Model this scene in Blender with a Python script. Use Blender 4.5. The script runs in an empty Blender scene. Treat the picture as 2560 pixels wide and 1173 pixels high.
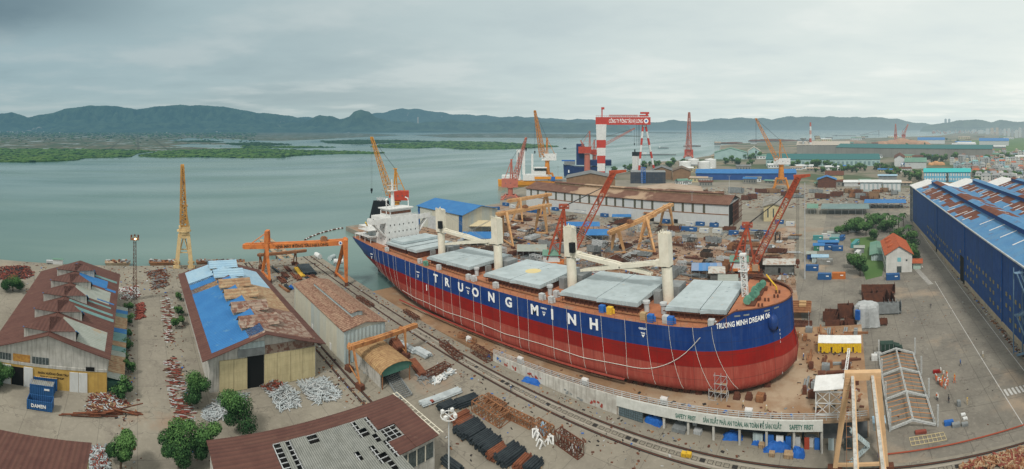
import bpy, math, random
from mathutils import Vector as V, Matrix
from math import sin, cos, tan, pi, sqrt, atan2, hypot, radians
C = bpy.context.scene.collection
SC = bpy.context.scene
RN = random.Random(11)
# ---- survey of the place: the drone hangs H metres above the yard; +X runs up the slipway, +Y across it
H = 70.0; K = 1125.0; HZ = 318.0; PX0 = 2110.0
def az(px): return (px - PX0) / K
def G(px, py, z=0.0):
    a = az(px); r = (H - z) * K / (py - HZ)
    return V((r * sin(a), r * cos(a), z))
def P(px, py, r):            # point seen at px, py at ground range r
    a = az(px); return V((r * sin(a), r * cos(a), H - (py - HZ) / K * r))
def rng(p): return hypot(p[0], p[1])
def zof(p, py): return H - (py - HZ) / K * rng(p)
def pxof(p): return PX0 + K * atan2(p[0], p[1])
WATER = -3.0

# ---- materials -------------------------------------------------------------
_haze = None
def haze_group():  # haze painted into the materials as a glow colour growing with distance
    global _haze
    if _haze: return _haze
    g = bpy.data.node_groups.new('painted_haze', 'ShaderNodeTree'); _haze = g
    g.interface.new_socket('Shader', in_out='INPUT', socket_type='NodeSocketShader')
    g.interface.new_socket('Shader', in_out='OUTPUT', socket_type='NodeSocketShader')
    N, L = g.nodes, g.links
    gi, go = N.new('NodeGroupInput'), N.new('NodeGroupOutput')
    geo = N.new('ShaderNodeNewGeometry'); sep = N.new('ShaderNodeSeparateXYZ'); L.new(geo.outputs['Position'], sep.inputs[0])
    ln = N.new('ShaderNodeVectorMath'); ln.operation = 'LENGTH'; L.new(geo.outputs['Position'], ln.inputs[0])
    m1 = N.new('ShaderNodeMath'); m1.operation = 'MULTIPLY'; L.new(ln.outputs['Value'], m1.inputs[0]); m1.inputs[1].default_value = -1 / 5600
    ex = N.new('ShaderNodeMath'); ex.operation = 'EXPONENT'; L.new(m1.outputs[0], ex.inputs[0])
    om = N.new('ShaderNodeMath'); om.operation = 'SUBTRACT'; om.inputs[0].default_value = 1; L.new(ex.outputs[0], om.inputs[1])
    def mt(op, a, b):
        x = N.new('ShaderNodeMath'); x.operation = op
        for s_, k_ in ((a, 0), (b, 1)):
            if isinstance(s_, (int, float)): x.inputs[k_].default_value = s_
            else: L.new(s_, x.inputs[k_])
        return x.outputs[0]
    zf_ = mt('POWER', 2.718, mt('MULTIPLY', mt('MAXIMUM', sep.outputs['Z'], 0), -1 / 170))      # painted haze mixed in more strongly near the ground
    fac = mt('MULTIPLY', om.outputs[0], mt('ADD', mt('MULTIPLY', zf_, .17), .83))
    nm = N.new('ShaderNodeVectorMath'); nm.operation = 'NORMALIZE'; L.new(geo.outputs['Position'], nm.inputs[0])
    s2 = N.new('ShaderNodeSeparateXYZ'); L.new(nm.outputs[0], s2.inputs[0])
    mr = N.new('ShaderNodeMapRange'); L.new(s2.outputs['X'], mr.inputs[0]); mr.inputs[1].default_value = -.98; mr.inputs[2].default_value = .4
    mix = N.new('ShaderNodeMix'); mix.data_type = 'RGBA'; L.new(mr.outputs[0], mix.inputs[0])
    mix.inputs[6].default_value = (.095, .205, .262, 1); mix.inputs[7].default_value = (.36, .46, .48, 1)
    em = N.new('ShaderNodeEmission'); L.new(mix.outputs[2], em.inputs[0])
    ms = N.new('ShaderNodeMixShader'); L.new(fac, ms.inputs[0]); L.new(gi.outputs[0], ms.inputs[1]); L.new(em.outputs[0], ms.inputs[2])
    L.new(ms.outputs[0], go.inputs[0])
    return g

MATS = {}
def M(name, c, c2=None, scale=.4, lo=.4, hi=.62, c3=None, scale3=.12, lo3=.55, hi3=.66, rough=.8, metal=0.0, stripe=None, bump=.0, bscale=3,
      streak=None, streak_c=None, coords='Object', haze=True, slabs=None, panels=None, sheets=None, grime=True):
    """procedural paint / metal / concrete. stripe=(axis, period, depth) corrugation; streak = strength of vertical runs; sheets=(axis, w, variation)"""
    if name in MATS: return MATS[name]
    m = bpy.data.materials.new(name); m.use_nodes = True; MATS[name] = m
    N, L = m.node_tree.nodes, m.node_tree.links
    for n in list(N): N.remove(n)
    out = N.new('ShaderNodeOutputMaterial'); bs = N.new('ShaderNodeBsdfPrincipled')
    bs.inputs['Roughness'].default_value = rough; bs.inputs['Metallic'].default_value = metal
    bs.inputs['Specular IOR Level'].default_value = .16
    tc = N.new('ShaderNodeTexCoord'); geo = N.new('ShaderNodeNewGeometry')
    src = tc.outputs['Object'] if coords == 'Object' else geo.outputs['Position']
    def rgba(c): return (c[0], c[1], c[2], 1)
    def noise(sc, det=5, vec=None, rough_=.6):
        n = N.new('ShaderNodeTexNoise'); n.inputs['Scale'].default_value = sc; n.inputs['Detail'].default_value = det; n.inputs['Roughness'].default_value = rough_
        L.new(vec or src, n.inputs['Vector']); return n.outputs['Fac']
    def ramp(f, a, b):
        r = N.new('ShaderNodeMapRange'); L.new(f, r.inputs[0]); r.inputs[1].default_value = a; r.inputs[2].default_value = b; return r.outputs[0]
    def mixc(f, a, b):
        x = N.new('ShaderNodeMix'); x.data_type = 'RGBA'
        if isinstance(f, (int, float)): x.inputs[0].default_value = f
        else: L.new(f, x.inputs[0])
        for s, k in ((a, 6), (b, 7)):
            if isinstance(s, tuple): x.inputs[k].default_value = rgba(s)
            else: L.new(s, x.inputs[k])
        return x.outputs[2]
    def math(op, a, b=None):
        x = N.new('ShaderNodeMath'); x.operation = op
        for s, k in ((a, 0), (b, 1)):
            if s is None: continue
            if isinstance(s, (int, float)): x.inputs[k].default_value = s
            else: L.new(s, x.inputs[k])
        return x.outputs[0]
    def scaled(v):
        x = N.new('ShaderNodeVectorMath'); x.operation = 'MULTIPLY'; L.new(src, x.inputs[0]); x.inputs[1].default_value = v; return x.outputs[0]
    col = tuple(c)
    if c2: col = mixc(ramp(noise(scale), lo, hi), tuple(c), tuple(c2))
    if slabs:
        sep = N.new('ShaderNodeSeparateXYZ'); L.new(src, sep.inputs[0]); cb = N.new('ShaderNodeCombineXYZ')
        for k_ in (0, 1): L.new(math('FLOOR', math('DIVIDE', sep.outputs[k_], slabs[k_])), cb.inputs[k_])
        wn = N.new('ShaderNodeTexWhiteNoise'); wn.noise_dimensions = '3D'; L.new(cb.outputs[0], wn.inputs['Vector'])
        col = mixc(math('MULTIPLY', wn.outputs['Value'], .35), col, (.22, .20, .17))
        st = math('MULTIPLY', ramp(noise(.11, 6, None, .7), .56, .72), .6); col = mixc(st, col, (.12, .10, .085))
        col = mixc(math('MULTIPLY', ramp(noise(.9, 6, None, .7), .5, .8), .35), col, (.46, .42, .35))
        col = mixc(math('MULTIPLY', ramp(noise(.45, 8, scaled((1, .25, 1)), .75), .55, .75), .45), col, (.09, .075, .06))
        vo = N.new('ShaderNodeTexVoronoi'); vo.feature = 'DISTANCE_TO_EDGE'; vo.inputs['Scale'].default_value = .09
        nv = N.new('ShaderNodeTexNoise'); nv.inputs['Scale'].default_value = .3; L.new(src, nv.inputs['Vector']); va = N.new('ShaderNodeVectorMath'); va.operation = 'MULTIPLY_ADD'; L.new(nv.outputs['Color'], va.inputs[0]); va.inputs[1].default_value = (9, 9, 0); L.new(src, va.inputs[2]); L.new(va.outputs[0], vo.inputs['Vector'])
        col = mixc(math('MULTIPLY', math('LESS_THAN', vo.outputs['Distance'], .009), .4), col, (.06, .05, .045))
    if sheets:      # roof sheets laid in strips, each weathered its own way
        ax, w, amt, sc2 = sheets
        sep = N.new('ShaderNodeSeparateXYZ'); L.new(src, sep.inputs[0])
        fl = math('FLOOR', math('DIVIDE', sep.outputs[ax], w))
        oth = 'Y' if ax == 'X' else 'X'
        fl2 = math('FLOOR', math('DIVIDE', sep.outputs[oth], w * 6))
        cb = N.new('ShaderNodeCombineXYZ'); L.new(fl, cb.inputs[0]); L.new(fl2, cb.inputs[1])
        wn = N.new('ShaderNodeTexWhiteNoise'); wn.noise_dimensions = '3D'; L.new(cb.outputs[0], wn.inputs['Vector'])
        col = mixc(math('MULTIPLY', ramp(wn.outputs['Value'], .35, 1), amt), col, tuple(sc2))
    if c3: col = mixc(ramp(noise(scale3, 8, None, .65), lo3, hi3), col, tuple(c3))
    if streak:
        n = noise(1.0, 5, scaled((1.7, 1.7, .12)))
        col = mixc(math('MULTIPLY', ramp(n, .48, .75), streak), col, tuple(streak_c or (.08, .05, .03)))
    bumps = []
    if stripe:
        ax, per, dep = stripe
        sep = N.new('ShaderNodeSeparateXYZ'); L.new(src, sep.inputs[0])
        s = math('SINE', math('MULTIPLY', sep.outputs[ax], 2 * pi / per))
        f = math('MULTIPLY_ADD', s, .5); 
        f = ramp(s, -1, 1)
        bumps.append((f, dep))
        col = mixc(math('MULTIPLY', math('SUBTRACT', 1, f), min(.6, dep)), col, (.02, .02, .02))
    if panels:
        ax, per, wd, amt = panels
        sep = N.new('ShaderNodeSeparateXYZ'); L.new(src, sep.inputs[0])
        for a2, p2 in zip(ax, per):
            fr = math('FRACT', math('DIVIDE', sep.outputs[a2], p2))
            ln = math('LESS_THAN', fr, wd / p2)
            col = mixc(math('MULTIPLY', ln, amt), col, (.03, .028, .025))
    if grime:
        g = ramp(noise(.9 if coords == 'Object' else .25, 8, None, .7), .3, .8)
        col = mixc(math('MULTIPLY', g, .28), col, tuple(x * .5 for x in c))
        g2 = ramp(noise(9, 3), .35, .75)
        col = mixc(math('MULTIPLY', g2, .16), col, tuple(min(1, x * 1.5) for x in c))
    if isinstance(col, tuple): bs.inputs['Base Color'].default_value = rgba(col)
    else: L.new(col, bs.inputs['Base Color'])
    if bump or bumps:
        b = N.new('ShaderNodeBump'); b.inputs['Strength'].default_value = .8; b.inputs['Distance'].default_value = .15
        if bumps: L.new(bumps[0][0], b.inputs['Height'])
        else:
            L.new(noise(bscale, 4), b.inputs['Height']); b.inputs['Strength'].default_value = bump
        L.new(b.outputs[0], bs.inputs['Normal'])
    sh = bs.outputs[0]
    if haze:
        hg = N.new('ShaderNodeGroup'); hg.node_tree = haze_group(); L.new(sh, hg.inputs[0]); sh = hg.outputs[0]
    L.new(sh, out.inputs[0])
    return m

# ---- mesh builder ------------------------------------------------------------
class MB:
    def __init__(s): s.v = []; s.f = []; s.m = []; s.mats = []
    def mi(s, mat):
        if mat is None: return 0
        if mat not in s.mats: s.mats.append(mat)
        return s.mats.index(mat)
    def add(s, vs, fs, mat=None):
        o = len(s.v); k = s.mi(mat)
        s.v += [V(v) for v in vs]
        for f in fs: s.f.append([i + o for i in f]); s.m.append(k)
        return s
    def box(s, c, d, mat=None, rz=0.0, rot=None):
        hx, hy, hz = d[0] / 2, d[1] / 2, d[2] / 2
        R = rot or Matrix.Rotation(rz, 3, 'Z'); c = V(c)
        vs = [c + R @ V((x, y, z)) for x in (-hx, hx) for y in (-hy, hy) for z in (-hz, hz)]
        return s.add(vs, [(0, 1, 3, 2), (4, 6, 7, 5), (0, 4, 5, 1), (2, 3, 7, 6), (0, 2, 6, 4), (1, 5, 7, 3)], mat)
    def bb(s, x0, y0, z0, x1, y1, z1, mat=None):
        return s.box(((x0 + x1) / 2, (y0 + y1) / 2, (z0 + z1) / 2), (abs(x1 - x0), abs(y1 - y0), abs(z1 - z0)), mat)
    def beam(s, p, q, w, h=None, mat=None, w2=None, h2=None):
        p, q = V(p), V(q); h = h or w; d = q - p; l = d.length
        if l < 1e-6: return s
        d = d / l; up = V((0, 0, 1)) if abs(d.z) < .97 else V((0, 1, 0))
        sx = d.cross(up).normalized(); sz = sx.cross(d).normalized()
        w2 = w2 or w; h2 = h2 or h
        vs = []
        for c, a, b in ((p, w, h), (q, w2, h2)):
            vs += [c + sx * (a / 2 * i) + sz * (b / 2 * j) for i, j in ((-1, -1), (1, -1), (1, 1), (-1, 1))]
        return s.add(vs, [(0, 1, 2, 3), (7, 6, 5, 4), (0, 4, 5, 1), (1, 5, 6, 2), (2, 6, 7, 3), (3, 7, 4, 0)], mat)
    def tube(s, p, q, r, r2=None, n=8, mat=None, cap=True):
        p, q = V(p), V(q); d = (q - p); l = d.length
        if l < 1e-6: return s
        d /= l; up = V((0, 0, 1)) if abs(d.z) < .97 else V((0, 1, 0))
        a = d.cross(up).normalized(); b = a.cross(d); r2 = r if r2 is None else r2
        vs = [c + (a * cos(2 * pi * i / n) + b * sin(2 * pi * i / n)) * rr for c, rr in ((p, r), (q, r2)) for i in range(n)]
        fs = [(i, (i + 1) % n, n + (i + 1) % n, n + i) for i in range(n)]
        if cap: fs += [tuple(range(n))[::-1], tuple(range(n, 2 * n))]
        return s.add(vs, fs, mat)
    def path(s, pts, r, n=5, mat=None):
        for a, b in zip(pts, pts[1:]): s.tube(a, b, r, n=n, mat=mat)
        return s
    def prism(s, pts, z0, z1, mat=None):
        n = len(pts); g = lambda z, i: z[i] if isinstance(z, (list, tuple)) else z
        vs = [(p[0], p[1], g(z0, i)) for i, p in enumerate(pts)] + [(p[0], p[1], g(z1, i)) for i, p in enumerate(pts)]
        return s.add(vs, [tuple(range(n))[::-1], tuple(range(n, 2 * n))] + [(i, (i + 1) % n, n + (i + 1) % n, n + i) for i in range(n)], mat)
    def quad(s, a, b, c, d, mat=None): return s.add([a, b, c, d], [(0, 1, 2, 3)], mat)
    def slab(s, a, b, c, d, t, mat=None):
        a, b, c, d = map(V, (a, b, c, d)); n = (b - a).cross(d - a).normalized() * t
        return s.add([a, b, c, d, a - n, b - n, c - n, d - n], [(0, 1, 2, 3), (7, 6, 5, 4), (0, 4, 5, 1), (1, 5, 6, 2), (2, 6, 7, 3), (3, 7, 4, 0)], mat)
    def blob(s, c, r, mat=None, seg=8, rings=5, jit=.0, rnd=RN):
        rx, ry, rz = r if isinstance(r, (tuple, list)) else (r, r, r); vs = []; c = V(c)
        for i in range(1, rings):
            t = pi * i / rings
            for j in range(seg):
                a = 2 * pi * j / seg; k = 1 + rnd.uniform(-jit, jit)
                vs.append(c + V((rx * sin(t) * cos(a) * k, ry * sin(t) * sin(a) * k, rz * cos(t) * k)))
        vs += [c + V((0, 0, rz)), c - V((0, 0, rz))]; T, B = len(vs) - 2, len(vs) - 1; fs = []
        for i in range(rings - 2):
            for j in range(seg): fs.append((i * seg + j, (i + 1) * seg + j, (i + 1) * seg + (j + 1) % seg, i * seg + (j + 1) % seg))
        for j in range(seg):
            fs.append((T, j, (j + 1) % seg)); o = (rings - 2) * seg; fs.append((B, o + (j + 1) % seg, o + j))
        return s.add(vs, fs, mat)
    def truss(s, p, q, w, h, n, t=.12, mat=None, w2=None, h2=None, up=None, tri=False, chord=None):
        """open lattice boom from p to q: four chords, lacing on every face"""
        p, q = V(p), V(q); d = (q - p).normalized(); up = V(up) if up else (V((0, 0, 1)) if abs(d.z) < .95 else V((0, 1, 0)))
        sx = d.cross(up).normalized(); sz = sx.cross(d).normalized(); w2 = w2 or w; h2 = h2 or h; rings = []
        cors = ((-1, -1), (1, -1), (1, 1), (-1, 1))
        for k in range(n + 1):
            f = k / n; c = p.lerp(q, f)
            if w2 == 'spindle' or w2 == -1: e = min(1, min(f, 1 - f) * 6 + .25); a, b = w * e, h * e
            else: a, b = w + (w2 - w) * f, h + (h2 - h) * f
            rings.append([c + sx * a / 2 * i + sz * b / 2 * j for i, j in cors])
        ch = chord or t * 1.5
        for i in range(4):
            if w2 == -1:
                for k in range(n): s.beam(rings[k][i], rings[k + 1][i], ch, mat=mat)
            else: s.beam(rings[0][i], rings[n][i], ch, mat=mat)
        for k in range(n + 1):
            for i in range(4):
                j = (i + 1) % 4
                s.beam(rings[k][i], rings[k][j], t, mat=mat)
                if k < n: s.beam(rings[k][i if k % 2 else j], rings[k + 1][j if k % 2 else i], t, mat=mat)
        return s
    def build(s, name, mat=None, parent=None, smooth=False, world=False):
        me = bpy.data.meshes.new(name)
        vs = s.v
        if world and parent is not None:
            inv = ROOTM[parent.name].inverted(); vs = [inv @ v for v in vs]
        me.from_pydata([tuple(v) for v in vs], [], s.f)
        for mt in (s.mats or [mat]): me.materials.append(mt)
        if s.mats and any(s.m): me.polygons.foreach_set('material_index', s.m)
        if smooth: me.polygons.foreach_set('use_smooth', [True] * len(s.f))
        me.update()
        o = bpy.data.objects.new(name, me); C.objects.link(o)
        if parent is not None:
            o.parent = parent; ROOTM[o.name] = ROOTM.get(parent.name, Matrix.Identity(4))
        else: ROOTM[o.name] = Matrix.Identity(4)
        return o
ROOTM = {}
TOPS = []
def tag(o, label=None, cat=None, group=None, kind=None):
    if label: o['label'] = label
    if cat: o['category'] = cat
    if group: o['group'] = group
    if kind: o['kind'] = kind
    TOPS.append(o); return o
def thing(name, label, cat, loc=(0, 0, 0), rz=0.0, group=None, rot=None, kind=None):
    o = bpy.data.objects.new(name, None); C.objects.link(o); o.empty_display_size = .5
    o.location = loc
    if rot is not None: o.rotation_euler = rot.to_euler()
    else: o.rotation_euler = (0, 0, rz)
    mm = (rot.to_4x4() if rot is not None else Matrix.Rotation(rz, 4, 'Z'))
    ROOTM[o.name] = Matrix.Translation(V(loc)) @ mm
    return tag(o, label, cat, group, kind)
def struct(name, mb, mat=None, smooth=False, label=None):
    o = mb.build(name, mat, smooth=smooth); o['kind'] = 'structure'
    if label: o['label'] = label
    return o
def solo(name, mb, label, cat, mat=None, loc=(0, 0, 0), rz=0.0, group=None, smooth=False, kind=None):
    o = mb.build(name, mat, smooth=smooth); o.location = loc; o.rotation_euler = (0, 0, rz)
    return tag(o, label, cat, group, kind)
def kids(o, pool): return [c for c in pool if c.parent == o]
def dup(root, loc, rz=0.0, label=None, group=None, scale=None):
    def cp(o, par):
        c = o.copy(); C.objects.link(c)
        if par is not None: c.parent = par
        for ch in list(o.children): cp(ch, c)
        return c
    r = cp(root, None); r.location = loc; r.rotation_euler = (0, 0, rz)
    if scale: r.scale = scale if isinstance(scale, tuple) else (scale,) * 3
    if label: r['label'] = label
    if group: r['group'] = group
    TOPS.append(r); return r
def textmesh(name, s, size, mat, parent, M4, bold=.0, align='LEFT', depth=.03, sx=1.0):
    bold = min(bold, size * .036)
    cu = bpy.data.curves.new(name, 'FONT'); cu.body = s; cu.size = size; cu.align_x = align; cu.offset = bold; cu.extrude = depth
    cu.resolution_u = 3
    t = bpy.data.objects.new(name + '_curve', cu); C.objects.link(t)
    dg = bpy.context.evaluated_depsgraph_get(); me = bpy.data.meshes.new_from_object(t.evaluated_get(dg))
    bpy.data.objects.remove(t)
    if sx != 1.0: me.transform(Matrix.Diagonal((sx, 1, 1, 1)))
    me.transform(M4); me.materials.clear(); me.materials.append(mat)
    o = bpy.data.objects.new(name, me); C.objects.link(o); o.parent = parent
    return o
# ================= camera, light, sky =================
cd = bpy.data.cameras.new('camera'); cam = bpy.data.objects.new('camera', cd); C.objects.link(cam); SC.camera = cam
cam.location = (0, 0, H); aimx = az(1280)
cam.rotation_euler = (pi / 2, 0, -aimx)
cd.type = 'PANO'; cd.panorama_type = 'CENTRAL_CYLINDRICAL'
cd.central_cylindrical_range_u_min = -1280 / K; cd.central_cylindrical_range_u_max = 1280 / K
cd.central_cylindrical_range_v_min = -(1173 - HZ) / K; cd.central_cylindrical_range_v_max = HZ / K
cd.central_cylindrical_radius = 1.0
cd.clip_start = .1; cd.clip_end = 60000
SC.view_settings.view_transform = 'Standard'; SC.view_settings.look = 'None'; SC.view_settings.exposure = 0; SC.view_settings.gamma = 1
SC.cycles.max_bounces = 4; SC.cycles.diffuse_bounces = 2; SC.cycles.glossy_bounces = 2; SC.cycles.transparent_max_bounces = 4
SC.cycles.use_denoising = True
SUN_EL, SUN_AZ = radians(50), radians(158)      # azimuth from +Y towards +X
w = bpy.data.worlds.new('World'); SC.world = w; w.use_nodes = True
N, L = w.node_tree.nodes, w.node_tree.links
for n in list(N): N.remove(n)
wo = N.new('ShaderNodeOutputWorld'); bg = N.new('ShaderNodeBackground'); bg2 = N.new('ShaderNodeBackground'); add = N.new('ShaderNodeAddShader')
sky = N.new('ShaderNodeTexSky'); sky.sky_type = 'NISHITA'; sky.sun_disc = False; sky.sun_elevation = SUN_EL; sky.sun_rotation = SUN_AZ
L.new(sky.outputs[0], bg.inputs[0]); bg.inputs[1].default_value = .006
tc = N.new('ShaderNodeTexCoord'); sp = N.new('ShaderNodeSeparateXYZ'); L.new(tc.outputs['Generated'], sp.inputs[0])
def wm(op, a, b=None, c=None):
    x = N.new('ShaderNodeMath'); x.operation = op
    for s_, k_ in ((a, 0), (b, 1), (c, 2)):
        if s_ is None: continue
        if isinstance(s_, (int, float)): x.inputs[k_].default_value = s_
        else: L.new(s_, x.inputs[k_])
    return x.outputs[0]
def wr(f, a, b, c=0, d=1):
    r = N.new('ShaderNodeMapRange'); r.interpolation_type = 'SMOOTHSTEP'; L.new(f, r.inputs[0])
    for i_, v_ in enumerate((a, b, c, d)): r.inputs[i_ + 1].default_value = v_
    return r.outputs[0]
def wmix(f, a, b):
    x = N.new('ShaderNodeMix'); x.data_type = 'RGBA'
    if isinstance(f, (int, float)): x.inputs[0].default_value = f
    else: L.new(f, x.inputs[0])
    for s_, k_ in ((a, 6), (b, 7)):
        if isinstance(s_, tuple): x.inputs[k_].default_value = s_ + (1,)
        else: L.new(s_, x.inputs[k_])
    return x.outputs[2]
azn = wm('ARCTAN2', sp.outputs['X'], sp.outputs['Y'])          # azimuth of the sky, 0 = +Y
t = wr(azn, -2.0, .55)                                        # slate over the bay, white towards the town
base = wmix(t, (.31, .425, .455), (.76, .82, .78))
el = sp.outputs['Z']
low = wr(el, 0.0, .10, 1, 0)
base = wmix(wm('MULTIPLY', low, .55), base, wmix(t, (.36, .47, .485), (.66, .76, .75)))
# layered cloud: noise on a flat cloud deck
zz = wm('MAXIMUM', wm('ADD', el, .07), .02)
cb = N.new('ShaderNodeCombineXYZ'); L.new(wm('DIVIDE', sp.outputs['X'], zz), cb.inputs[0]); L.new(wm('DIVIDE', sp.outputs['Y'], zz), cb.inputs[1])
n1 = N.new('ShaderNodeTexNoise'); n1.inputs['Scale'].default_value = .55; n1.inputs['Detail'].default_value = 7; n1.inputs['Roughness'].default_value = .52; L.new(cb.outputs[0], n1.inputs['Vector'])
n2 = N.new('ShaderNodeTexNoise'); n2.inputs['Scale'].default_value = .13; n2.inputs['Detail'].default_value = 4; L.new(cb.outputs[0], n2.inputs['Vector'])
dk = wm('MULTIPLY', wr(n2.outputs['Fac'], .48, .68), wm('SUBTRACT', .42, wm('MULTIPLY', t, .38)))
base = wmix(wm('MULTIPLY', dk, .8), base, (.12, .18, .21))
# the dark bank high over the left end
bank = wm('MULTIPLY', wr(azn, -1.42, -1.9), wr(wm('ADD', el, wm('MULTIPLY', n1.outputs['Fac'], .16)), .25, .33))
base = wmix(wm('MULTIPLY', bank, .85), base, (.115, .18, .215))
base = wmix(wm('MULTIPLY', wr(n1.outputs['Fac'], .48, .66), .6), base, wmix(t, (.44, .52, .53), (.92, .94, .88)))
base = wmix(wm('MULTIPLY', wr(n1.outputs['Fac'], .5, .32), .34), base, wmix(t, (.20, .29, .32), (.56, .65, .68)))
base = wmix(wm('MULTIPLY', wr(el, .33, .75), .9), base, (.95, .92, .85))   # the bright overcast zenith
L.new(base, bg2.inputs[0]); bg2.inputs[1].default_value = 1.0
L.new(bg.outputs[0], add.inputs[0]); L.new(bg2.outputs[0], add.inputs[1]); L.new(add.outputs[0], wo.inputs[0])
sl = bpy.data.lights.new('sun', 'SUN'); so = bpy.data.objects.new('sun', sl); C.objects.link(so)
sl.energy = 2.3; sl.angle = radians(9); sl.color = (1, .95, .88)
sd = V((sin(SUN_AZ) * cos(SUN_EL), cos(SUN_AZ) * cos(SUN_EL), sin(SUN_EL)))
so.rotation_euler = sd.to_track_quat('Z', 'Y').to_euler()

# ================= water =================
def water_mat():
    m = bpy.data.materials.new('bay_water'); m.use_nodes = True; N, L = m.node_tree.nodes, m.node_tree.links
    bs = N['Principled BSDF']; out = N['Material Output']
    geo = N.new('ShaderNodeNewGeometry')
    def noise(sc, det, v):
        mp = N.new('ShaderNodeVectorMath'); mp.operation = 'MULTIPLY'; mp.inputs[1].default_value = v; L.new(geo.outputs['Position'], mp.inputs[0])
        n = N.new('ShaderNodeTexNoise'); n.inputs['Scale'].default_value = sc; n.inputs['Detail'].default_value = det; L.new(mp.outputs[0], n.inputs['Vector']); return n.outputs['Fac']
    mx = N.new('ShaderNodeMix'); mx.data_type = 'RGBA'; vr = N.new('ShaderNodeMapRange'); L.new(noise(.009, 6, (1, .22, 1)), vr.inputs[0]); vr.inputs[1].default_value = .36; vr.inputs[2].default_value = .66; L.new(vr.outputs[0], mx.inputs[0])
    mx.inputs[6].default_value = (.075, .15, .138, 1); mx.inputs[7].default_value = (.16, .235, .21, 1); L.new(mx.outputs[2], bs.inputs['Base Color'])
    bs.inputs['IOR'].default_value = 1.33
    rr = N.new('ShaderNodeMapRange'); L.new(noise(.01, 5, (1, .3, 1)), rr.inputs[0]); rr.inputs[1].default_value = .35; rr.inputs[2].default_value = .65; rr.inputs[3].default_value = .06; rr.inputs[4].default_value = .34
    L.new(rr.outputs[0], bs.inputs['Roughness'])
    b = N.new('ShaderNodeBump'); b.inputs['Strength'].default_value = .18; b.inputs['Distance'].default_value = .5; L.new(noise(.55, 4, (1, .6, 1)), b.inputs['Height']); L.new(b.outputs[0], bs.inputs['Normal'])
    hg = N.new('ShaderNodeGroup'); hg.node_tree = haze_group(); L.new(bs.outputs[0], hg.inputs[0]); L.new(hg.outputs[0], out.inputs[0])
    return m
mb = MB(); mb.quad((-30000, -30000, WATER), (30000, -30000, WATER), (30000, 30000, WATER), (-30000, 30000, WATER))
struct('water', mb, water_mat())

# ================= the yard ground =================
CONC = M('yard_concrete', (.285, .262, .208), (.18, .163, .13), scale=.05, lo=.35, hi=.7, c3=(.28, .17, .105), scale3=.022, lo3=.6, hi3=.74,
         rough=.9, coords='World', panels=(('X', 'Y'), (13.5, 9.0), .16, .38), slabs=(13.5, 9.0))
RUSTY = M('rusty_yard', (.33, .215, .135), (.19, .105, .06), scale=.08, lo=.38, hi=.62, c3=(.34, .30, .25), scale3=.045, lo3=.5, hi3=.6, rough=.95, coords='World', slabs=(9, 7))
coast = [(1250, 508), (1252, 484), (1330, 462), (1400, 447), (1440, 440), (1560, 432), (1625, 405), (1700, 401), (1775, 389), (1800, 374), (1800, 364), (1870, 357), (2000, 352), (2150, 346),
         (2350, 339), (2400, 331)]
pts = [(-227, -260), (-227, 96), (-150, 96), (-150, 142), (-200, 142), (-284, 142), (-291, 234)] + [tuple(G(x, y)[:2]) for x, y in coast]
pts += [(1900, 5200), (4200, 7600), (9000, 9000), (9000, -260)]
SLOPE = .0600
def slipz(x): return max(-9, min(7.4 + SLOPE * x, 7.4))
# ground sheet with the slipway cut out of it
mb = MB()
A = [(-227, -260), (-227, 96), (-5, 96), (-5, -260)]
mb.prism([(-5, -260), (-5, 96), (-227, 96), (-227, -260)][::-1], -6, 0)
struct('ground', mb, CONC)
APR = M('grey_apron', (.215, .20, .165), (.14, .13, .11), scale=.09, lo=.38, hi=.62, c3=(.36, .28, .2), scale3=.03, lo3=.55, hi3=.68, rough=.8, coords='World', panels=(('X', 'Y'), (9.2, 12.0), .16, .5), slabs=(9.2, 12.0))
mb = MB(); mb.add([(x, y, .003) for x, y in ((6, 93), (53, 93), (51, 200), (46, 380), (20, 470), (-14, 470), (-14, 300), (-22, 240), (-20, 146), (6, 146))], [tuple(range(10))]); struct('apron', mb, APR)
mb = MB(); pr = [(-5, 142)] + [p for p in pts[4:]] + [(-5, -260)]
mb.prism([p for p in pr][::-1], -6, -.006)
g2 = mb.build('ground', CONC); g2['kind'] = 'structure'
# ================= slipway =================
SLIPM = M('slip_rust', (.33, .21, .12), (.20, .115, .065), scale=.12, lo=.38, hi=.62, c3=(.42, .33, .23), scale3=.06, lo3=.5, hi3=.62, rough=.95, coords='World')
WHITEW = M('chalk_wall', (.56, .55, .50), (.36, .34, .30), scale=.35, c3=(.38, .12, .10), scale3=.35, lo3=.68, hi3=.72, rough=.85, streak=.8, streak_c=(.15, .13, .10))
mb = MB()
xs = [-200, -160, -123, -84, -53, -20, 5.5]
zt = lambda x: 7.4 + SLOPE * x
for a, b in zip(xs, xs[1:]):
    y0_ = 96 if b <= -53 else 101.5
    mb.prism([(a, y0_), (b, y0_), (b, 142), (a, 142)], -9 if a > -170 else -16, [zt(a), zt(b), zt(b), zt(a)])
    if y0_ > 96: mb.prism([(a, 96.2), (b, 96.2), (b, 101.5), (a, 101.5)], [zt(a) - .6, zt(b) - .6, zt(b) - .6, zt(a) - .6], [zt(a), zt(b), zt(b), zt(a)])
o = struct('slipway', mb, SLIPM)
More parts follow.
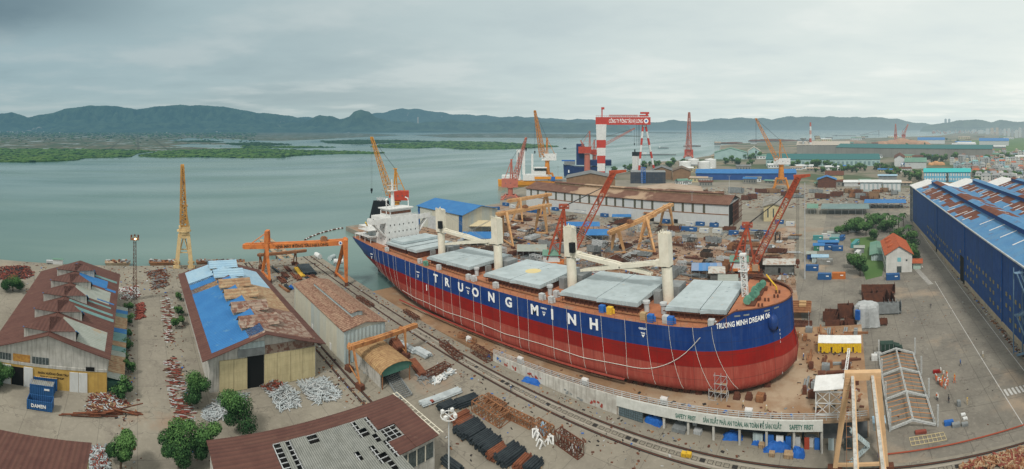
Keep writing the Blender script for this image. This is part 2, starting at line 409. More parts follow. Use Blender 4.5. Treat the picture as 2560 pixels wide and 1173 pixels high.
# ================= the ship =================
BLUE = M('ship_blue', (.006, .032, .155), (.012, .048, .20), scale=.25, rough=.42, panels=(('X', 'Z'), (9.2, 2.9), .13, .4), streak=.5, streak_c=(.05, .085, .19), sheets=('X', 9.2, .35, (.03, .07, .2)))
RED1 = M('ship_red', (.27, .011, .008), (.20, .011, .009), scale=.2, rough=.5, panels=(('X', 'Z'), (9.2, 2.9), .13, .4), streak=.4, streak_c=(.20, .03, .02), sheets=('X', 9.2, .35, (.26, .03, .02)))
RED2 = M('ship_primer_red', (.34, .058, .040), (.26, .046, .034), scale=.12, rough=.65, panels=(('X', 'Z'), (9.2, 2.9), .13, .45), streak=.6, streak_c=(.44, .16, .11), sheets=('X', 9.2, .45, (.34, .09, .065)))
DECK = M('ship_deck', (.42, .17, .085), (.33, .13, .07), scale=.35, c3=(.30, .20, .14), scale3=.3, rough=.85)
HATCH = M('hatch_cover_paint', (.43, .50, .515), (.34, .40, .41), scale=.25, c3=(.52, .44, .36), scale3=.5, lo3=.62, hi3=.72, rough=.55)
WHITE = M('white_paint', (.72, .73, .71), (.62, .63, .61), scale=.5, rough=.5, streak=.2, streak_c=(.45, .35, .25))
CREAM = M('cream_paint', (.74, .70, .58), (.66, .62, .50), scale=.5, rough=.5, streak=.25, streak_c=(.4, .3, .2))
RUSTD = M('dark_rust', (.14, .055, .032), (.09, .04, .028), scale=.6, rough=.9)
RUSTO = M('orange_rust', (.30, .145, .07), (.19, .085, .042), scale=.5, rough=.9)
BLACK = M('black_paint', (.012, .013, .014), rough=.5)
GLASS = M('dark_glass', (.02, .028, .03), rough=.15, grime=False)
GREY = M('grey_steel', (.25, .27, .27), (.18, .19, .19), scale=.6, rough=.6)
LGREY = M('light_steel', (.50, .52, .52), (.38, .40, .40), scale=.5, rough=.6)
GREEN = M('winch_green', (.15, .36, .26), (.06, .16, .12), scale=.6, rough=.5)
BLU = M('bright_blue', (.03, .14, .45), (.02, .10, .33), scale=.5, rough=.6)
YEL = M('yellow_paint', (.72, .46, .04), (.6, .36, .04), scale=.5, rough=.6)
LETW = M('letter_white', (.82, .83, .82), rough=.5, grime=False)
ROPE = M('pale_rope', (.6, .58, .52), rough=.9, grime=False)
th = math.atan(.0625)
SROT = Matrix.Rotation(-th, 3, 'Y')
ship = thing('cargo_ship', 'large blue and red bulk carrier standing on the slipway with white superstructure aft', 'ship', (-200, 116, 9.3 - 200 * .0625), rot=SROT)
SM = ROOTM[ship.name]
def sheer(x): return 15.2 + 3.5 * (max(0, (150 - x) / 150)) ** 1.6
def lerp_tab(t, x):
    if x <= t[0][0]: return t[0][1]
    for (a, u), (b, v) in zip(t, t[1:]):
        if x <= b: return u + (v - u) * (x - a) / (b - a)
    return t[-1][1]
zb_t = [(2, 13.6), (6, 11.3), (12, 8.0), (20, 6.2), (28, 4.7), (46, 1.5), (60, .5), (75, -.1), (92, -.7), (176, -.7), (182, -.3), (188.5, 1.2)]
def ztop(x):
    z = sheer(x)
    if x > 170: z += 3.5 * min(1, (x - 170) / 5.5) - .5 * max(0, min(1, (x - 178) / 10)) 
    return z
def plan(x):
    if x < 32: return 12.6 + 2.9 * (max(0, x - 2) / 30) ** .7
    if x > 156: return 15.5 * max(0, 1 - ((x - 156) / 32.05) ** 2.5) ** (1 / 2.0)
    return 15.5
stx = [2, 3.5, 6, 9, 12, 16, 20, 25, 30, 38, 46, 54, 62, 70, 80, 92, 105, 120, 135, 150, 156, 160, 164, 168, 171, 174, 176, 178, 180, 182, 183.5, 185, 186, 187, 187.6, 188]
ROWS = []
for x in stx:
    zb = lerp_tab(zb_t, x); zt_ = ztop(x); w = plan(x); zs = sheer(x)
    z1 = 5.9 + (zs - 15.2) * .6; z2 = 9.65 + (zs - 15.2) * .85
    k = .55 * max(0, (60 - x) / 60)
    def hw(z):
        u = max(0, min(1, (z - zb) / max(.1, zt_ - zb))); return max(.02, w * (1 - k * (1 - u) ** 2.2))
    r = min(2.6, (zt_ - zb) * .3)
    row = [(0, zb), (max(0, hw(zb) - r) * .6, zb), (max(0, hw(zb) - r), zb)]
    for a in (25, 50, 72, 90):
        z = zb + r * (1 - cos(radians(a))); row.append((max(.01, hw(z) - r * (1 - sin(radians(a)))), z))
    lo = zb + r
    zz1, zz2 = max(lo + .01, z1), max(lo + .02, z2)
    for z in ((lo + zz1) / 2, zz1, (zz1 + zz2) / 2, zz2, zz2 + (zt_ - zz2) * .4, zz2 + (zt_ - zz2) * .75, zt_): row.append((hw(z), z))
    ROWS.append((x, row))
NR = len(ROWS[0][1]); SEAMS = (NR - 6, NR - 4)
def rowmat(j): return RED2 if j < NR - 6 else (RED1 if j < NR - 4 else BLUE)
mb = MB()
for sgn in (-1, 1):
    o = len(mb.v)
    for x, row in ROWS:
        for (y, z) in row: mb.v.append(V((x + (.9 * (1 - abs(z - 5) / 5) if x > 184 and z < 9.5 and z > .2 else 0), sgn * y, z)))
    for i in range(len(ROWS) - 1):
        for j in range(NR - 1):
            f = [o + i * NR + j, o + (i + 1) * NR + j, o + (i + 1) * NR + j + 1, o + i * NR + j + 1]
            mb.f.append(f if sgn < 0 else f[::-1]); mb.m.append(mb.mi(rowmat(j)))
    i = len(ROWS) - 1
    if sgn < 0: e0 = o
    else:
        for st in (0, len(ROWS) - 1):
            for j in range(NR - 1):
                mb.f.append([e0 + st * NR + j, e0 + st * NR + j + 1, o + st * NR + j + 1, o + st * NR + j]); mb.m.append(mb.mi(rowmat(j)))
mb.build('hull', None, ship, smooth=True)
# deck
mb = MB()
def deckrow(x, dz, inset=.25): return [(x, -(plan(x) - inset), ztop(x) * 0 + dz), (x, plan(x) - inset, dz)]
main = [x for x in stx if x <= 174]
for a, b in zip(main, main[1:]):
    mb.quad((a, -plan(a) + .15, sheer(a) - .12), (b, -plan(b) + .15, sheer(b) - .12), (b, plan(b) - .15, sheer(b) - .12), (a, plan(a) - .15, sheer(a) - .12))
fo = [x for x in stx if x >= 174] 
for a, b in zip(fo, fo[1:]):
    mb.quad((a, -plan(a) + .12, 17.7), (b, -max(.1, plan(b) - .12), 17.7), (b, max(.1, plan(b) - .12), 17.7), (a, plan(a) - .12, 17.7))
mb.quad((174, -14, 15), (174, 14, 15), (174, 14, 17.7), (174, -14, 17.7))
mb.build('deck', DECK, ship)
# bulwark at the bow
bp = [(x, plan(x)) for x in stx if x >= 171]
for s_ in (-1, 1):
    mb = MB()
    for (a, ya), (b, yb) in zip(bp, bp[1:]):
        mb.beam((a, s_ * (ya - .15), ztop(a) + .05), (b, s_ * max(.05, yb - .15), ztop(b) + .05), .5, .12)
        if s_ > 0:
            mb.quad((a, ya - .2, 17.7 if a > 174 else 15.2), (b, yb - .2, 17.7), (b, yb - .2, ztop(b)), (a, ya - .2, ztop(a)))
            mb.beam((a, ya - .5, 17.7), (a, ya - .3, ztop(a)), .15)
    mb.build('bulwark', RUSTD, ship)
for s_ in (-1, 1): mb = MB(); mb.bb(48, s_ * 15.3, .2, 147, s_ * 15.9, .45); mb.build('bilge_keel', RED2, ship)
# rudder + propeller
mb = MB(); mb.prism([(5, -.4), (12, -.7), (14, 0), (12, .7), (5, .4)], 0.2, 8.6); mb.build('rudder', M('dark_red_wet', (.10, .03, .025), rough=.5), ship)
mb = MB(); mb.tube((14.2, 0, 3.6), (18, 0, 3.6), .7, n=10)
for k in range(4):
    a = k * pi / 2 + .4; mb.box((15, 1.9 * cos(a), 3.6 + 1.9 * sin(a)), (.4, 2.6 * abs(cos(a)) + .9, 2.6 * abs(sin(a)) + .9))
mb.build('propeller', M('bronze', (.3, .2, .08), rough=.4, metal=.8), ship)
# hatches
for i, (x0, x1, y0, y1) in enumerate([(30, 45.5, -10.5, 10.5), (62, 85.5, -10.8, 10.8), (93.5, 117, -10.8, 10.8), (125, 149.5, -11, 11), (157.5, 173.2, -10.6, 10.6)]):
    h = MB(); zd = sheer((x0 + x1) / 2)
    h.bb(x0 + .6, y0 + .8, zd - .3, x1 - .6, y1 - .8, zd + 1.6)
    h.build('hatch_coaming', RUSTD, ship)
    for s_ in (y0 + .1, y1 - .1):
        h = MB(); k = x0 + .3
        while k < x1: h.beam((k, s_, zd), (k, s_, zd + 1.5), .14); k += 1.5
        h.beam((x0 - 1, s_, zd + 1.5), (x1 + 1, s_, zd + 1.5), .35, .18); h.build('coaming_stay', RUSTD, ship)
    if i == 0:
        c = MB(); c.bb(30.5, y0, zd + 1.7, 45.5, y1, zd + 2.7); c.build('hatch_cover', HATCH, ship)
        c = MB(); c.bb(31, y0 + 2, zd + 2.9, 41, y1 + .6, zd + 3.9); c.build('hatch_cover', HATCH, ship)
        c = MB(); c.bb(47, y0, zd + 1.7, 53.5, y1, zd + 2.7); c.build('hatch_cover', HATCH, ship)
        c = MB(); c.bb(46.5, y0 + .8, zd - .3, 53.2, y1 - .8, zd + 1.6); c.build('hatch_coaming', RUSTD, ship)
        continue
    xm = x0 + (x1 - x0) * (.5 if i != 4 else .58)
    for a, b in ((x0, xm - .12), (xm + .12, x1)):
        c = MB(); c.bb(a, y0, zd + 1.75, b, y1, zd + 2.85)
        k = a + .4
        while k < b - .2: c.bb(k, y0 - .14, zd + 1.8, k + .12, y0 - .003, zd + 2.75); k += 1.15
        k = y0 + .4
        while k < y1: c.bb(b + .003 if b == x1 else b - .06, k, zd + 1.8, b + .12 if b == x1 else b - .05, k + .12, zd + 2.75); k += 1.2
        for s_ in (y0, y1):
            c.prism([(a, s_ - .6 * (1 if s_ < 0 else -1)), (a + 2, s_), (a, s_)], zd + 1.8, zd + 2.6) if s_ > 0 else c.prism([(a, s_), (a + 2, s_), (a, s_ - .7)], zd + 1.8, zd + 2.6)
        for q in range(2):
            px_, py_ = RN.uniform(a + 2, b - 2), RN.uniform(y0 + 3, y1 - 3); c.tube((px_, py_, zd + 2.85), (px_, py_, zd + 2.98), .38, n=8, mat=None)
        c.build('hatch_cover', HATCH, ship)
    if i == 2:
        c = MB(); xc = 105.5; c.tube((xc, 0, zd + 2.851), (xc, 0, zd + 2.88), 2.7, n=24); c.build('yellow_disc', M('pale_yellow', (.66, .55, .24), (.6, .5, .3), rough=.7), ship)
# deck cranes
def crane_post(x, jibto=None, jib_s=1, cab=True):
    zd = sheer(x); p = MB(); lo = zd + 9.6
    p.tube((x, 0, zd - .2), (x, 0, lo), 1.55, 1.5, n=18)
    p.build('crane_pedestal', CREAM, ship, smooth=False)
    p = MB(); p.tube((x, 0, lo), (x, 0, lo + .25), 1.62, n=18); p.build('slewing_ring', BLACK, ship)
    p = MB(); p.box((x, 0, lo + 4.7), (2.9, 3.0, 9.0)); p.box((x, 0, lo + 9.1), (2.3, 2.4, .8)); p.tube((x - .8, .6, lo + 9.2), (x - .8, .6, lo + 10.2), .16); p.tube((x + .7, -.5, lo + 9.2), (x + .7, -.5, lo + 10), .2)
    for q in range(5): p.beam((x - 1.3 + q * .65, -1.3, lo + 9.3), (x - 1.3 + q * .65, -1.3, lo + 9.3 + RN.uniform(.4, 1.)), .25)
    p.beam((x + jib_s * 1.2, 0, lo + 1), (x + jib_s * 3.4, 0, lo + .8), 2.4, 1.6)
    p.build('crane_house', CREAM, ship)
    if cab:
        p = MB(); p.box((x + jib_s * 2.0, -1.9, lo + 3.4), (1.5, 1.4, 3.0)); c = p.build('crane_cab', BLACK, ship)
        p = MB(); p.box((x + jib_s * 2.0, -2.61, lo + 3.9), (1.1, .03, 1.2)); p.build('cab_window', GLASS, c)
    if jibto:
        for s_ in (-.95, .95):
            p = MB(); a = V((x + jib_s * 3, s_, lo + .9)); b = V((jibto[0], s_ * .5, jibto[1])); m_ = a.lerp(b, .5) + V((0, 0, .25))
            p.beam(a, m_, .8, .9, w2=.85, h2=1.25); p.beam(m_, b, .85, 1.25, w2=.5, h2=.7); p.build('jib', CREAM, ship)
        for f in (.15, .3, .45, .6, .8, .97):
            p = MB(); c = V((x + jib_s * 3, 0, lo + .9)).lerp(V((jibto[0], 0, jibto[1])), f); p.beam(c - V((0, 1.2, 0)), c + V((0, 1.2, 0)), .5); p.build('jib_brace', CREAM, ship)
        for s_ in (-.7, .7):
            p = MB(); p.tube((x + jib_s * .6, s_, lo + 9.4), (jibto[0], s_ * .5, jibto[1] + .3), .06, n=4); p.build('hoist_cable', GREY, ship)
    p = MB(); p.bb(x - 2.6, 2.0, zd - .2, x + 2.6, 7.5, zd + 3.4); p.build('machinery_house', GREY, ship)
    p = MB(); p.bb(x - 2.6, -4.2, zd - .2, x - 1.8, -1.8, zd + 2.4) if x < 120 else p.bb(x - 3.4, -2.4, zd - .2, x - 1.5, 0, zd + 3.2); p.build('deck_locker', GREY, ship)
crane_post(57, (85.5, 25.2)); crane_post(89.3, (60, 22), jib_s=-1, cab=False)
crane_post(121.3, (149, 22.4)); crane_post(153.6, (125, 21.3), jib_s=-1, cab=False)
# superstructure
zf = 17.6
def house(name, x0, y0, z0, x1, y1, z1, mat=WHITE, parent=None): m_ = MB(); m_.bb(x0, y0, z0, x1, y1, z1); return m_.build(name, mat, parent or ship)
hs = house('deckhouse', 15, -9, zf - .4, 28.6, 9, 30.2)
for z, ys in ((20.6, (-7.5, -5.8, -3.4, -1, .6, 2.8, 5, 7.5)), (23.6, (-7.5, -4.4, -2.2, 0, 2.2, 4.4, 7)), (26.7, (-6.8, -4.6, -1.8, .4, 3.4, 5.6))):
    for y in ys:
        m_ = MB(); m_.bb(28.58, y - .22, z - .33, 28.66, y + .22, z + .33); m_.build('porthole', BLACK, hs)
for y in (-8, -2, 3.5, 6): m_ = MB(); m_.bb(28.58, y - .2, 18.3, 28.66, y + .2, 18.7); m_.build('porthole', BLACK, hs)
for k in range(4):
    for x in (17, 20, 23.5, 26.5): 
        m_ = MB(); m_.bb(x - .22, -9.06, 20.2 + k * 2.6, x + .22, -8.98, 20.8 + k * 2.6); m_.build('porthole', BLACK, hs)
m_ = MB(); m_.bb(12, -9.6, 17.2, 15, 9.6, 24); m_.bb(6, -9, 17.8, 12, 9, 21.0); m_.build('engine_casing', WHITE, ship)
for s_ in (-1, 1):
    m_ = MB(); m_.bb(23.8, s_ * 9.003, 27.9, 28.4, s_ * 16.2, 28.2); m_.bb(28.1, s_ * 9.003, 28.203, 28.4, s_ * 16.2, 30.1); m_.bb(23.8, s_ * 15.9, 28.203, 28.097, s_ * 16.2, 29.6)
    m_.beam((26.2, s_ * 9.2, 22.0), (26.2, s_ * 14.8, 27.9), .7, .7); m_.beam((28, s_ * 9.2, 22.0), (28, s_ * 14.8, 27.9), .5, .5); m_.build('bridge_wing', WHITE, ship)
    for z in (20.8, 23.6):
        m_ = MB(); m_.bb(10, s_ * 9.003, z, 20, s_ * 13.5, z + .25); m_.build('side_deck', WHITE, ship)
        m_ = MB()
        for x in range(10, 21): m_.beam((x, s_ * 13.4, z + .25), (x, s_ * 13.4, z + 1.3), .08)
        for h_ in (.7, 1.3): m_.beam((10, s_ * 13.4, z + h_), (20, s_ * 13.4, z + h_), .07)
        m_.build('side_railing', WHITE, ship)
    m_ = MB(); m_.bb(4, s_ * 12.4, 20.4, 20, s_ * 8.9, 20.65)
    for x in (4.3, 9, 14, 19.5): m_.beam((x, s_ * 12.2, 18), (x, s_ * 12.2, 20.4), .25)
    m_.build('mooring_canopy', WHITE, ship)
bh = house('wheelhouse', 19, -6.2, 30.203, 27.8, 5.6, 33.6)
m_ = MB(); m_.bb(27.78, -5.8, 31.5, 27.9, 5.2, 32.7); m_.bb(20, -6.3, 31.5, 27.4, -6.18, 32.7); m_.build('bridge_windows', M('brown_glass', (.22, .10, .06), (.05, .04, .035), scale=2, rough=.2), bh)
m_ = MB(); m_.bb(18.4, -7, 33.603, 28.6, 6.4, 34.1); m_.build('bridge_roof', WHITE, bh)
m_ = MB()
for y in range(-9, 10, 2): m_.beam((28.5, y, 30.2), (28.5, y, 31.2), .07)
m_.beam((28.5, -9, 31.2), (28.5, 9, 31.2), .08); m_.beam((28.5, -9, 30.7), (28.5, 9, 30.7), .06); m_.build('deck_railing', WHITE, hs)
m_ = MB(); m_.tube((22, -1, 34.1), (22, -1, 41.5), 1.0, .7, n=12); m_.bb(20.6, -3, 41.5, 23.4, 1, 41.9); m_.tube((22, -1, 41.9), (22, -1, 47), .45, .25, n=8); m_.beam((22, -3.5, 44.2), (22, 1.5, 44.2), .25)
for y in (-2.8, .8):
    for x in (20.8, 23.2): m_.beam((x, y, 41.9), (x, y, 43.1), .1)
m_.beam((20.8, -2.8, 43.1), (23.2, -2.8, 43.1), .1); m_.beam((23.2, -2.8, 43.1), (23.2, .8, 43.1), .1); m_.build('radar_mast', WHITE, ship)
for y in (-6.5, 6):
    m_ = MB(); m_.tube((25, y, 30.2), (25, y * .98, 38), .22, n=6); m_.beam((25, y, 37.6), (24, y * .8, 38.4), .8, .4); m_.beam((27.5, y * .7, 34), (25, y, 36.6), .16); m_.build('antenna_post', WHITE, ship)
m_ = MB()
c0 = [(3.5, -3.6), (13.5, -3.6), (13.5, 3.6), (3.5, 3.6)]; c1 = [(6.5, -2.6), (13, -2.6), (13, 2.6), (6.5, 2.6)]
m_.add([(x, y, 27) for x, y in c0] + [(x, y, 36.0) for x, y in c1], [(3, 2, 1, 0), (4, 5, 6, 7), (0, 1, 5, 4), (1, 2, 6, 5), (2, 3, 7, 6), (3, 0, 4, 7)]); m_.build('funnel', BLACK, ship)
for k in range(7): m_ = MB(); m_.tube((7.2 + k * .8, (-1) ** k * 1.0, 36.0), (6.8 + k * .8, (-1) ** k * 1.0, 37.5), .33, n=6); m_.build('exhaust_pipe', LGREY, ship)
m_ = MB(); m_.bb(3.4, -9.6, 24.003, 14.9, 9.6, 24.3); m_.bb(3.8, -5, 20.9, 14.8, 5, 27.0); m_.build('funnel_casing', WHITE, ship)
# stern gear, davit, forecastle gear
m_ = MB(); m_.tube((9, -8, 21), (9, -8, 24.6), .3); m_.beam((9, -8, 24.4), (12, -10.5, 26.6), .5, .5); m_.build('provision_crane', YEL, ship)
m_ = MB(); m_.blob((8.2, -7.6, 22.2), (1.6, 1.0, .9)); m_.build('rescue_boat', BLU, ship)
for (x, y, a) in ((178.5, -3.8, .15), (179, 3.2, -.1)):
    c = V((x, y, 17.7))
    for k in range(3):
        m_ = MB(); q = c + V((-.9 + .6 * k, -2.4 + 2.3 * k, 1.3)); m_.tube(q - V((.0, .5, 0)), q + V((0, .5, 0)), .42, n=10); m_.tube(q - V((0, .62, 0)), q - V((0, .5, 0)), 1.0, n=12); m_.tube(q + V((0, .5, 0)), q + V((0, .62, 0)), 1.0, n=12); m_.build('winch_drum', GREEN, ship)
    m_ = MB(); m_.box(c + V((0, 0, .2)), (2.2, 6.4, .4)); m_.box(c + V((1.4, 1, .5)), (.8, 1.2, .9)); m_.build('winch_bed', RUSTD, ship)
m_ = MB(); m_.truss((175.6, 0, 17.7), (175.6, 0, 28.6), 1.3, 1.3, 9, t=.16); m_.box((175.6, 0, 24.4), (2.4, 2.4, .15)); m_.box((175.6, 0, 28.6), (1.7, 1.7, .5)); m_.truss((175.6, 0, 24.4), (175.6, 0, 25.4), 2.4, 2.4, 1, t=.08); m_.build('foremast', WHITE, ship)
m_ = MB(); m_.tube((183.5, 3, 17.7), (183.5, 3, 19), .25); m_.beam((183.5, 3, 19), (180.5, 5.4, 21.6), .3, .3); m_.build('store_davit', YEL, ship)
for (x, y) in ((182, -3.5), (184, -1), (184, 2), (181.5, 8), (178, 11), (176.5, -11.2), (181, -7), (170, -14), (4.5, -9), (4.5, 8), (7, -11)):
    m_ = MB(); zd = 17.7 if x > 174 else sheer(x)
    for q in (-.45, .45): m_.tube((x + q, y, zd), (x + q, y, zd + .8), .26, n=7)
    m_.build('bollard', RUSTD, ship)
# deck side lockers, vents, tank tops
bits = [(36, -13.6, 'w'), (60, -13.4, 'w'), (64, -13.6, 'g'), (71.5, -13.2, 's'), (88, -13.4, 'w'), (90.5, -13.2, 's'), (101, -13.5, 's'), (119.5, -13, 's'), (123.3, -13.5, 's'), (121.7, -9, 's'), (152.3, -13.4, 'o'), (158.5, -13.6, 's'), (170.3, -13.6, 's'), (142.3, -13, 'y'), (139.8, -12.8, 'b'), (154.6, -14, 'b'), (160, -14, 'b')]
for x, y, k in bits:
    m_ = MB(); zd = sheer(x); mt = dict(w=LGREY, g=GREEN, s=LGREY, o=M('tan_box', (.42, .3, .16), rough=.8), y=YEL, b=BLU)[k]
    m_.box((x, y, zd + .8), (1.5, 1.3, 1.8)); m_.tube((x + 1, y + .2, zd), (x + 1, y + .2, zd + 1.2), .3, n=6)
    m_.build({'w': 'deck_locker', 'g': 'deck_skip', 's': 'vent_head', 'o': 'deck_locker', 'y': 'equipment_box', 'b': 'gas_bottle_rack'}[k], mt, ship)
for x in (155.8, 150.9, 119, 86.9):
    m_ = MB(); m_.tube((x, -8.5, sheer(x)), (x, -8.5, sheer(x) + 2.2), .7, .7, n=10); m_.tube((x, -8.5, sheer(x) + 2.2), (x, -8.5, sheer(x) + 2.8), 1.0, 1.0, n=10); m_.build('mushroom_vent', LGREY, ship)
for s_ in (-1, 1):
    m_ = MB()
    for x in range(25, 172, 3): m_.beam((x, s_ * (plan(x) - .2), sheer(x) - .1), (x, s_ * (plan(x) - .2), sheer(x) + 1), .06)
    for h_ in (.55, 1.0):
        for a, b in zip(range(25, 171, 6), range(31, 175, 6)): m_.beam((a, s_ * (plan(a) - .2), sheer(a) + h_), (min(b, 171), s_ * (plan(min(b, 171)) - .2), sheer(b) + h_), .045)
    m_.build('guard_rail', RUSTO, ship)
for y, r_ in ((-12.3, .14), (-12.0, .1), (12.2, .14)):
    m_ = MB()
    for a, b in zip(range(30, 170, 5), range(35, 175, 5)): m_.tube((a, y, sheer(a) + .35), (b, y, sheer(b) + .35), r_, n=5)
    m_.build('deck_pipe', RUSTO, ship)
# lettering on the side
def hull_text(name, s, x, z, size, mat=LETW, bold=.02, sx=1.0, yoff=None, rotz=0, roll=0, y=-15.62):
    M4 = Matrix.Translation((x, y, z)) @ Matrix.Rotation(rotz, 4, 'Z') @ Matrix.Rotation(-roll, 4, 'Y') @ Matrix.Rotation(pi / 2, 4, 'X')
    return textmesh(name, s, size, mat, ship, M4, bold=bold, align='CENTER', sx=sx)
for c, x, z in [('T', 72.6, 12.6), ('R', 79.0, 12.5), ('U', 86.3, 12.3), ('O', 93.6, 12.1), ('N', 101, 12.05), ('G', 108.4, 12.0), ('M', 118.6, 11.75), ('I', 125.0, 11.7), ('N', 131.7, 11.6), ('H', 138.7, 11.5)]:
    hull_text('ship_name_letter', c, x, z, 3.9, bold=.14)
def bow_text(s, x0, x1, z, size, name, roll):
    t = textmesh(name, s, size, LETW, ship, Matrix.Identity(4), bold=.03, depth=.02); w_ = max(v.co.x for v in t.data.vertices); k = (x1 - x0) / w_
    for v in t.data.vertices: a, b, c = v.co; x = x0 + a * k; v.co = (x, -plan(x) - .16 - c, z + b + (x - x0) * roll)
bow_text('TRUONG MINH DREAM 06', 171.6, 183.6, 15.0, 1.75, 'bow_name', .075)
for x, z in ((26, 14.5), (61.5, 13.8), (90.0, 13.9), (122.0, 13.9), (153, 13.6)):
    hull_text('draft_mark_text', 'DESIGN', x, z, .62, bold=.01); hull_text('draft_mark_text', 'TUG', x, z - 1.1, .55, bold=.02)
    m_ = MB(); m_.add([(x - .45, -15.63, z - 1.3), (x + .45, -15.63, z - 1.3), (x, -15.63, z - 1.95)], [(0, 1, 2)]); m_.build('tug_mark', LETW, ship)
m_ = MB(); m_.bb(66.6, -15.62, 8.2, 67, -15.57, 10.4); m_.build('load_mark', LETW, ship)
for k in range(12):
    x = 185.4; z = 1.5 + k * .95; m_ = MB(); yy = plan(x); m_.box((x + .05, -yy - .1, z), (.06, .25, .45)); m_.build('draft_scale_mark', LETW, ship)
# anchor pocket and thruster housings
m_ = MB()
c = V((180.4, -11.1, 13.6)); 
m_.blob((184.0, -plan(184.) + .1, 14.4), (1.4, 1.5, 2.1), seg=14, rings=9)
m_.build('anchor_pocket', BLUE, ship, smooth=True)
m_ = MB(); m_.tube((184.7, -plan(184.9) - .8, 13.4), (185.0, -plan(184.9) - 1.3, 13.1), .5, n=10); m_.build('hawse_pipe', BLACK, ship)
for x in (176.5, 178.5, 183, 185): m_ = MB(); m_.box((x, -plan(x) - .02, 17.6), (1.4, .1, .35), rz=atan2(-(plan(x + .3) - plan(x - .3)) / .6, 1)); m_.build('fairlead', GREY, ship)

# hanging ropes: things of their own
def ship_w(x, y, z): return SM @ V((x, y, z))
rx = [27.5, 29, 32, 36, 40, 44, 46, 53, 56, 60, 64.5, 68, 72, 76.5, 81, 85.5, 92.5, 96, 104.5, 112, 116, 125, 130, 134.5, 141, 148, 154, 160, 166, 170.5]
for i, x in enumerate(rx):
    m_ = MB(); pts_ = []; sl_ = RN.uniform(-.6, .8) if i < 26 else 1.5 + (i - 26) * 1.2; zb = lerp_tab(zb_t, x)
    for k in range(13):
        f = k / 12; xx = x + sl_ * f * f; z = sheer(x) + .2 - (sheer(x) - zb - 1.0) * f
        kk = .55 * max(0, (60 - xx) / 60); u = (z - zb) / (ztop(xx) - zb); y = plan(xx) * (1 - kk * (1 - max(0, min(1, u))) ** 2.2)
        if z < zb + 2.6: y -= 2.6 * (1 - sqrt(max(0, 1 - (1 - (z - zb) / 2.6) ** 2)))
        pts_.append(ship_w(xx, -y - .12, z))
    m_.path(pts_, .05, n=4)
    solo('hanging_rope', m_, 'pale rope hanging down the side of the big blue and red ship', 'rope', ROPE, group='pale ropes hanging along the side of the big ship')
# the long drooping line
m_ = MB(); pts_ = []
for i in range(60):
    x = 50 + i * 2.0; z = 3.4 + .5 * abs(sin((x - 50) / 9)) - (x > 150) * 0 + max(0, x - 150) ** 2 * .03 + (max(0, 60 - x)) * .12
    if z < 15.5: pts_.append(ship_w(x, -15.75 if x > 60 else -15.9 + (60 - x) * .03, z))
m_.path(pts_, .08, n=4); solo('drooping_line', m_, 'long pale line drooping in swags low along the red hull', 'rope', ROPE)
# keel blocks
blk = MB(); blk.box((0, 0, .45), (1.6, 1.2, .9)); blk.box((0, 0, 1.2), (1.2, .9, .6))
k0 = None
for i in range(34):
    for row in (0, 1):
        X = -112 + i * 3.1; Y = 103.4 if row == 0 else 109
        if X > -16: continue
        lab = 'timber and steel keel block propping the bilge of the big ship'
        if k0 is None:
            k0 = solo('keel_block', blk, lab, 'keel block', RUSTD, (X, Y, zt(X)), group='keel blocks under the big ship')
        else: o_ = dup(k0, (X + RN.uniform(-.4, .4), Y + RN.uniform(-.3, .3), zt(X)), RN.uniform(-.2, .2))
# ================= building kit =================
def shed(name, label, loc, rz, W, L, he, hr, wall, roof, cat='building', over=1.0, patches=(), boxes=(), group=None, t=.18, ridgex=None, thick=None, trim=None):
    """ridge along local +y from the front gable (y=0); boxes = (part name, x0,y0,z0,x1,y1,z1, mat)"""
    o = thing(name, label, cat, loc, rz, group); rx = W / 2 if ridgex is None else ridgex
    m = MB(); m.add([(0, 0, 0), (W, 0, 0), (W, 0, he), (rx, 0, hr), (0, 0, he), (0, L, 0), (W, L, 0), (W, L, he), (rx, L, hr), (0, L, he)],
                    [(0, 1, 2, 3, 4), (9, 8, 7, 6, 5), (1, 6, 7, 2), (5, 0, 4, 9)]); m.build('wall', wall, o)
    m = MB(); e = (hr - he) / rx * over; e2 = (hr - he) / (W - rx) * over
    m.slab((rx, -over, hr + t), (rx, L + over, hr + t), (-over, L + over, he - e + t), (-over, -over, he - e + t), -t)
    m.slab((rx, L + over, hr + t), (rx, -over, hr + t), (W + over, -over, he - e2 + t), (W + over, L + over, he - e2 + t), -t)
    m.build('roof', roof, o)
    for (sd, y0, y1, u0, u1, mt) in patches:
        def pt(y, u):
            if sd < 0: return V((rx - (rx + over) * u, y, hr + t * 2 + .035 - (hr - he + e) * u))
            return V((rx + (W - rx + over) * u, y, hr + t * 2 + .035 - (hr - he + e2) * u))
        m = MB(); a, b, c, d = pt(y0, u0), pt(y1, u0), pt(y1, u1), pt(y0, u1)
        m.slab(*((a, b, c, d) if sd < 0 else (b, a, d, c)), .03 if True else 0, None); m.build('roof_sheet_patch', mt, o)
    for bx in boxes:
        m = MB(); m.bb(*bx[1:7]); m.build(bx[0], bx[7], o)
    return o
def part(o, name, mat, *fn):
    m = MB()
    for f in fn: f(m)
    return m.build(name, mat, o)
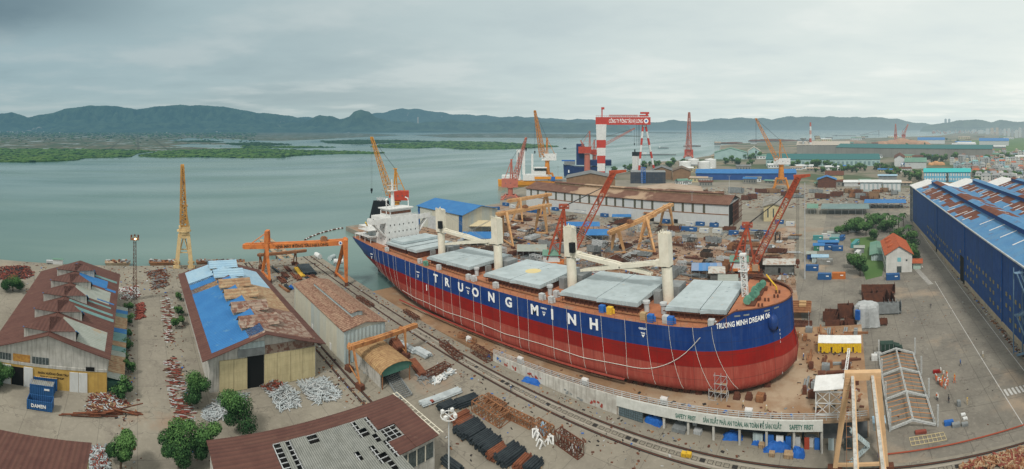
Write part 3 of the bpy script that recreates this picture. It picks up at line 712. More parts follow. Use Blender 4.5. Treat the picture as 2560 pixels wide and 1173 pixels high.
# palette
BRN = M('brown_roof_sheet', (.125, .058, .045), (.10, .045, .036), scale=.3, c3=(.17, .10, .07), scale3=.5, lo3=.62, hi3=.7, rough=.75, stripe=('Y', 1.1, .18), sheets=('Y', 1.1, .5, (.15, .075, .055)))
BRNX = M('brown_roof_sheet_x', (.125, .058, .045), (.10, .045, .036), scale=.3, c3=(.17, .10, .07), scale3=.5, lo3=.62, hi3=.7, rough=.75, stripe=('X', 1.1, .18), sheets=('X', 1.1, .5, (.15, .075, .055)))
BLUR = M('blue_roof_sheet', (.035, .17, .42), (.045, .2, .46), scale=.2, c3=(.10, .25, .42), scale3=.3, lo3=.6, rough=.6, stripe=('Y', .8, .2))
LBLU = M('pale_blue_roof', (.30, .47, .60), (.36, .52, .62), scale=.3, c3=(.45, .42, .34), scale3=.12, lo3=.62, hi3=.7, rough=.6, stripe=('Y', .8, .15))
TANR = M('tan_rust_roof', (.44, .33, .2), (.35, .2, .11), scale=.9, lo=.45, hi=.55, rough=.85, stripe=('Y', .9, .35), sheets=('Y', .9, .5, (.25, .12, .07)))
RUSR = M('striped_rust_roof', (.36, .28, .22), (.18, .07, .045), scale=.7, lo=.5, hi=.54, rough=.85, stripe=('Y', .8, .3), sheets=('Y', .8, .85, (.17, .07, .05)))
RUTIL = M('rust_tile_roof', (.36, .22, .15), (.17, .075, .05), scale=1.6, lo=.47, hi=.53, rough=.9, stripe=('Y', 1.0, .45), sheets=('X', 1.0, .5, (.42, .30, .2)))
GREYR = M('grey_green_roof', (.34, .37, .33), (.29, .32, .28), scale=.4, c3=(.38, .30, .2), scale3=.2, lo3=.58, rough=.7, stripe=('Y', .9, .2))
TEALR = M('teal_roof_strip', (.17, .30, .29), (.13, .26, .25), scale=.5, rough=.7, stripe=('Y', .9, .2))
WALLG = M('grimy_white_wall', (.52, .51, .47), (.40, .39, .35), scale=.35, rough=.8, streak=.85, streak_c=(.10, .10, .085))
WALLY = M('mustard_wall', (.55, .36, .10), (.46, .29, .08), scale=.35, rough=.85, streak=.5, streak_c=(.2, .13, .07))
CRMW = M('cream_cladding', (.58, .50, .29), (.50, .43, .25), scale=.4, rough=.8, streak=.5, streak_c=(.28, .2, .1), panels=(('X', 'Z'), (1.25, 2.4), .06, .25))
PALEB = M('pale_blue_cladding', (.45, .54, .55), (.40, .49, .50), scale=.4, rough=.7, stripe=('X', 1.3, .2), streak=.3, streak_c=(.3, .3, .25))
STRIPW = M('cream_and_blue_cladding', (.55, .53, .42), (.52, .50, .40), scale=.4, rough=.75, streak=.25, sheets=('Y', 2.6, .8, (.27, .40, .48)))
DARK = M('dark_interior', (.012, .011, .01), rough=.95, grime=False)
WIN = M('dim_window', (.05, .065, .065), (.10, .12, .12), scale=2.5, rough=.3, grime=False)
FRAME = M('rust_frame', (.2, .09, .05), (.13, .06, .035), scale=1, rough=.9)
WHITEP = M('white_sheet_wall', (.66, .68, .67), (.60, .62, .61), scale=.3, rough=.65, streak=.3, streak_c=(.4, .36, .3), panels=(('X', 'Y'), (1.6, 1.6), .06, .2))
def dormer(o, rx, y, w, l, he, hr, W, mwall, mroof, sides=(-1, 1)):
    """raised north-light wedge across the ridge"""
    for s_ in sides:
        sl = (hr - he) / (W / 2); zr = hr + .45
        A = V((rx, y, zr)); B = V((rx + s_ * w, y, zr + .5)); Bd = V((rx + s_ * w, y, hr - sl * w)); A2 = V((rx, y, hr - .3)); Cc = V((rx, y + l, zr)); D = V((rx + s_ * w * .25, y + l, zr - .2))
        Be = V((rx + s_ * w, y + l * .55, hr - sl * w + .1))
        m = MB(); m.add([A, B, Bd, A2], [(0, 1, 2, 3) if s_ > 0 else (3, 2, 1, 0)], None); d = m.build('dormer_gable', mwall, o)
        m = MB(); m.add([B, Bd, Be], [(0, 2, 1), (0, 1, 2)]); m.build('louvre_side', DARK, o)
        m = MB(); m.slab(*((A + V((0, -.5, .1)), B + V((0, -.5, .1)), Be + V((0, 0, .1)), D + V((0, 0, .1))) if s_ > 0 else (B + V((0, -.5, .1)), A + V((0, -.5, .1)), D + V((0, 0, .1)), Be + V((0, 0, .1)))), .12); m.add([A, D, Cc], [(0, 1, 2), (2, 1, 0)]); m.build('dormer_roof', mroof, o)
        m = MB(); m.beam(B + V((0, -.45, .15)), Be + V((0, 0, .15)), .35, .2); m.build('flashing', BLUR, o)
def cross_gable(o, rx, y, w, l, zr, h, mwall, mroof, roofb=None):
    """small gabled ventilator whose ridge runs across the main ridge"""
    m = MB(); m.add([(rx - w, y - l / 2, zr - h * 2.2), (rx - w, y + l / 2, zr - h * 2.2), (rx - w, y + l / 2, zr - h * .55), (rx - w, y, zr + h * .5), (rx - w, y - l / 2, zr - h * .55)], [(4, 3, 2, 1, 0)])
    m.add([(rx + w, y - l / 2, zr - h * 2.2), (rx + w, y + l / 2, zr - h * 2.2), (rx + w, y + l / 2, zr - h * .55), (rx + w, y, zr + h * .5), (rx + w, y - l / 2, zr - h * .55)], [(0, 1, 2, 3, 4)])
    for s_ in (-1, 1): m.quad((rx - w, y + s_ * l / 2, zr - h * 2.2), (rx + w, y + s_ * l / 2, zr - h * 2.2), (rx + w, y + s_ * l / 2, zr - h * .55), (rx - w, y + s_ * l / 2, zr - h * .55))
    m.build('ventilator_wall', mwall, o)
    for s_, mt in ((-1, mroof), (1, roofb or mroof)):
        m = MB(); a, b, c, d = (rx - w - .5, y, zr + h * .55), (rx + w + .5, y, zr + h * .55), (rx + w + .5, y + s_ * (l / 2 + .4), zr - h * .6), (rx - w - .5, y + s_ * (l / 2 + .4), zr - h * .6)
        m.slab(*((a, b, c, d) if s_ > 0 else (b, a, d, c)), -.12); m.build('ventilator_roof', mt, o)
H90 = pi / 2
# --- workshop on the left: brown roof with saw-tooth dormers
b1 = shed('workshop', 'long workshop with dark brown roof, white wedge dormers and yellow front wall', (-118, -39, 0), H90, 31, 66, 9.4, 14.4, WALLG, BRN,
  patches=[(1, 2, 13, .12, .9, GREYR), (1, 21, 23, .1, .98, TEALR), (1, 25, 26.5, .1, .95, TEALR), (1, 33, 44, .12, .85, GREYR), (1, 46, 54, .1, .75, BLUR), (1, 45, 47, .72, .95, BLUR), (1, 55, 57, .2, .95, TEALR), (1, 30, 31.2, .1, .9, TEALR), (1, 34, 35, .6, .95, BLUR),
           (-1, 60, 64, .05, .25, BLUR)],
  boxes=[('lower_wall', -.06, -.12, 0, 31.06, -.003, 5.6, WALLY), ('white_band', -.08, -.2, 5.6, 31.08, -.004, 6.3, WALLG),
         ('door_opening', 5.2, -.2, 0, 8.6, -.125, 4.9, DARK), ('sliding_door', 2.2, -.35, 0, 5.1, -.13, 5.2, WHITEP), ('sliding_door', 8.7, -.35, 0, 11.2, -.13, 5.2, WHITEP),
         ('sliding_door', 21.2, -.3, 0, 23.5, -.13, 5.1, WHITEP), ('sliding_door', 23.6, -.3, 0, 25.9, -.13, 5.1, WHITEP),
         ('window', 1.0, -.1, 6.4, 5, -.004, 8.2, WIN), ('window', 11, -.1, 6.4, 15.5, -.004, 8.2, WIN), ('window', 25.5, -.25, 5.75, 27.8, -.21, 6.8, DARK), ('rust_panel', 5.6, -.08, 6.4, 10.4, -.004, 8.4, M('orange_panel', (.5, .27, .06), (.3, .14, .05), scale=1.2, rough=.9))])
for k in range(5): dormer(b1, 15.5, 1.5 + k * 12.9, 7.2, 9.5, 9.4, 14.4, 31, WALLG, BRNX)
def wtext(o, name, s, size, M4, mat, width=None, bold=.01, align='LEFT'):
    return textmesh(name, s, size, mat, o, M4, bold=bold, align=align, sx=width or 1.0)
FACE = lambda x, y, z: Matrix.Translation((x, y, z)) @ Matrix.Rotation(pi / 2, 4, 'X')
INK = M('dark_lettering', (.05, .035, .02), rough=.9, grime=False)
wtext(b1, 'wall_lettering', 'PHÂN XƯỞNG ỐNG TÀU', .72, FACE(12.6, -.14, 3.9), INK, bold=.02); wtext(b1, 'wall_lettering', 'PIPING WORKSHOP', .72, FACE(13.2, -.14, 2.9), INK, bold=.02)
for x in (1.8, 2.6, 3.4, 4.2, 11.9, 12.8, 13.7, 14.6):
    part(b1, 'window_bar', LGREY, lambda m: m.bb(x, -.16, 6.4, x + .08, -.101, 8.2))
# lean-to on its right side
o = thing('lean_to', 'narrow lean-to of patched rusty and teal sheets along the side of the brown workshop', 'shed', (-119, -8, 0), H90)
part(o, 'wall', M('green_gate', (.05, .12, .09), rough=.8), lambda m: m.bb(.05, 0, 0, 3.6, 46, 2.6))
for k in range(16):
    y = k * 3.0; part(o, 'roof_sheet', RN.choice([TEALR, GREYR, TANR, RUSR, BLUR, TEALR, TANR]), lambda m: m.slab((.02, y, 3.6 + RN.uniform(0, .12)), (.02, y + 2.96, 3.6), (4.6, y + 2.96, 2.7 + RN.uniform(0, .2)), (4.6, y, 2.7), .06))
# --- blue-roofed workshop
b2 = shed('workshop', 'workshop with patched blue, pale blue and rusty roof and tall cream sliding doors', (-117, 19, 0), H90, 30, 65, 9.8, 14.6, WALLG, BRN, over=2.2,
  patches=[(-1, 0, 46, .0, .84, BLUR), (-1, 46, 53, .3, .84, BLUR), (-1, 42, 46.5, .28, .84, TANR), (-1, 51, 66, .0, .84, LBLU), (1, 0, 20, .0, .86, RUSR), (1, 20, 42, 0, .84, TANR), (1, 42, 62, .0, .84, LBLU), (-1, -1, 8, .0, .25, RUSR)],
  boxes=[('door_opening', 10.2, -.12, 0, 14.8, -.004, 8.6, DARK), ('lintel', 7.6, -.3, 8.6, 15, -.003, 10.6, GREY), ('rust_cladding', 15.2, -.16, 8.6, 29.6, -.003, 10.9, RUSR), ('gable_sheet', 8, -.2, 10.65, 15, -.003, 12.2, PALEB)])
for x0, x1 in ((2.6, 6.4), (6.5, 10.1)): part(b2, 'sliding_door', CRMW, lambda m: m.bb(x0, -.55, .1, x1, -.125, 8.3))
for x0, x1 in ((14.9, 18.4), (18.5, 22.3), (22.4, 25.9), (26, 29.6)): part(b2, 'sliding_door', CRMW, lambda m: m.bb(x0, -.55, .1, x1, -.165, 8.5))
for i, (y, mt, mb_) in enumerate([(4.5, RUSR, RUSR), (15, RUSR, GREYR), (26, TANR, TANR), (36, TANR, LBLU), (47, LBLU, LBLU), (58, LBLU, LBLU)]):
    cross_gable(b2, 15, y + 2.5, 5.2, 4.6, 15.4, 1.9, M('ventilator_grey', (.40, .39, .33), (.22, .15, .10), scale=.8, rough=.9), mt, mb_)
# --- long narrow shed with the rusty tile roof
b3 = shed('storage_shed', 'long narrow shed with rust tile roof, roof monitor and cream and blue striped walls', (-119, 59, 0), H90, 14, 43, 9.6, 11.0, STRIPW, RUTIL, over=.5,
  boxes=[('end_wall', -.03, -.12, 0, 14.03, -.003, 9.5, PALEB), ('roof_monitor', 5.2, 5, 10.6, 8.8, 36, 12.3, PALEB), ('small_door', -.12, 9, 0, -.004, 10.2, 2.1, WHITE), ('small_door', -.12, 24, 0, -.004, 25.2, 2.1, WHITE)])
part(b3, 'monitor_roof', RUTIL, lambda m: m.slab((7, 4.6, 12.75), (7, 36.4, 12.75), (4.6, 36.4, 12.3), (4.6, 4.6, 12.3), -.1), lambda m: m.slab((7, 36.4, 12.75), (7, 4.6, 12.75), (9.4, 4.6, 12.3), (9.4, 36.4, 12.3), -.1))
# --- barrel-roofed shelter
b4 = thing('barrel_roof_shelter', 'low shelter with curved rusty tan roof and green end gable near the narrow shed', 'shelter', (-103, 62, 0), H90)
m = MB(); n = 10; W_ = 9.2
pr = [(W_ / 2 - (W_ / 2 + .5) * cos(pi * i / n), 4.2 + 2.0 * sin(pi * i / n)) for i in range(n + 1)]
for (xa, za), (xb, zb_) in zip(pr, pr[1:]): m.slab((xb, -1, zb_), (xb, 16, zb_), (xa, 16, za), (xa, -1, za), -.1)
m.build('roof', M('barrel_rust', (.42, .27, .13), (.24, .12, .06), scale=.9, lo=.4, hi=.75, rough=.85, stripe=('Y', .8, .25), streak=0), b4)
m = MB(); m.add([(x, -.5, z - .1) for x, z in pr] + [(0, -.5, 3.4), (W_, -.5, 3.4)][::-1], [tuple(range(n + 3))]); m.build('end_gable', M('green_gable', (.06, .17, .13), (.09, .2, .16), scale=.8, rough=.8), b4)
part(b4, 'side_wall', WALLG, lambda m: m.bb(.1, .5, 0, .35, 15.5, 4.1)); part(b4, 'side_wall', WALLG, lambda m: m.bb(W_ - .3, 4, 0, W_ - .1, 15.5, 4.1))
for x in (.2, W_ - .2): part(b4, 'post', RUSTO, lambda m: m.beam((x, -.4, 0), (x, -.4, 4.1), .25))
part(b4, 'back_wall', WALLG, lambda m: m.bb(.36, 15.2, 0, W_ - .31, 15.4, 5))
# --- bottom-left brown roof
b5 = thing('workshop', 'plain brown roofed workshop nearest the camera at the lower left, ridge running crosswise', 'building', (-88, -75, 0))
part(b5, 'wall', CRMW, lambda m: m.bb(0, 0, 0, 24, 65.5, 6.6)); part(b5, 'roof', BRN, lambda m: m.slab((-.8, -1, 7.4), (12, -1, 9.6), (12, 66, 9.6), (-.8, 66, 7.4), .2), lambda m: m.slab((12, -1, 9.6), (24.8, -1, 7.4), (24.8, 66, 7.4), (12, 66, 9.6), .2))
m = MB(); m.add([(0, 65.4, 6.6), (24, 65.4, 6.6), (12, 65.4, 9.3)], [(0, 1, 2), (2, 1, 0)]); m.build('gable', CRMW, b5)
# --- bottom-centre brown roof with the stripped grey one
b6 = thing('workshop', 'brown roofed building at the bottom with a half stripped grey asbestos roof and bare purlins', 'building', (-87.6, 14, 0))
part(b6, 'wall', WALLG, lambda m: m.bb(.3, .3, 0, 16.2, 41.5, 7.6), lambda m: m.bb(16.21, 12.5, 0, 26, 31.5, 7.4))
part(b6, 'roof', BRNX, lambda m: m.slab((-.3, -.4, 8.1), (4.6, -.4, 8.75), (4.6, 42, 8.75), (-.3, 42.3, 8.1), .15), lambda m: m.slab((4.6, -.4, 8.75), (16.9, -.4, 8.3), (16.9, 11.6, 8.3), (4.6, 11.6, 8.75), .15),
     lambda m: m.slab((4.6, 32.6, 8.75), (9, 32.6, 8.6), (9, 42, 8.6), (4.6, 42, 8.75), .15), lambda m: m.slab((9.0, 36.5, 8.6), (16.9, 36.5, 8.3), (16.9, 42, 8.3), (9.0, 42, 8.6), .15), lambda m: m.slab((13.0, 32.6, 8.45), (16.9, 32.6, 8.3), (16.9, 36.4, 8.3), (13.0, 36.4, 8.45), .15))
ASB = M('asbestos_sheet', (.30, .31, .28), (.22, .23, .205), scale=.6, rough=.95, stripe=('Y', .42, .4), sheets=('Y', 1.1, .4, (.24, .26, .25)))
part(b6, 'dark_attic', DARK, lambda m: m.bb(4.7, 11.7, 7.6, 24, 32.5, 7.9), lambda m: m.bb(9.1, 32.7, 7.6, 12.9, 36.4, 7.9))
for i in range(19):
    y0 = 12.0 + i * 1.08
    for j in range(7):
        x0 = 4.8 + j * 2.6
        hole = (i >= 14 and i in (15, 18) and j in (0, 1, 3, 4)) or (i == 16 and j in (1, 4, 5)) or (i < 4 and i in (0, 2) and j < 5) or (i in (6, 7) and j == 0) or (i == 17 and j == 2) or RN.random() < .02
        if hole: continue
        part(b6, 'grey_roof_sheet', ASB, lambda m: m.slab((x0, y0, 9.0 - .02 * (j)), (x0 + 2.75, y0, 8.93 - .02 * j), (x0 + 2.75, y0 + 1.06, 8.95 - .02 * j), (x0, y0 + 1.06, 9.02 - .02 * j), .05)) if j < 7 else None
m = MB()
for x in [4.7 + 1.3 * k for k in range(14)]: m.beam((x, 11.8, 8.72), (x, 32.4, 8.72), .12, .12)
m.build('purlins', LGREY, b6)
m = MB()
for y in [11.8 + 3.4 * k for k in range(7)]: m.beam((4.6, y, 8.55), (24, y, 8.5), .16, .2)
m.build('rafters', LGREY, b6)
m = MB()
for x in (9.2, 10.4, 11.6, 12.8): m.beam((x, 32.7, 8.35), (x, 36.4, 8.35), .1)
for y in (33.6, 35): m.beam((9.1, y, 8.4), (12.9, y, 8.4), .1)
m.build('bare_battens', LGREY, b6)
m = MB()
for k in range(12): m.box((-.1 + k * 1.45, 42.7, 8.25), (.1, 1.2, .12))
m.beam((-.4, 42.2, 8.25), (16.9, 42.2, 8.4), .14); m.beam((-.4, 43.2, 8.2), (16.9, 43.2, 8.3), .14); m.build('eave_ladder', CREAM, b6)
for k in range(4): part(b6, 'window', WIN, lambda m: m.bb(16.205, 33 + k * 2.1, 4.0, 16.3, 34.8 + k * 2.1, 7.0))
for k in range(3): part(b6, 'window_surround', CREAM, lambda m: m.bb(16.21, 34.85 + k * 2.1, 3.9, 16.35, 35.05 + k * 2.1, 7.1))
# --- the slip wall, its rooms and banner
W0, W1_ = -95, -53
o = thing('slip_wall', 'graffiti marked white retaining wall along the near side of the slipway', 'wall', (0, 0, 0))
m = MB(); m.add([(W0, 95.9, 0), (W1_, 95.9, 0), (W1_, 95.9, zt(W1_) + .25), (W0, 95.9, zt(W0) + .25), (W0, 96.4, zt(W0) + .25), (W1_, 96.4, zt(W1_) + .25)], [(0, 1, 2, 3), (3, 2, 5, 4)]); m.build('wall_face', WHITEW, o)
for px_, py_, s_, mt in [(1222, 893, .6, BLU), (1247, 903, .8, BLU), (1265, 915, .9, RED2), (1285, 925, .8, RED2), (1325, 940, 1.1, RED2), (1345, 950, .9, RED2), (1420, 985, 1.2, GREY), (1450, 1000, .8, GREY), (1480, 1010, .9, RED2), (1500, 1015, .7, RED2)]:
    a = az(px_); p = V((95.85 * tan(a), 95.86, 0)); p.z = max(.5, zof(p, py_ - 4))
    m = MB()
    for q in range(5): m.box(p + V((RN.uniform(-s_, s_), -.0 - q * .004, RN.uniform(-.5, .5))), (RN.uniform(.3, s_), .02, RN.uniform(.2, .6)), rot=Matrix.Rotation(RN.uniform(-.5, .5), 3, 'Y'))
    m.build('graffiti_mark', mt, o)
o = thing('workshop_arcade', 'row of open rooms under the slipway edge with white banner beam across the top', 'building', (0, 0, 0))
m = MB(); m.add([(W1_, 95.7, zt(W1_) - 2.0), (-4.5, 95.7, zt(-4.5) - 2.0), (-4.5, 95.7, zt(-4.5) + .3), (W1_, 95.7, zt(W1_) + .3), (W1_, 96.2, zt(W1_) - 2.0), (-4.5, 96.2, zt(-4.5) - 2.0), (-4.5, 96.2, zt(-4.5) + .3), (W1_, 96.2, zt(W1_) + .3)], [(0, 1, 2, 3), (3, 2, 6, 7), (4, 5, 1, 0), (1, 5, 6, 2), (7, 6, 5, 4), (0, 3, 7, 4)]); bn = m.build('banner_beam', M('banner_white', (.60, .61, .57), (.52, .53, .49), scale=.5, rough=.85, streak=.3, streak_c=(.3, .3, .25)), o)
part(o, 'back_wall', M('dim_wall', (.10, .11, .12), (.18, .19, .19), scale=.4, rough=.9), lambda m: m.prism([(W1_, 101.1), (5.3, 101.1), (5.3, 101.4), (W1_, 101.4)], 0, [zt(W1_) - .7, zt(5.3) - .7, zt(5.3) - .7, zt(W1_) - .7]))
part(o, 'floor', CONC, lambda m: m.bb(W1_, 96, .003, 5.3, 101, .05))
for k in range(9): part(o, 'pillar', WALLG, lambda m: m.bb(W1_ + k * 6, 96.2, 0, W1_ + k * 6 + .5, 96.7, zt(W1_ + k * 6) - 1.9))
part(o, 'wire_gate', M('blue_grey_mesh', (.12, .17, .19), (.05, .07, .08), scale=4, rough=.7, panels=(('X', 'Z'), (.6, .6), .12, .7)), lambda m: m.bb(-52.4, 95.9, 0, -46, 96, zt(-50) - 2.1))
for i, (x, w_, mt) in enumerate([(-42, 1, RUSTD), (-38.5, 1.3, WHITE), (-36.8, 1.3, PALEB), (-34.8, 1, WHITE), (-17.5, 2.2, BLU), (-14.8, 1.6, WHITE), (-20, 2.2, PALEB), (-12.7, 1.2, BLU), (-10.6, 1.1, LGREY), (-8.6, 1.1, M('red_door', (.35, .06, .03), rough=.7)), (-6.4, 1.2, BLU), (-3.4, 1.2, PALEB), (0, 2, WIN)]):
    part(o, 'door', mt, lambda m: m.bb(x, 99.5 - (x > -30) * 2.2, 0, x + w_, 99.8 - (x > -30) * 2.2, 2.5))
GRN = M('sign_green', (.06, .15, .12), (.09, .19, .15), scale=2, rough=.9)
def slope_text(parent, s, x0, x1, y, zrel, size, mat):
    M0 = Matrix.Translation((0, 0, 0)); t = textmesh('banner_text', s, size, mat, parent, M0, bold=.03)
    w_ = max(v.co.x for v in t.data.vertices) - min(v.co.x for v in t.data.vertices)
    t.data.transform(Matrix.Translation((x0, y, zt(x0) + zrel)) @ Matrix.Rotation(-math.atan(SLOPE), 4, 'Y') @ Matrix.Rotation(pi / 2, 4, 'X') @ Matrix.Diagonal(((x1 - x0) / w_, 1, 1, 1)))
X = lambda px: 95.7 * tan(az(px))
slope_text(bn, 'SAFETY FIRST', X(1689), X(1740), 95.66, -1.45, 1.35, GRN)
slope_text(bn, 'SẢN XUẤT PHẢI AN TOÀN, AN TOÀN ĐỂ SẢN XUẤT', X(1758), X(1955), 95.66, -1.45, 1.4, GRN)
slope_text(bn, 'SAFETY FIRST', X(1974), X(2034), 95.66, -1.45, 1.4, GRN)
# railing along the slip edge
o = thing('railing', 'grey steel railing with three rails along the top of the slipway wall', 'railing', (0, 0, 0))
x = W0
while x < 5: part(o, 'post', LGREY, lambda m: m.beam((x, 96.3, zt(x)), (x, 96.3, zt(x) + 1.5), .13)); x += 2.4
for h_ in (.6, 1.05, 1.5): part(o, 'rail', LGREY, lambda m: m.beam((W0, 96.3, zt(W0) + h_), (5, 96.3, zt(5) + h_), .11))
for i, px_ in enumerate((1172, 1301, 1463, 1660, 1872)):
    x = 97.2 * tan(az(px_)); solo('floodlight_box', MB().box((0, 0, .9), (1.7, .9, 1.5)).box((0, -.5, .9), (1.5, .06, 1.2)).box((-.6, 0, .1), (.15, .8, .3)).box((.6, 0, .1), (.15, .8, .3)), 'white metal box standing at the slipway railing', 'box', WHITE, (x, 97.2, zt(x)), group='white boxes along the slipway railing')
# --- big blue fabrication hall on the right
BW = M('blue_hall_wall', (.022, .085, .29), (.035, .11, .33), scale=.3, c3=(.045, .10, .22), scale3=.15, lo3=.55, rough=.65, sheets=('Y', 4.0, .5, (.03, .075, .18)), streak=.55, streak_c=(.02, .035, .09), panels=(('Y',), (8.0,), .22, .5), stripe=('Y', .8, .12))
BRF = M('hall_roof_patchwork', (.085, .235, .44), (.11, .28, .48), scale=.2, c3=(.16, .10, .085), scale3=.25, lo3=.6, hi3=.66, rough=.75, stripe=('Y', 1.0, .25), sheets=('Y', 3.0, .35, (.16, .27, .38)), streak=.0)
RRF = M('hall_roof_rust', (.15, .055, .035), (.20, .08, .05), scale=.4, rough=.85, stripe=('Y', 1.0, .2))
WRF = M('hall_roof_white', (.70, .70, .68), (.6, .6, .58), scale=.4, rough=.7)
hall_rz = math.atan(.026)
hall = thing('fabrication_hall', 'enormous blue clad fabrication hall with patchwork blue and rusty brown roof', 'building', (54.8 + .026 * 99.5, 30, 0), hall_rz)
HL = 300; EH = 26.6
part(hall, 'wall', BW, lambda m: m.bb(0, 0, 2.0, 98, HL - 8, EH)); part(hall, 'plinth_wall', M('plinth', (.50, .42, .30), (.38, .32, .23), scale=.4, rough=.9, streak=.5), lambda m: m.bb(-.15, 0, 0, 98.1, HL - 8, 2.0))
bay = 30
for k in range(3):
    x0 = k * bay; xm = x0 + 13; x1 = x0 + bay
    for s_, (xa, za, xb, zb2) in enumerate(((x0 - (.8 if k == 0 else 0), EH + .1, xm, EH + 4.2), (xm, EH + 4.2, x1, EH + .4))):
        part(hall, 'roof', BRF, lambda m: m.slab((xa, -1, za), (xb, -1, zb2), (xb, HL - 20, zb2), (xa, HL - 20, za), .25))
        part(hall, 'white_end_roof', WRF, lambda m: m.slab((xa, HL - 19.98, za + .02), (xb, HL - 19.98, zb2 + .02), (xb, HL + 3, zb2 + .02), (xa, HL + 3, za + .02), .25))
        y = 165 if k == 0 else 100
        while y < HL - 22:
            dy = RN.uniform(2.5, 9)
            u0, u1 = sorted((RN.uniform(0, .4), RN.uniform(.55, 1.0)))
            if RN.random() < .93 and u1 - u0 > .1:
                pa = V((xa + (xb - xa) * u0, y, za + (zb2 - za) * u0 + .04)); pb = V((xa + (xb - xa) * u1, y, za + (zb2 - za) * u1 + .04)); d_ = V((0, min(dy, HL - 20 - y), 0))
                part(hall, 'rusty_roof_sheet', RRF, lambda m: m.slab(pa, pb, pb + d_, pa + d_, .035))
            if RN.random() < .8:
                u0 = RN.uniform(.05, .4); u1 = u0 + RN.uniform(.3, .5)
                pa = V((xa + (xb - xa) * u0, y, za + (zb2 - za) * u0 + .07)); pb = V((xa + (xb - xa) * u1, y, za + (zb2 - za) * u1 + .07)); d_ = V((0, .7, 0))
                part(hall, 'skylight_strip', WRF, lambda m: m.slab(pa, pb, pb + d_, pa + d_, .03))
            y += dy * RN.uniform(.9, 1.1)
    if k == 0:
        for y in range(70, 165, 12):
            part(hall, 'skylight_strip', WRF, lambda m: m.slab((4, y, EH + .1 + 4.1 * 4.8 / 13.8 + .07), (11, y, EH + .1 + 4.1 * 11.8 / 13.8 + .07), (11, y + .8, EH + .1 + 4.1 * 11.8 / 13.8 + .07), (4, y + .8, EH + .1 + 4.1 * 4.8 / 13.8 + .07), .03))
    y = -1
    while y < HL - 22 and k < 3:
        dy = RN.uniform(22, 46) if k == 0 and y < 120 else RN.uniform(9, 24); dy = min(dy, HL - 21 - y); mt = BRF if (k == 0 and y < 120) or RN.random() < .5 else RRF
        part(hall, 'roof_monitor', BW, lambda m: m.bb(xm - 2.2, y, EH + 3, xm + 2.2, y + dy, EH + 5.7))
        part(hall, 'monitor_roof', mt, lambda m: m.slab((xm - 2.8, y, EH + 5.7), (xm, y, EH + 6.5), (xm, y + dy, EH + 6.5), (xm - 2.8, y + dy, EH + 5.7), .15), lambda m: m.slab((xm, y, EH + 6.5), (xm + 2.8, y, EH + 5.7), (xm + 2.8, y + dy, EH + 5.7), (xm, y + dy, EH + 6.5), .15))
        y += dy + .02
# windows: vents in rows
VENT = M('tan_window_panel', (.30, .26, .13), (.22, .2, .12), scale=3, rough=.6); VENTB = M('light_blue_panel', (.15, .28, .55), rough=.5)
nv = 0
for r_, z in enumerate((4.6, 8.4, 12.3, 16.2)):
    y = 62
    while y < 246 and nv < 99:
        for q in (0, 3.4):
            if RN.random() < .8 and (r_ < 2 or y < 170) and nv < 99:
                nv += 1; part(hall, 'window_panel', VENTB if (r_ == 3 and RN.random() < .9) else VENT, lambda m: m.bb(-.16, y + q, z, -.004, y + q + 1.25, z + 1.3))
        y += 8.0
part(hall, 'gate_opening', DARK, lambda m: m.bb(-.2, 163, 0, -.16, 170, 11.5)); part(hall, 'gate_opening', DARK, lambda m: m.bb(-.2, 92, 0, -.16, 94.4, 5.2)); part(hall, 'gate_opening', DARK, lambda m: m.bb(-.2, 216, 0, -.16, 219, 6))
for y in (4, 70, 118, 163, 216): part(hall, 'wall_mullion', BLU, lambda m: m.beam((-.25, y, 2), (-.25, y, EH), .35))
m = MB(); m.beam((-.8, -1, EH + .1), (-.8, HL, EH + .1), .5, .5); m.build('gutter', LGREY, hall)
# open steel end bay
m = MB()
for y in (HL - 7, HL - 1, HL + 2.5):
    for x in (0, 3, 26, 30, 56, 60, 90): m.beam((x, y, 0), (x, y, EH), .7)
    for z in range(4, 27, 4): m.beam((0, y, z), (3, y, z), .25)
for z in range(4, 27, 5):
    m.beam((0, HL - 8, z), (0, HL + 2.5, z), .4); m.beam((0, HL - 8, z - 3), (0, HL + 2, z), .25)
m.build('end_frame', GREY, hall)
# stair tower on the hall side
m = MB(); Ys = 98
for (ya, za, yb, zb2) in ((Ys, 0, Ys - 10, 6), (Ys - 10, 6, Ys, 12), (Ys, 12, Ys - 10, 18), (Ys - 10, 18, Ys, 25)):
    for xx in (-3.2, -1.6): m.beam((xx, ya, za), (xx, yb, zb2), .15, .7)
    m.beam((-2.4, ya, za + 1), (-2.4, yb, zb2 + 1), .1)
for (x, y) in ((-3.6, Ys + 1.5), (-.6, Ys + 1.5), (-3.6, Ys - 11), (-.6, Ys - 11)): m.beam((x, y, 0), (x, y, 26.5), .3)
for z in (6, 12, 18, 25):
    m.box((-2.1, Ys + .8 if z in (12, 25) else Ys - 10.6, z), (3, 1.8, .15))
m.build('stair_tower', M('stair_blue', (.16, .26, .36), (.12, .2, .3), scale=1, rough=.7), hall)
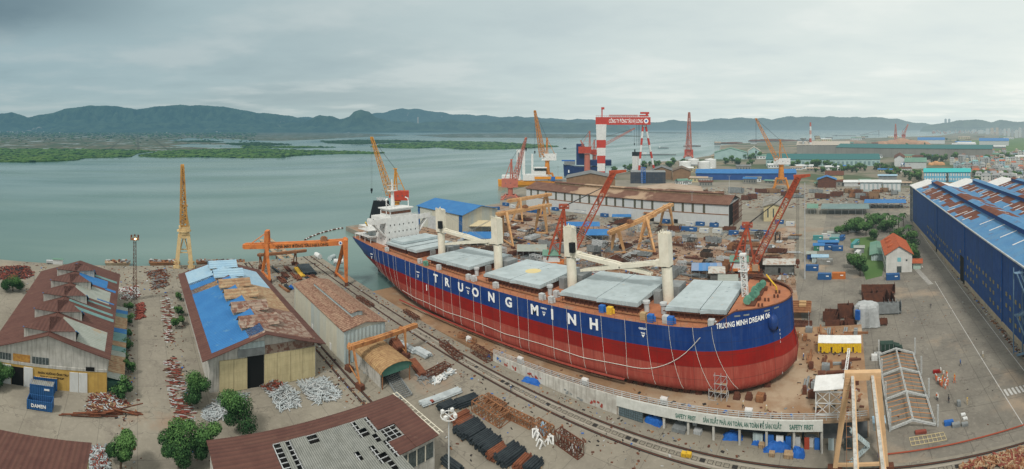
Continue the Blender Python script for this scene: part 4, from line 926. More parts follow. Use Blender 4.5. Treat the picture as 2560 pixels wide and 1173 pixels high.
# --- long white shed across the yard
b7 = thing('erection_shed', 'very long white walled shed with rusty brown roof and tall dark window bays', 'building', (-260, 305, 0))
part(b7, 'wall', WHITEP, lambda m: m.bb(0, 0, 0, 180, 30, 15.6))
BRL = M('long_shed_roof', (.20, .105, .07), (.14, .065, .045), scale=.25, c3=(.46, .33, .22), scale3=.03, lo3=.54, hi3=.6, rough=.85, stripe=('X', 1.5, .25))
part(b7, 'roof', BRL, lambda m: m.slab((-1, -1.2, 15.8), (181, -1.2, 15.8), (181, 15, 20.2), (-1, 15, 20.2), .25), lambda m: m.slab((-1, 15, 20.2), (181, 15, 20.2), (181, 31, 15.8), (-1, 31, 15.8), .25))
part(b7, 'ridge_monitor', TANR, lambda m: m.bb(22, 13, 19.8, 172, 17, 21.6)); part(b7, 'monitor_roof', BRL, lambda m: m.slab((21, 12, 21.6), (173, 12, 21.6), (173, 15, 22.2), (21, 15, 22.2), .15), lambda m: m.slab((21, 15, 22.2), (173, 15, 22.2), (173, 18, 21.6), (21, 18, 21.6), .15))
part(b7, 'gable', DARK, lambda m: m.bb(180.003, 1, 0, 180.1, 29, 15)); part(b7, 'lintel_band', RUSTO, lambda m: m.bb(0, -.15, 8.2, 180, -.003, 8.8), lambda m: m.bb(0, -.15, 15.0, 180, -.003, 15.6))
for px_ in [1328, 1345, 1365, 1390, 1394 + 18, 1430, 1450, 1473, 1496, 1514 + 2, 1538, 1558, 1587, 1605, 1631, 1660 + 23, 1707, 1732, 1760]:
    x = 305 * tan(az(px_)) + 260
    if 2 < x < 178: part(b7, 'tall_window', M('louvre_window', (.075, .075, .05), (.13, .12, .09), scale=1.2, rough=.6, grime=False), lambda m: m.bb(x - .9, -.12, 8.9, x + .9, -.004, 15.0))
for x0, x1, z in ((116, 123, 5.6), (139, 142, 3), (170, 172, 3)): part(b7, 'doorway', DARK, lambda m: m.bb(x0, -.2, 0, x1, -.155, z))
part(b7, 'door_canopy', RUSTO, lambda m: m.slab((115, -3, 5.9), (124, -3, 5.9), (124, -.2, 6.5), (115, -.2, 6.5), .15))
m = MB()
for y in range(2, 30, 4): m.beam((183, y, 0), (183, y, 17), .4)
for z in range(3, 17, 4): m.beam((183, 0, z), (183, 30, z), .35)
m.build('open_end_frame', RUSTD, b7)
# ================= hills, flats and town far off =================
HILL = M('hill_forest', (.02, .045, .035), (.06, .10, .065), scale=.004, c3=(.28, .27, .24), scale3=.0016, lo3=.66, hi3=.70, rough=1, coords='World', grime=False)
def hills(name, prof, rho, depth, seed, base=-2, foot=.35):
    r = random.Random(seed); m = MB(); cols = []
    p0, p1 = prof[0][0], prof[-1][0]; n = int((p1 - p0) / 3) + 1
    jk = 1.9 if seed in (2, 3, 4, 7) else 1.0
    def jag(x, k): return jk * sum(sin(x / w_ + seed * 3 + k * 1.3) * a for w_, a in ((23, .5), (9.1, .5), (5.3, .25))) + r.uniform(-.4, .4)
    rows = 7
    for i in range(n + 1):
        px_ = p0 + (p1 - p0) * i / n; py_ = lerp_tab(prof, px_); edge = min(1, i / 3, (n - i) / 3)
        top = H - (py_ - HZ) / K * rho + jag(px_, 0) * rho / K * 1.1
        for j in range(rows + 2):
            f = j / rows                                         # 0 foot near, 1 ridge
            if j <= rows:
                rr = rho - depth * (1 - f); hz_ = base + (top - base) * (f ** 1.35) * edge
                if 0 < j < rows: hz_ = min(hz_ * (1 + .3 * sin(px_ / 9.7 + j * 2.1 + seed) + .2 * sin(px_ / 4.1 - j * 1.7)), base + (top - base) * edge * (.55 + .42 * f)); rr += depth * .05 * sin(px_ / 11 + j)
            else: rr = rho + depth * .8; hz_ = base
            a = az(px_); m.v.append(V((rr * sin(a), rr * cos(a), hz_)))
    w_ = rows + 2
    for i in range(n):
        for j in range(w_ - 1): m.f.append([i * w_ + j, (i + 1) * w_ + j, (i + 1) * w_ + j + 1, i * w_ + j + 1]); m.m.append(0)
    return struct(name, m, HILL, smooth=True)
hills('mountains', [(-60, 290), (0, 284), (30, 280), (70, 293), (130, 283), (170, 270), (230, 264), (300, 266), (340, 273), (400, 266), (450, 262), (520, 264), (580, 270), (640, 281), (720, 289), (780, 300), (860, 316)], 9500, 2600, 1)
hills('mountains', [(560, 316), (640, 300), (760, 294), (850, 296), (940, 284), (980, 275), (1005, 270), (1060, 276), (1150, 286), (1240, 291), (1300, 293), (1400, 297), (1480, 299), (1540, 312)], 21000, 3500, 2)
hills('hills', [(-60, 312), (0, 310), (60, 305), (110, 309), (160, 303), (215, 299), (260, 305), (330, 300), (400, 303), (440, 297), (480, 302), (560, 303), (610, 297), (660, 304), (740, 310), (800, 316)], 8000, 900, 6)
hills('hills', [(700, 316), (760, 308), (800, 303), (850, 306), (960, 300), (1050, 304), (1100, 296), (1160, 303), (1230, 298), (1290, 291), (1330, 299), (1420, 303), (1500, 301), (1580, 308), (1620, 316)], 12500, 900, 7)
hills('hills', [(120, 318), (200, 311), (330, 306), (420, 307), (520, 311), (600, 309), (700, 310), (760, 305), (775, 297), (800, 288), (830, 291), (852, 301), (870, 293), (884, 279), (902, 274), (922, 278), (940, 292), (966, 303), (1040, 306), (1130, 303), (1200, 306), (1300, 303), (1400, 308), (1500, 306), (1580, 316)], 7200, 1200, 3)
hills('hills', [(1480, 318), (1560, 306), (1640, 307), (1690, 299), (1740, 305), (1800, 297), (1860, 293), (1930, 299), (1980, 290), (2060, 293), (2170, 292), (2240, 298), (2300, 307), (2380, 316)], 12500, 2000, 4)
hills('hills', [(2300, 318), (2350, 308), (2400, 301), (2440, 299), (2480, 305), (2500, 299), (2530, 303), (2600, 308), (2640, 314)], 8500, 1200, 5)
# flats across the bay
FLD = M('wetland_fields', (.05, .08, .045), (.15, .135, .095), scale=.011, lo=.42, hi=.6, c3=(.30, .36, .37), scale3=.009, lo3=.57, hi3=.6, rough=.95, coords='World', panels=(('X', 'Y'), (170, 95), 9, .45))  # pale patches: ponds with their water glints painted into the colour
def flat(name, poly, z=-2.6, mat=FLD, t=1.5):
    m = MB(); pts_ = [tuple(G(x, y, z)[:2]) for x, y in poly]
    n = len(pts_); m.add([(p[0], p[1], z) for p in pts_] + [(p[0], p[1], WATER - .5) for p in pts_], [tuple(range(n))[::-1] if False else tuple(range(n))] + [(i, (i + 1) % n, n + (i + 1) % n, n + i) for i in range(n)])
    return struct(name, m, mat)
flat('land', [(-60, 320.6), (400, 320.6), (900, 320.6), (1500, 320.8), (1700, 321.2), (1560, 324.5), (1380, 325), (1240, 327), (1100, 326), (940, 328), (760, 330), (600, 331), (300, 331), (-60, 331)], -2.5)
flat('land', [(-60, 331.0), (300, 331.0), (600, 331.0), (760, 331), (900, 333), (1010, 338), (940, 341), (860, 345), (780, 349), (700, 352), (640, 351), (560, 347), (470, 345), (420, 352), (520, 356), (640, 359), (560, 362), (470, 360), (420, 364), (500, 369), (640, 371), (480, 374), (400, 377), (320, 379), (-60, 376)], -2.55)
flat('land', [(1030, 338), (1150, 334), (1300, 333), (1460, 336), (1560, 338), (1640, 341), (1480, 343), (1430, 346), (1260, 344), (1120, 344)], -2.6)
flat('land', [(1600, 330), (1700, 331), (1770, 333), (1700, 334), (1620, 333)], -2.6)
flat('land', [(1960, 324.5), (2100, 324), (2240, 324), (2300, 325), (2240, 326.5), (2100, 326)], -2.6)
MANG = [M('mangrove_leaf', (.045, .11, .028), (.085, .15, .042), scale=.02, rough=.95, coords='World', grime=False), M('mangrove_dark', (.018, .05, .022), (.03, .07, .03), scale=.03, rough=.95, coords='World', grime=False)]
def inpoly(x, y, poly):
    c = False; j = len(poly) - 1
    for i in range(len(poly)):
        xi, yi = poly[i]; xj, yj = poly[j]
        if (yi > y) != (yj > y) and x < (xj - xi) * (y - yi) / (yj - yi) + xi: c = not c
        j = i
    return c
def mangrove(poly, n, size, mt=0, lab=None):
    m = MB(); pts_ = [tuple(G(x, y, -2)[:2]) for x, y in poly]; N_ = len(pts_)
    r = random.Random(len(poly) * 7 + n); ps = [p for p in poly]; xs_ = [p[0] for p in ps]; ys_ = [p[1] for p in ps]; c = 0
    m.add([(p[0], p[1], -1.2) for p in pts_] + [(p[0], p[1], WATER - .5) for p in pts_], [tuple(range(N_))] + [(i, (i + 1) % N_, N_ + (i + 1) % N_, N_ + i) for i in range(N_)], MANG[mt])
    while c < n:
        x, y = r.uniform(min(xs_), max(xs_)), r.uniform(min(ys_), max(ys_)); 
        if not inpoly(x, y, ps): c += .05; continue
        c += 1; p = G(x, y, -2); s = r.uniform(.6, 1.3) * size
        m.blob((p.x, p.y, -1.3), (s, s, s * r.uniform(.2, .45)), MANG[mt] if r.random() < .75 else MANG[1], seg=5, rings=3, jit=.3, rnd=r)
    o = m.build('mangroves'); tag(o, lab or 'low green mangrove thicket on the far shore of the bay', 'mangroves', kind='stuff')
mangrove([(-60, 372), (120, 373), (260, 374), (350, 376), (388, 378), (345, 383), (326, 392), (210, 395), (190, 400), (140, 403), (60, 405), (-60, 404)], 1500, 7, lab='wide green mangrove bank at the left end of the far shore')
mangrove([(346, 390), (372, 384), (400, 378), (520, 373), (640, 371), (700, 374), (800, 377), (880, 379), (962, 382), (940, 384), (860, 384), (780, 386), (730, 390), (700, 394), (600, 394), (500, 392), (400, 393)], 1500, 7, lab='long green mangrove bank tapering to a point in the middle of the bay')
mangrove([(925, 367), (960, 361), (1050, 356), (1120, 353), (1250, 356), (1340, 362), (1397, 366), (1330, 370), (1250, 373), (1160, 373), (1090, 368), (1040, 371), (960, 369)], 1200, 9, lab='green mangrove island behind the boom of the crane at the ship stern')
mangrove([(800, 353), (880, 350), (980, 350), (1090, 353), (990, 356), (900, 361), (820, 358)], 420, 9, 1, 'dark strip of mangroves between two channels beyond the middle of the bay')
mangrove([(430, 353), (500, 352), (560, 354), (520, 356)], 120, 8, 1, 'small dark mangrove strip in the channels at the left')
mangrove([(560, 359), (640, 356), (730, 361), (640, 365), (580, 362)], 220, 8, 1, 'dark mangrove strip lying in the channel above the long green bank')
mangrove([(600, 366), (720, 366), (840, 368), (740, 370), (620, 369)], 160, 8, 0, 'thin green mangrove spit just above the long green bank')
m = MB(); r = random.Random(5); vm = [M('village_white', (.62, .6, .55), grime=False, rough=.9), M('village_red', (.42, .17, .11), grime=False, rough=.9), M('village_grey', (.35, .38, .38), grime=False, rough=.9)]
for k in range(2400):
    x = r.gauss(300, 230) if r.random() < .8 else r.uniform(0, 1500); y = 322.2 + abs(r.gauss(0, 3.2)) if x < 680 else r.uniform(321.8, 324.5)
    p = G(x, y); s = rng(p) / 5000
    m.box((p.x, p.y, 1), (r.uniform(7, 20) * s, r.uniform(7, 16) * s, r.uniform(9, 22) * s ** .5), r.choice(vm + vm[:1]), rz=r.uniform(0, 3))
tag(m.build('distant_village'), 'white and red houses of the villages scattered along the foot of the mountains', 'village', kind='stuff')
m = MB()
for k in range(5200):
    x = r.uniform(0, 900) if r.random() < .7 else r.uniform(900, 1500); y = 322 + abs(r.gauss(0, 12)) if x < 640 else r.uniform(322, 328)
    if y > 372: continue
    p = G(x, y, -2); s = rng(p) / 3000
    m.blob((p.x, p.y, -2), (r.uniform(5, 22) * s, r.uniform(5, 12) * s, r.uniform(2, 5) * s), MANG[r.random() < .6], seg=5, rings=3, jit=.3, rnd=r)
tag(m.build('field_trees'), 'dark bushes and tree lines scattered over the wetland fields across the bay', 'trees', kind='stuff')
# far industry across the bay
def boxes_thing(name, label, cat, loc, parts, rz=0, group=None, kind=None):
    o = thing(name, label, cat, loc, rz, group, kind=kind)
    for nm, mt, *bs in parts:
        m = MB()
        for b in bs: m.bb(*b)
        m.build(nm, mt, o)
    return o
p = G(1047, 325.5); s = rng(p) / K
o = thing('power_station', 'pale power station with tall white chimney across the bay', 'factory', p, -az(1047))
part(o, 'chimney', M('station_cream', (.62, .52, .42), (.5, .4, .32), scale=.01, grime=False), lambda m: m.tube((-2 * s, 0, 0), (-2 * s, 0, 33 * s), 2.6 * s, 1.6 * s, n=10)); part(o, 'turbine_hall', MATS['station_cream'], lambda m: m.bb(4 * s, -5 * s, 0, 36 * s, 5 * s, 8 * s)); part(o, 'boiler_house', MATS['station_cream'], lambda m: m.bb(6 * s, -6 * s, 8 * s, 12 * s, 4 * s, 14 * s)); part(o, 'boiler_house', MATS['station_cream'], lambda m: m.bb(28 * s, -6 * s, 8 * s, 34 * s, 4 * s, 14 * s)); part(o, 'long_store', MATS['station_cream'], lambda m: m.bb(-44 * s, -4 * s, 0, -8 * s, 4 * s, 7 * s))
for px_, h_, w_, lab in ((877, 19, 7, 'tall grey cement tower across the bay, leftmost of the towers'), (912, 12, 6, 'paired pale silos across the bay right of the tall cement tower'), (897, 9, 9, 'squat grey plant building between the cement tower and the silos')):
    p = G(px_, 323.5); s = rng(p) / K; o = thing('cement_tower', lab, 'tower', p, -az(px_))
    part(o, 'shaft', M('cement_grey', (.33, .33, .33), (.25, .26, .26), scale=.01, grime=False), lambda m: m.bb(-w_ / 2 * s, -3 * s, 0, w_ / 2 * s, 3 * s, h_ * s)); part(o, 'head', MATS['cement_grey'], lambda m: m.bb(-w_ / 3 * s, -2 * s, h_ * s, w_ / 3 * s, 2 * s, (h_ + 3) * s))
p = G(837, 324); s = rng(p) / K; m = MB(); m.blob((0, 0, 0), (11 * s, 8 * s, 6 * s), seg=14, rings=8); o = solo('storage_dome', m, 'white storage dome across the bay left of the cement tower', 'dome', M('dome_white', (.7, .7, .66), grime=False), p); 
p = G(636, 322.8); s = rng(p) / K; o = solo('pale_factory', MB().bb(-14 * s, -4 * s, 0, 14 * s, 4 * s, 4 * s).bb(2 * s, -4 * s, 4 * s, 8 * s, 4 * s, 6 * s), 'pale flat factory at the foot of the mountains across the bay', 'factory', MATS['station_cream'], p, -az(636))
# ---- land on the right of the yard
SCRUB = M('scrubland', (.075, .10, .05), (.22, .19, .145), scale=.009, lo=.42, hi=.52, c3=(.38, .27, .17), scale3=.008, lo3=.58, hi3=.64, rough=.95, coords='World')
m = MB(); poly = [(1500, 447), (1560, 433), (1626, 406), (1702, 402), (1777, 390), (1803, 374), (1803, 365), (1872, 357.5), (2002, 352.5), (2152, 346.5), (2350, 339.5), (2400, 331.5)]
pl = [tuple((G(x, y) * .999)[:2]) for x, y in poly] + [(1890, 5180), (4180, 7500), (8900, 8800), (8900, 100), (600, 420), (190, 480), (-120, 560), (-300, 520)]
m.add([(x, y, .03) for x, y in pl], [tuple(range(len(pl)))]); struct('terrain', m, SCRUB)
GRASSM = M('meadow', (.07, .14, .04), (.11, .17, .06), scale=.01, rough=.95, coords='World')
m = MB(); pl = [G(x, y) for x, y in ((2390, 352), (2560, 345), (2620, 350), (2620, 384), (2500, 378), (2440, 372))]; m.add([(p.x, p.y, .06) for p in pl], [tuple(range(6))]); struct('meadow', m, GRASSM)
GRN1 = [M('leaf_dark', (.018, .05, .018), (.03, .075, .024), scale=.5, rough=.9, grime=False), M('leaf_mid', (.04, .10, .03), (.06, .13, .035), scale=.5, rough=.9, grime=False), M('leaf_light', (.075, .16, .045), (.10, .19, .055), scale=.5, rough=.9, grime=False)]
BARK = M('bark', (.11, .08, .055), (.07, .05, .035), scale=3, rough=.95)
def leafmesh(name, seed, r, h, n, ls, mats, lobes=7, flat_=.8):
    """crown of small leaf faces gathered in lobes round the limbs"""
    rd = random.Random(seed); m = MB(); cs = []
    for i in range(lobes):
        a = rd.uniform(0, 2 * pi); q = sqrt(rd.random()) * r * .8; cs.append((V((q * cos(a), q * sin(a), h * rd.uniform(.32, .9))), r * rd.uniform(.38, .6)))
    cs.append((V((0, 0, h * .62)), r * .75))
    for i in range(n):
        c, rr = rd.choice(cs); d = V((rd.gauss(0, 1), rd.gauss(0, 1), rd.gauss(0, 1))).normalized(); p_ = c + V((d.x, d.y, d.z * flat_)) * rr * (rd.random() ** .35)
        nrm = (d + V((rd.uniform(-.6, .6), rd.uniform(-.6, .6), rd.uniform(-.2, .8)))).normalized(); t_ = nrm.orthogonal().normalized(); b_ = nrm.cross(t_); s = ls * rd.uniform(.6, 1.4); k = rd.random() * pi
        t2 = t_ * cos(k) + b_ * sin(k); b2 = nrm.cross(t2)
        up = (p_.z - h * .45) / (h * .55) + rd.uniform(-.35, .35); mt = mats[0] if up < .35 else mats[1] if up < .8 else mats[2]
        m.add([p_ - t2 * s, p_ + b2 * s * .6, p_ + t2 * s, p_ - b2 * s * .6], [(0, 1, 2, 3)], mt)
    return m, cs
def make_tree(label, loc, r=4, h=9, n=1400, ls=.35, seed=1, name='tree', group=None, trunk=.28):
    o = thing(name, label, 'tree', loc, 0, group); rd = random.Random(seed)
    m, cs = leafmesh('crown', seed, r, h, n, ls, GRN1); m.build('crown', None, o)
    m = MB(); m.tube((0, 0, -.1), (.1, .1, h * .45), trunk, trunk * .65, n=7)
    for c, rr in cs[:6]: m.tube((.1, .1, h * rd.uniform(.3, .45)), c, trunk * .4, .05, n=5)
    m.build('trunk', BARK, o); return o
# tree prototypes for distant planting
protos = []
def far_trees(spots, group, labs):
    for i, (x, y, s) in enumerate(spots):
        k = i % 3
        if len(protos) < 3:
            o = make_tree(labs, G(x, y), 4, 7.5, 330, .75, 20 + k, 'tree', group); o.scale = (s, s, s); protos.append(o)
        else: dup(protos[k], G(x, y), RN.uniform(0, 6), labs, group, s)
spots = []
for (x0, y0, x1, y1, n) in ((1530, 432, 1690, 410, 26), (1640, 425, 1720, 412, 8), (1790, 385, 1900, 400, 14), (1800, 408, 1880, 415, 8), (1930, 418, 2210, 425, 18), (2040, 435, 2170, 426, 14), (2180, 422, 2310, 445, 16), (2210, 440, 2300, 452, 8), (2350, 405, 2400, 395, 8), (2300, 396, 2360, 410, 10), (2430, 455, 2560, 470, 22), (2420, 440, 2560, 450, 12), (2450, 400, 2560, 395, 10), (2200, 370, 2400, 352, 10)):
    for k in range(n):
        f = RN.random(); spots.append((x0 + (x1 - x0) * f + RN.uniform(-6, 6), y0 + (y1 - y0) * f + RN.uniform(-4, 4), RN.uniform(.8, 1.5) * (1.3 if y0 < 420 else 1)))
far_trees(spots, 'green trees growing among the buildings beyond the yard', 'round leafy green tree among the buildings beyond the yard')
# ---- buildings beyond the yard, given by the span of their front wall as surveyed
def wallpt(px_, rho): a = az(px_); return V((rho * sin(a), rho * cos(a), 0))
def block(name, label, px0, px1, rho, hts, depth, wall, roof, ridge=None, cat='building', boxes=(), group=None, rho1=None, ridge_across=False, over=1):
    a, b = wallpt(px0, rho), wallpt(px1, rho1 or rho); L_ = (b - a).length; rz = atan2(b.y - a.y, b.x - a.x)
    o = thing(name, label, cat, a, rz, group); he = hts; hr = ridge or he + .01
    m = MB(); m.bb(0, 0, 0, L_, depth, he - .05)
    if ridge_across: m.add([(0, 0, he - .05), (L_, 0, he - .05), (L_ / 2, 0, hr - .05), (0, depth, he - .05), (L_, depth, he - .05), (L_ / 2, depth, hr - .05)], [(0, 1, 2), (5, 4, 3)])
    else: m.add([(0, 0, he - .05), (0, depth, he - .05), (0, depth / 2, hr - .05), (L_, 0, he - .05), (L_, depth, he - .05), (L_, depth / 2, hr - .05)], [(2, 1, 0), (3, 4, 5)])
    m.build('wall', wall, o); m = MB()
    if ridge_across:
        m.slab((-over, -over, he), (L_ / 2, -over, hr), (L_ / 2, depth + over, hr), (-over, depth + over, he), -.2); m.slab((L_ / 2, -over, hr), (L_ + over, -over, he), (L_ + over, depth + over, he), (L_ / 2, depth + over, hr), -.2)
    else:
        m.slab((-over, -over, he), (L_ + over, -over, he), (L_ + over, depth / 2, hr), (-over, depth / 2, hr), -.2); m.slab((-over, depth / 2, hr), (L_ + over, depth / 2, hr), (L_ + over, depth + over, he), (-over, depth + over, he), -.2)
    m.build('roof', roof, o)
    for nm, u0, z0, u1, z1, mt in boxes: part(o, nm, mt, lambda m: m.bb(u0 * L_, -.14, z0, u1 * L_, -.004, z1))
    return o
def strips(n, z0, z1, mt, name='window', f=.5, a=0, b=1): return [(name, a + (b - a) * (k + .5 - f / 2) / n, z0, a + (b - a) * (k + .5 + f / 2) / n, z1, mt) for k in range(n)]
BROWNW = M('brown_wall', (.26, .16, .09), (.20, .12, .07), scale=.2, rough=.9); GREYRF = M('grey_roof', (.20, .21, .21), (.15, .16, .16), scale=.15, rough=.8, stripe=('X', 1.2, .15)); TANW = M('tan_roof_far', (.42, .34, .26), (.33, .24, .17), scale=.1, rough=.85)
GREENR = M('green_roof', (.12, .24, .18), (.16, .27, .21), scale=.1, rough=.8); TEALW = M('teal_pale_wall', (.36, .50, .48), (.30, .42, .41), scale=.1, rough=.8); TEALD = M('teal_dark_roof', (.04, .14, .14), rough=.7)
CONCW = M('grey_concrete_wall', (.27, .26, .23), (.22, .21, .19), scale=.03, rough=.9, panels=(('X',), (14,), .5, .35)); BLUEW2 = M('blue_shed_wall', (.02, .07, .24), (.03, .09, .28), scale=.1, rough=.7)
block('workshop', 'brown walled gabled hall with grey roof directly behind the long white shed', 1416, 1538, 480, 15.5, 34, BROWNW, GREYRF, 21, ridge_across=True)
block('workshop', 'wide hall with low tan roof behind the right part of the long white shed', 1590, 1757, 430, 8, 40, TANW, TANW, 11.5, ridge_across=True)
block('warehouse', 'brown twin gabled warehouse left of the white storage tanks, left half', 1628, 1680, 600, 12, 30, BROWNW, GREYRF, 17, ridge_across=True)
block('warehouse', 'brown twin gabled warehouse left of the white storage tanks, right half', 1681, 1727, 590, 12, 30, BROWNW, M('brown_roof_far', (.16, .12, .09), rough=.9), 17, ridge_across=True)
block('warehouse', 'long low blue warehouse with bright blue roof below the white storage tanks', 1740, 1990, 600, 8.5, 26, BLUEW2, BLUR, 13)
block('factory', 'long factory with pale teal wall, striped windows and dark teal ridge', 1915, 2200, 812, 12, 40, TEALW, TEALD, 21, boxes=strips(26, 2, 8.5, M('teal_glass', (.16, .25, .26), rough=.5), f=.5))
block('factory', 'very long grey concrete factory with teal roof strip in the distance on the right', 2090, 2480, 1094, 21, 60, CONCW, TEALD, 29, rho1=1010)
block('factory', 'long brownish grey factory hall left of the very long grey factory', 1992, 2125, 1150, 24, 70, CONCW, M('pale_tan_roof', (.42, .38, .32), rough=.9), 33)
block('warehouse', 'green roofed warehouse near the shore left of the tall orange crane', 1786, 1868, 980, 14, 50, TEALW, GREENR, 24, ridge_across=True)
block('warehouse', 'pale roofed warehouse just right of the green roofed one near the shore', 1870, 1900, 1010, 16, 50, TEALW, M('pale_tan_roof2', (.46, .43, .36), rough=.9), 25, ridge_across=True)
block('warehouse', 'warehouse with rusty red and teal striped roof and white walls by the sand heaps', 2236, 2262, 800, 14, 90, WHITEP, RUSTD, 20, ridge_across=True)
block('warehouse', 'white walled warehouse with olive roof in front of the sand heaps', 2262, 2316, 760, 11, 40, WHITEP, GREENR, 17)
block('town_hall', 'bright cyan two storey office building with turquoise roof beyond the blue hall', 2310, 2426, 575, 12.5, 20, M('cyan_wall', (.14, .42, .60), (.2, .5, .66), scale=.2, rough=.8), M('turquoise_roof', (.05, .42, .42), rough=.7), 16.5, boxes=strips(18, 2, 5, WHITE, f=.55) + strips(18, 7.5, 11, WHITE, f=.55) + [('entrance', .47, .2, .53, 11.5, WIN)])
block('workshop', 'pale blue and white workshop with scaffolded blocks behind the carports', 2150, 2205, 490, 10, 22, PALEB, WHITEP, 11, boxes=strips(5, 2, 8, WHITEP, name='panel', f=.6))
block('workshop', 'second pale blue workshop, directly right of the first one behind the carports', 2208, 2252, 488, 10, 22, PALEB, WHITEP, 11, boxes=strips(4, 2, 8, WHITEP, name='panel', f=.6))
block('workshop', 'dark walled two storey shed with pale blue roof above the white workshops', 2196, 2242, 545, 11, 15, GREY, LBLU, 12)
block('storage_shed', 'small shed with arched bright blue roof left of the white workshops', 2044, 2090, 520, 9, 16, RUSTD, BLUR, 13, ridge_across=True)
block('storage_shed', 'low brown hipped house above the arched blue shed', 2064, 2108, 590, 7, 14, CRMW, RUSTD, 12)
block('gatehouse', 'small white house with blue roof at far left of the green scrub', 2110, 2145, 530, 5, 12, WHITEP, WHITEP, 7)
# carports
def canopy(label, px0, px1, rho, h, depth, roof, n=5, group=None, name='canopy', rise=1.2, rho1=None, posts=GREY, cat='canopy'):
    a, b = wallpt(px0, rho), wallpt(px1, rho1 or rho); L_ = (b - a).length; rz = atan2(b.y - a.y, b.x - a.x); o = thing(name, label, cat, a, rz, group)
    part(o, 'roof', roof, lambda m: m.slab((0, 0, h), (L_, 0, h), (L_, depth / 2, h + rise), (0, depth / 2, h + rise), -.15), lambda m: m.slab((0, depth / 2, h + rise), (L_, depth / 2, h + rise), (L_, depth, h), (0, depth, h), -.15))
    for k in range(n + 1):
        for y in (.2, depth - .2): part(o, 'post', posts, lambda m: m.beam((.2 + (L_ - .4) * k / n, y, 0), (.2 + (L_ - .4) * k / n, y, h), .22))
    m = MB()
    for k in range(n + 1): m.beam((.2 + (L_ - .4) * k / n, .2, h - .2), (.2 + (L_ - .4) * k / n, depth - .2, h - .2), .2)
    m.build('roof_beams', posts, o); return o
canopy('grey green roofed carport at the far end of the yard, left section', 2017, 2046, 360, 5, 22, GREENR, 3)
canopy('wide grey green roofed carport with blue front edge at the far end of the yard', 2052, 2174, 358, 5, 24, M('carport_green', (.16, .24, .24), (.2, .28, .27), scale=.1, rough=.8, stripe=('X', 1, .2)), 7)
canopy('long blue roofed canopy running to the open end of the blue hall', 2160, 2266, 385, 5, 20, BLUR, 7)
# storage tanks
for px_, py_, lab in ((1712, 428, 'white storage tank at the front left of the group of four'), (1760, 428, 'white storage tank at the front right of the group of four'), (1733, 420, 'white storage tank at the back left of the group of four'), (1776, 420, 'white storage tank at the back right of the group of four')):
    p = G(px_, py_); o = thing('storage_tank', lab, 'tank', p, 0, 'white storage tanks near the shore')
    part(o, 'shell', WHITE, lambda m: m.tube((0, 0, 0), (0, 0, 15), 10, n=28)); part(o, 'roof', WHITE, lambda m: m.tube((0, 0, 15), (0, 0, 16.5), 10, 1, n=28)); part(o, 'ladder', RUSTO, lambda m: m.beam((-8, -6.6, 0), (-7.2, -7.4, 15), .5, .3))
# chimney, water tower, mounds
p = G(2026, 386); o = thing('factory_chimney', 'tall chimney with red and white bands beyond the teal factory', 'chimney', p)
for k in range(8): part(o, 'painted_band', (M('faded_red', (.45, .12, .09), rough=.8) if k in (1, 3, 7) else WHITEP) if k != 5 else M('pinkish', (.5, .3, .26), rough=.8), lambda m: m.tube((0, 0, k * 10.3), (0, 0, k * 10.3 + 10.3), 4.2 - k * .27, 4.2 - (k + 1) * .27, n=14, cap=k == 7))
p = G(2008, 386); o = thing('water_tower', 'slim concrete water tower with flared bowl beside the banded chimney', 'water tower', p)
part(o, 'shaft', LGREY, lambda m: m.tube((0, 0, 0), (0, 0, 34), 2.2, n=12)); part(o, 'bowl', LGREY, lambda m: m.tube((0, 0, 34), (0, 0, 42), 2.2, 9, n=16))
SAND = M('sand_heap', (.42, .25, .15), (.34, .19, .12), scale=.05, rough=.95)
def mound(label, px0, px1, py_, htpx, seed, mat=SAND):
    a, b = G(px0, py_), G(px1, py_); c = (a + b) / 2; L_ = (b - a).length / 2; h_ = htpx / K * rng(c); r = random.Random(seed); m = MB()
    for k in range(5): f = (k - 2) / 2.5; m.blob((f * L_ * .8, r.uniform(-1, 1) * L_ * .1, 0), (L_ * r.uniform(.3, .5), L_ * .3, h_ * r.uniform(.7, 1) * (1.05 - abs(f) * .5)), seg=12, rings=8, jit=.06, rnd=r)
    o = m.build('sand_heap', mat, smooth=True); o.location = c; o.rotation_euler = (0, 0, atan2(b.y - a.y, b.x - a.x)); return tag(o, label, 'heap')
mound('brown sand heap behind the banded chimney', 2030, 2092, 360, 9, 1); mound('grey brown sand heap right of the banded chimney', 2095, 2165, 359, 12, 2, M('grey_heap', (.28, .2, .15), rough=1)); mound('long orange brown ore heap behind the very long grey factory', 2185, 2325, 361, 16, 3); mound('bright orange sand heap beside the road near the olive roofed warehouse', 2318, 2362, 413, 13, 4, M('orange_sand', (.55, .30, .14), (.46, .25, .12), scale=.1, rough=.95)); mound('small grey gravel heap left of the bright orange sand heap', 2300, 2328, 407, 9, 5, M('grey_heap2', (.3, .27, .24), rough=1))
mound('dark coal heap on the shore by the green roofed warehouse', 1800, 1860, 358, 4, 6, RUSTD); mound('dark scrap heap on the shore left of the tall orange crane boom', 1868, 1990, 352, 6, 7, RUSTD)
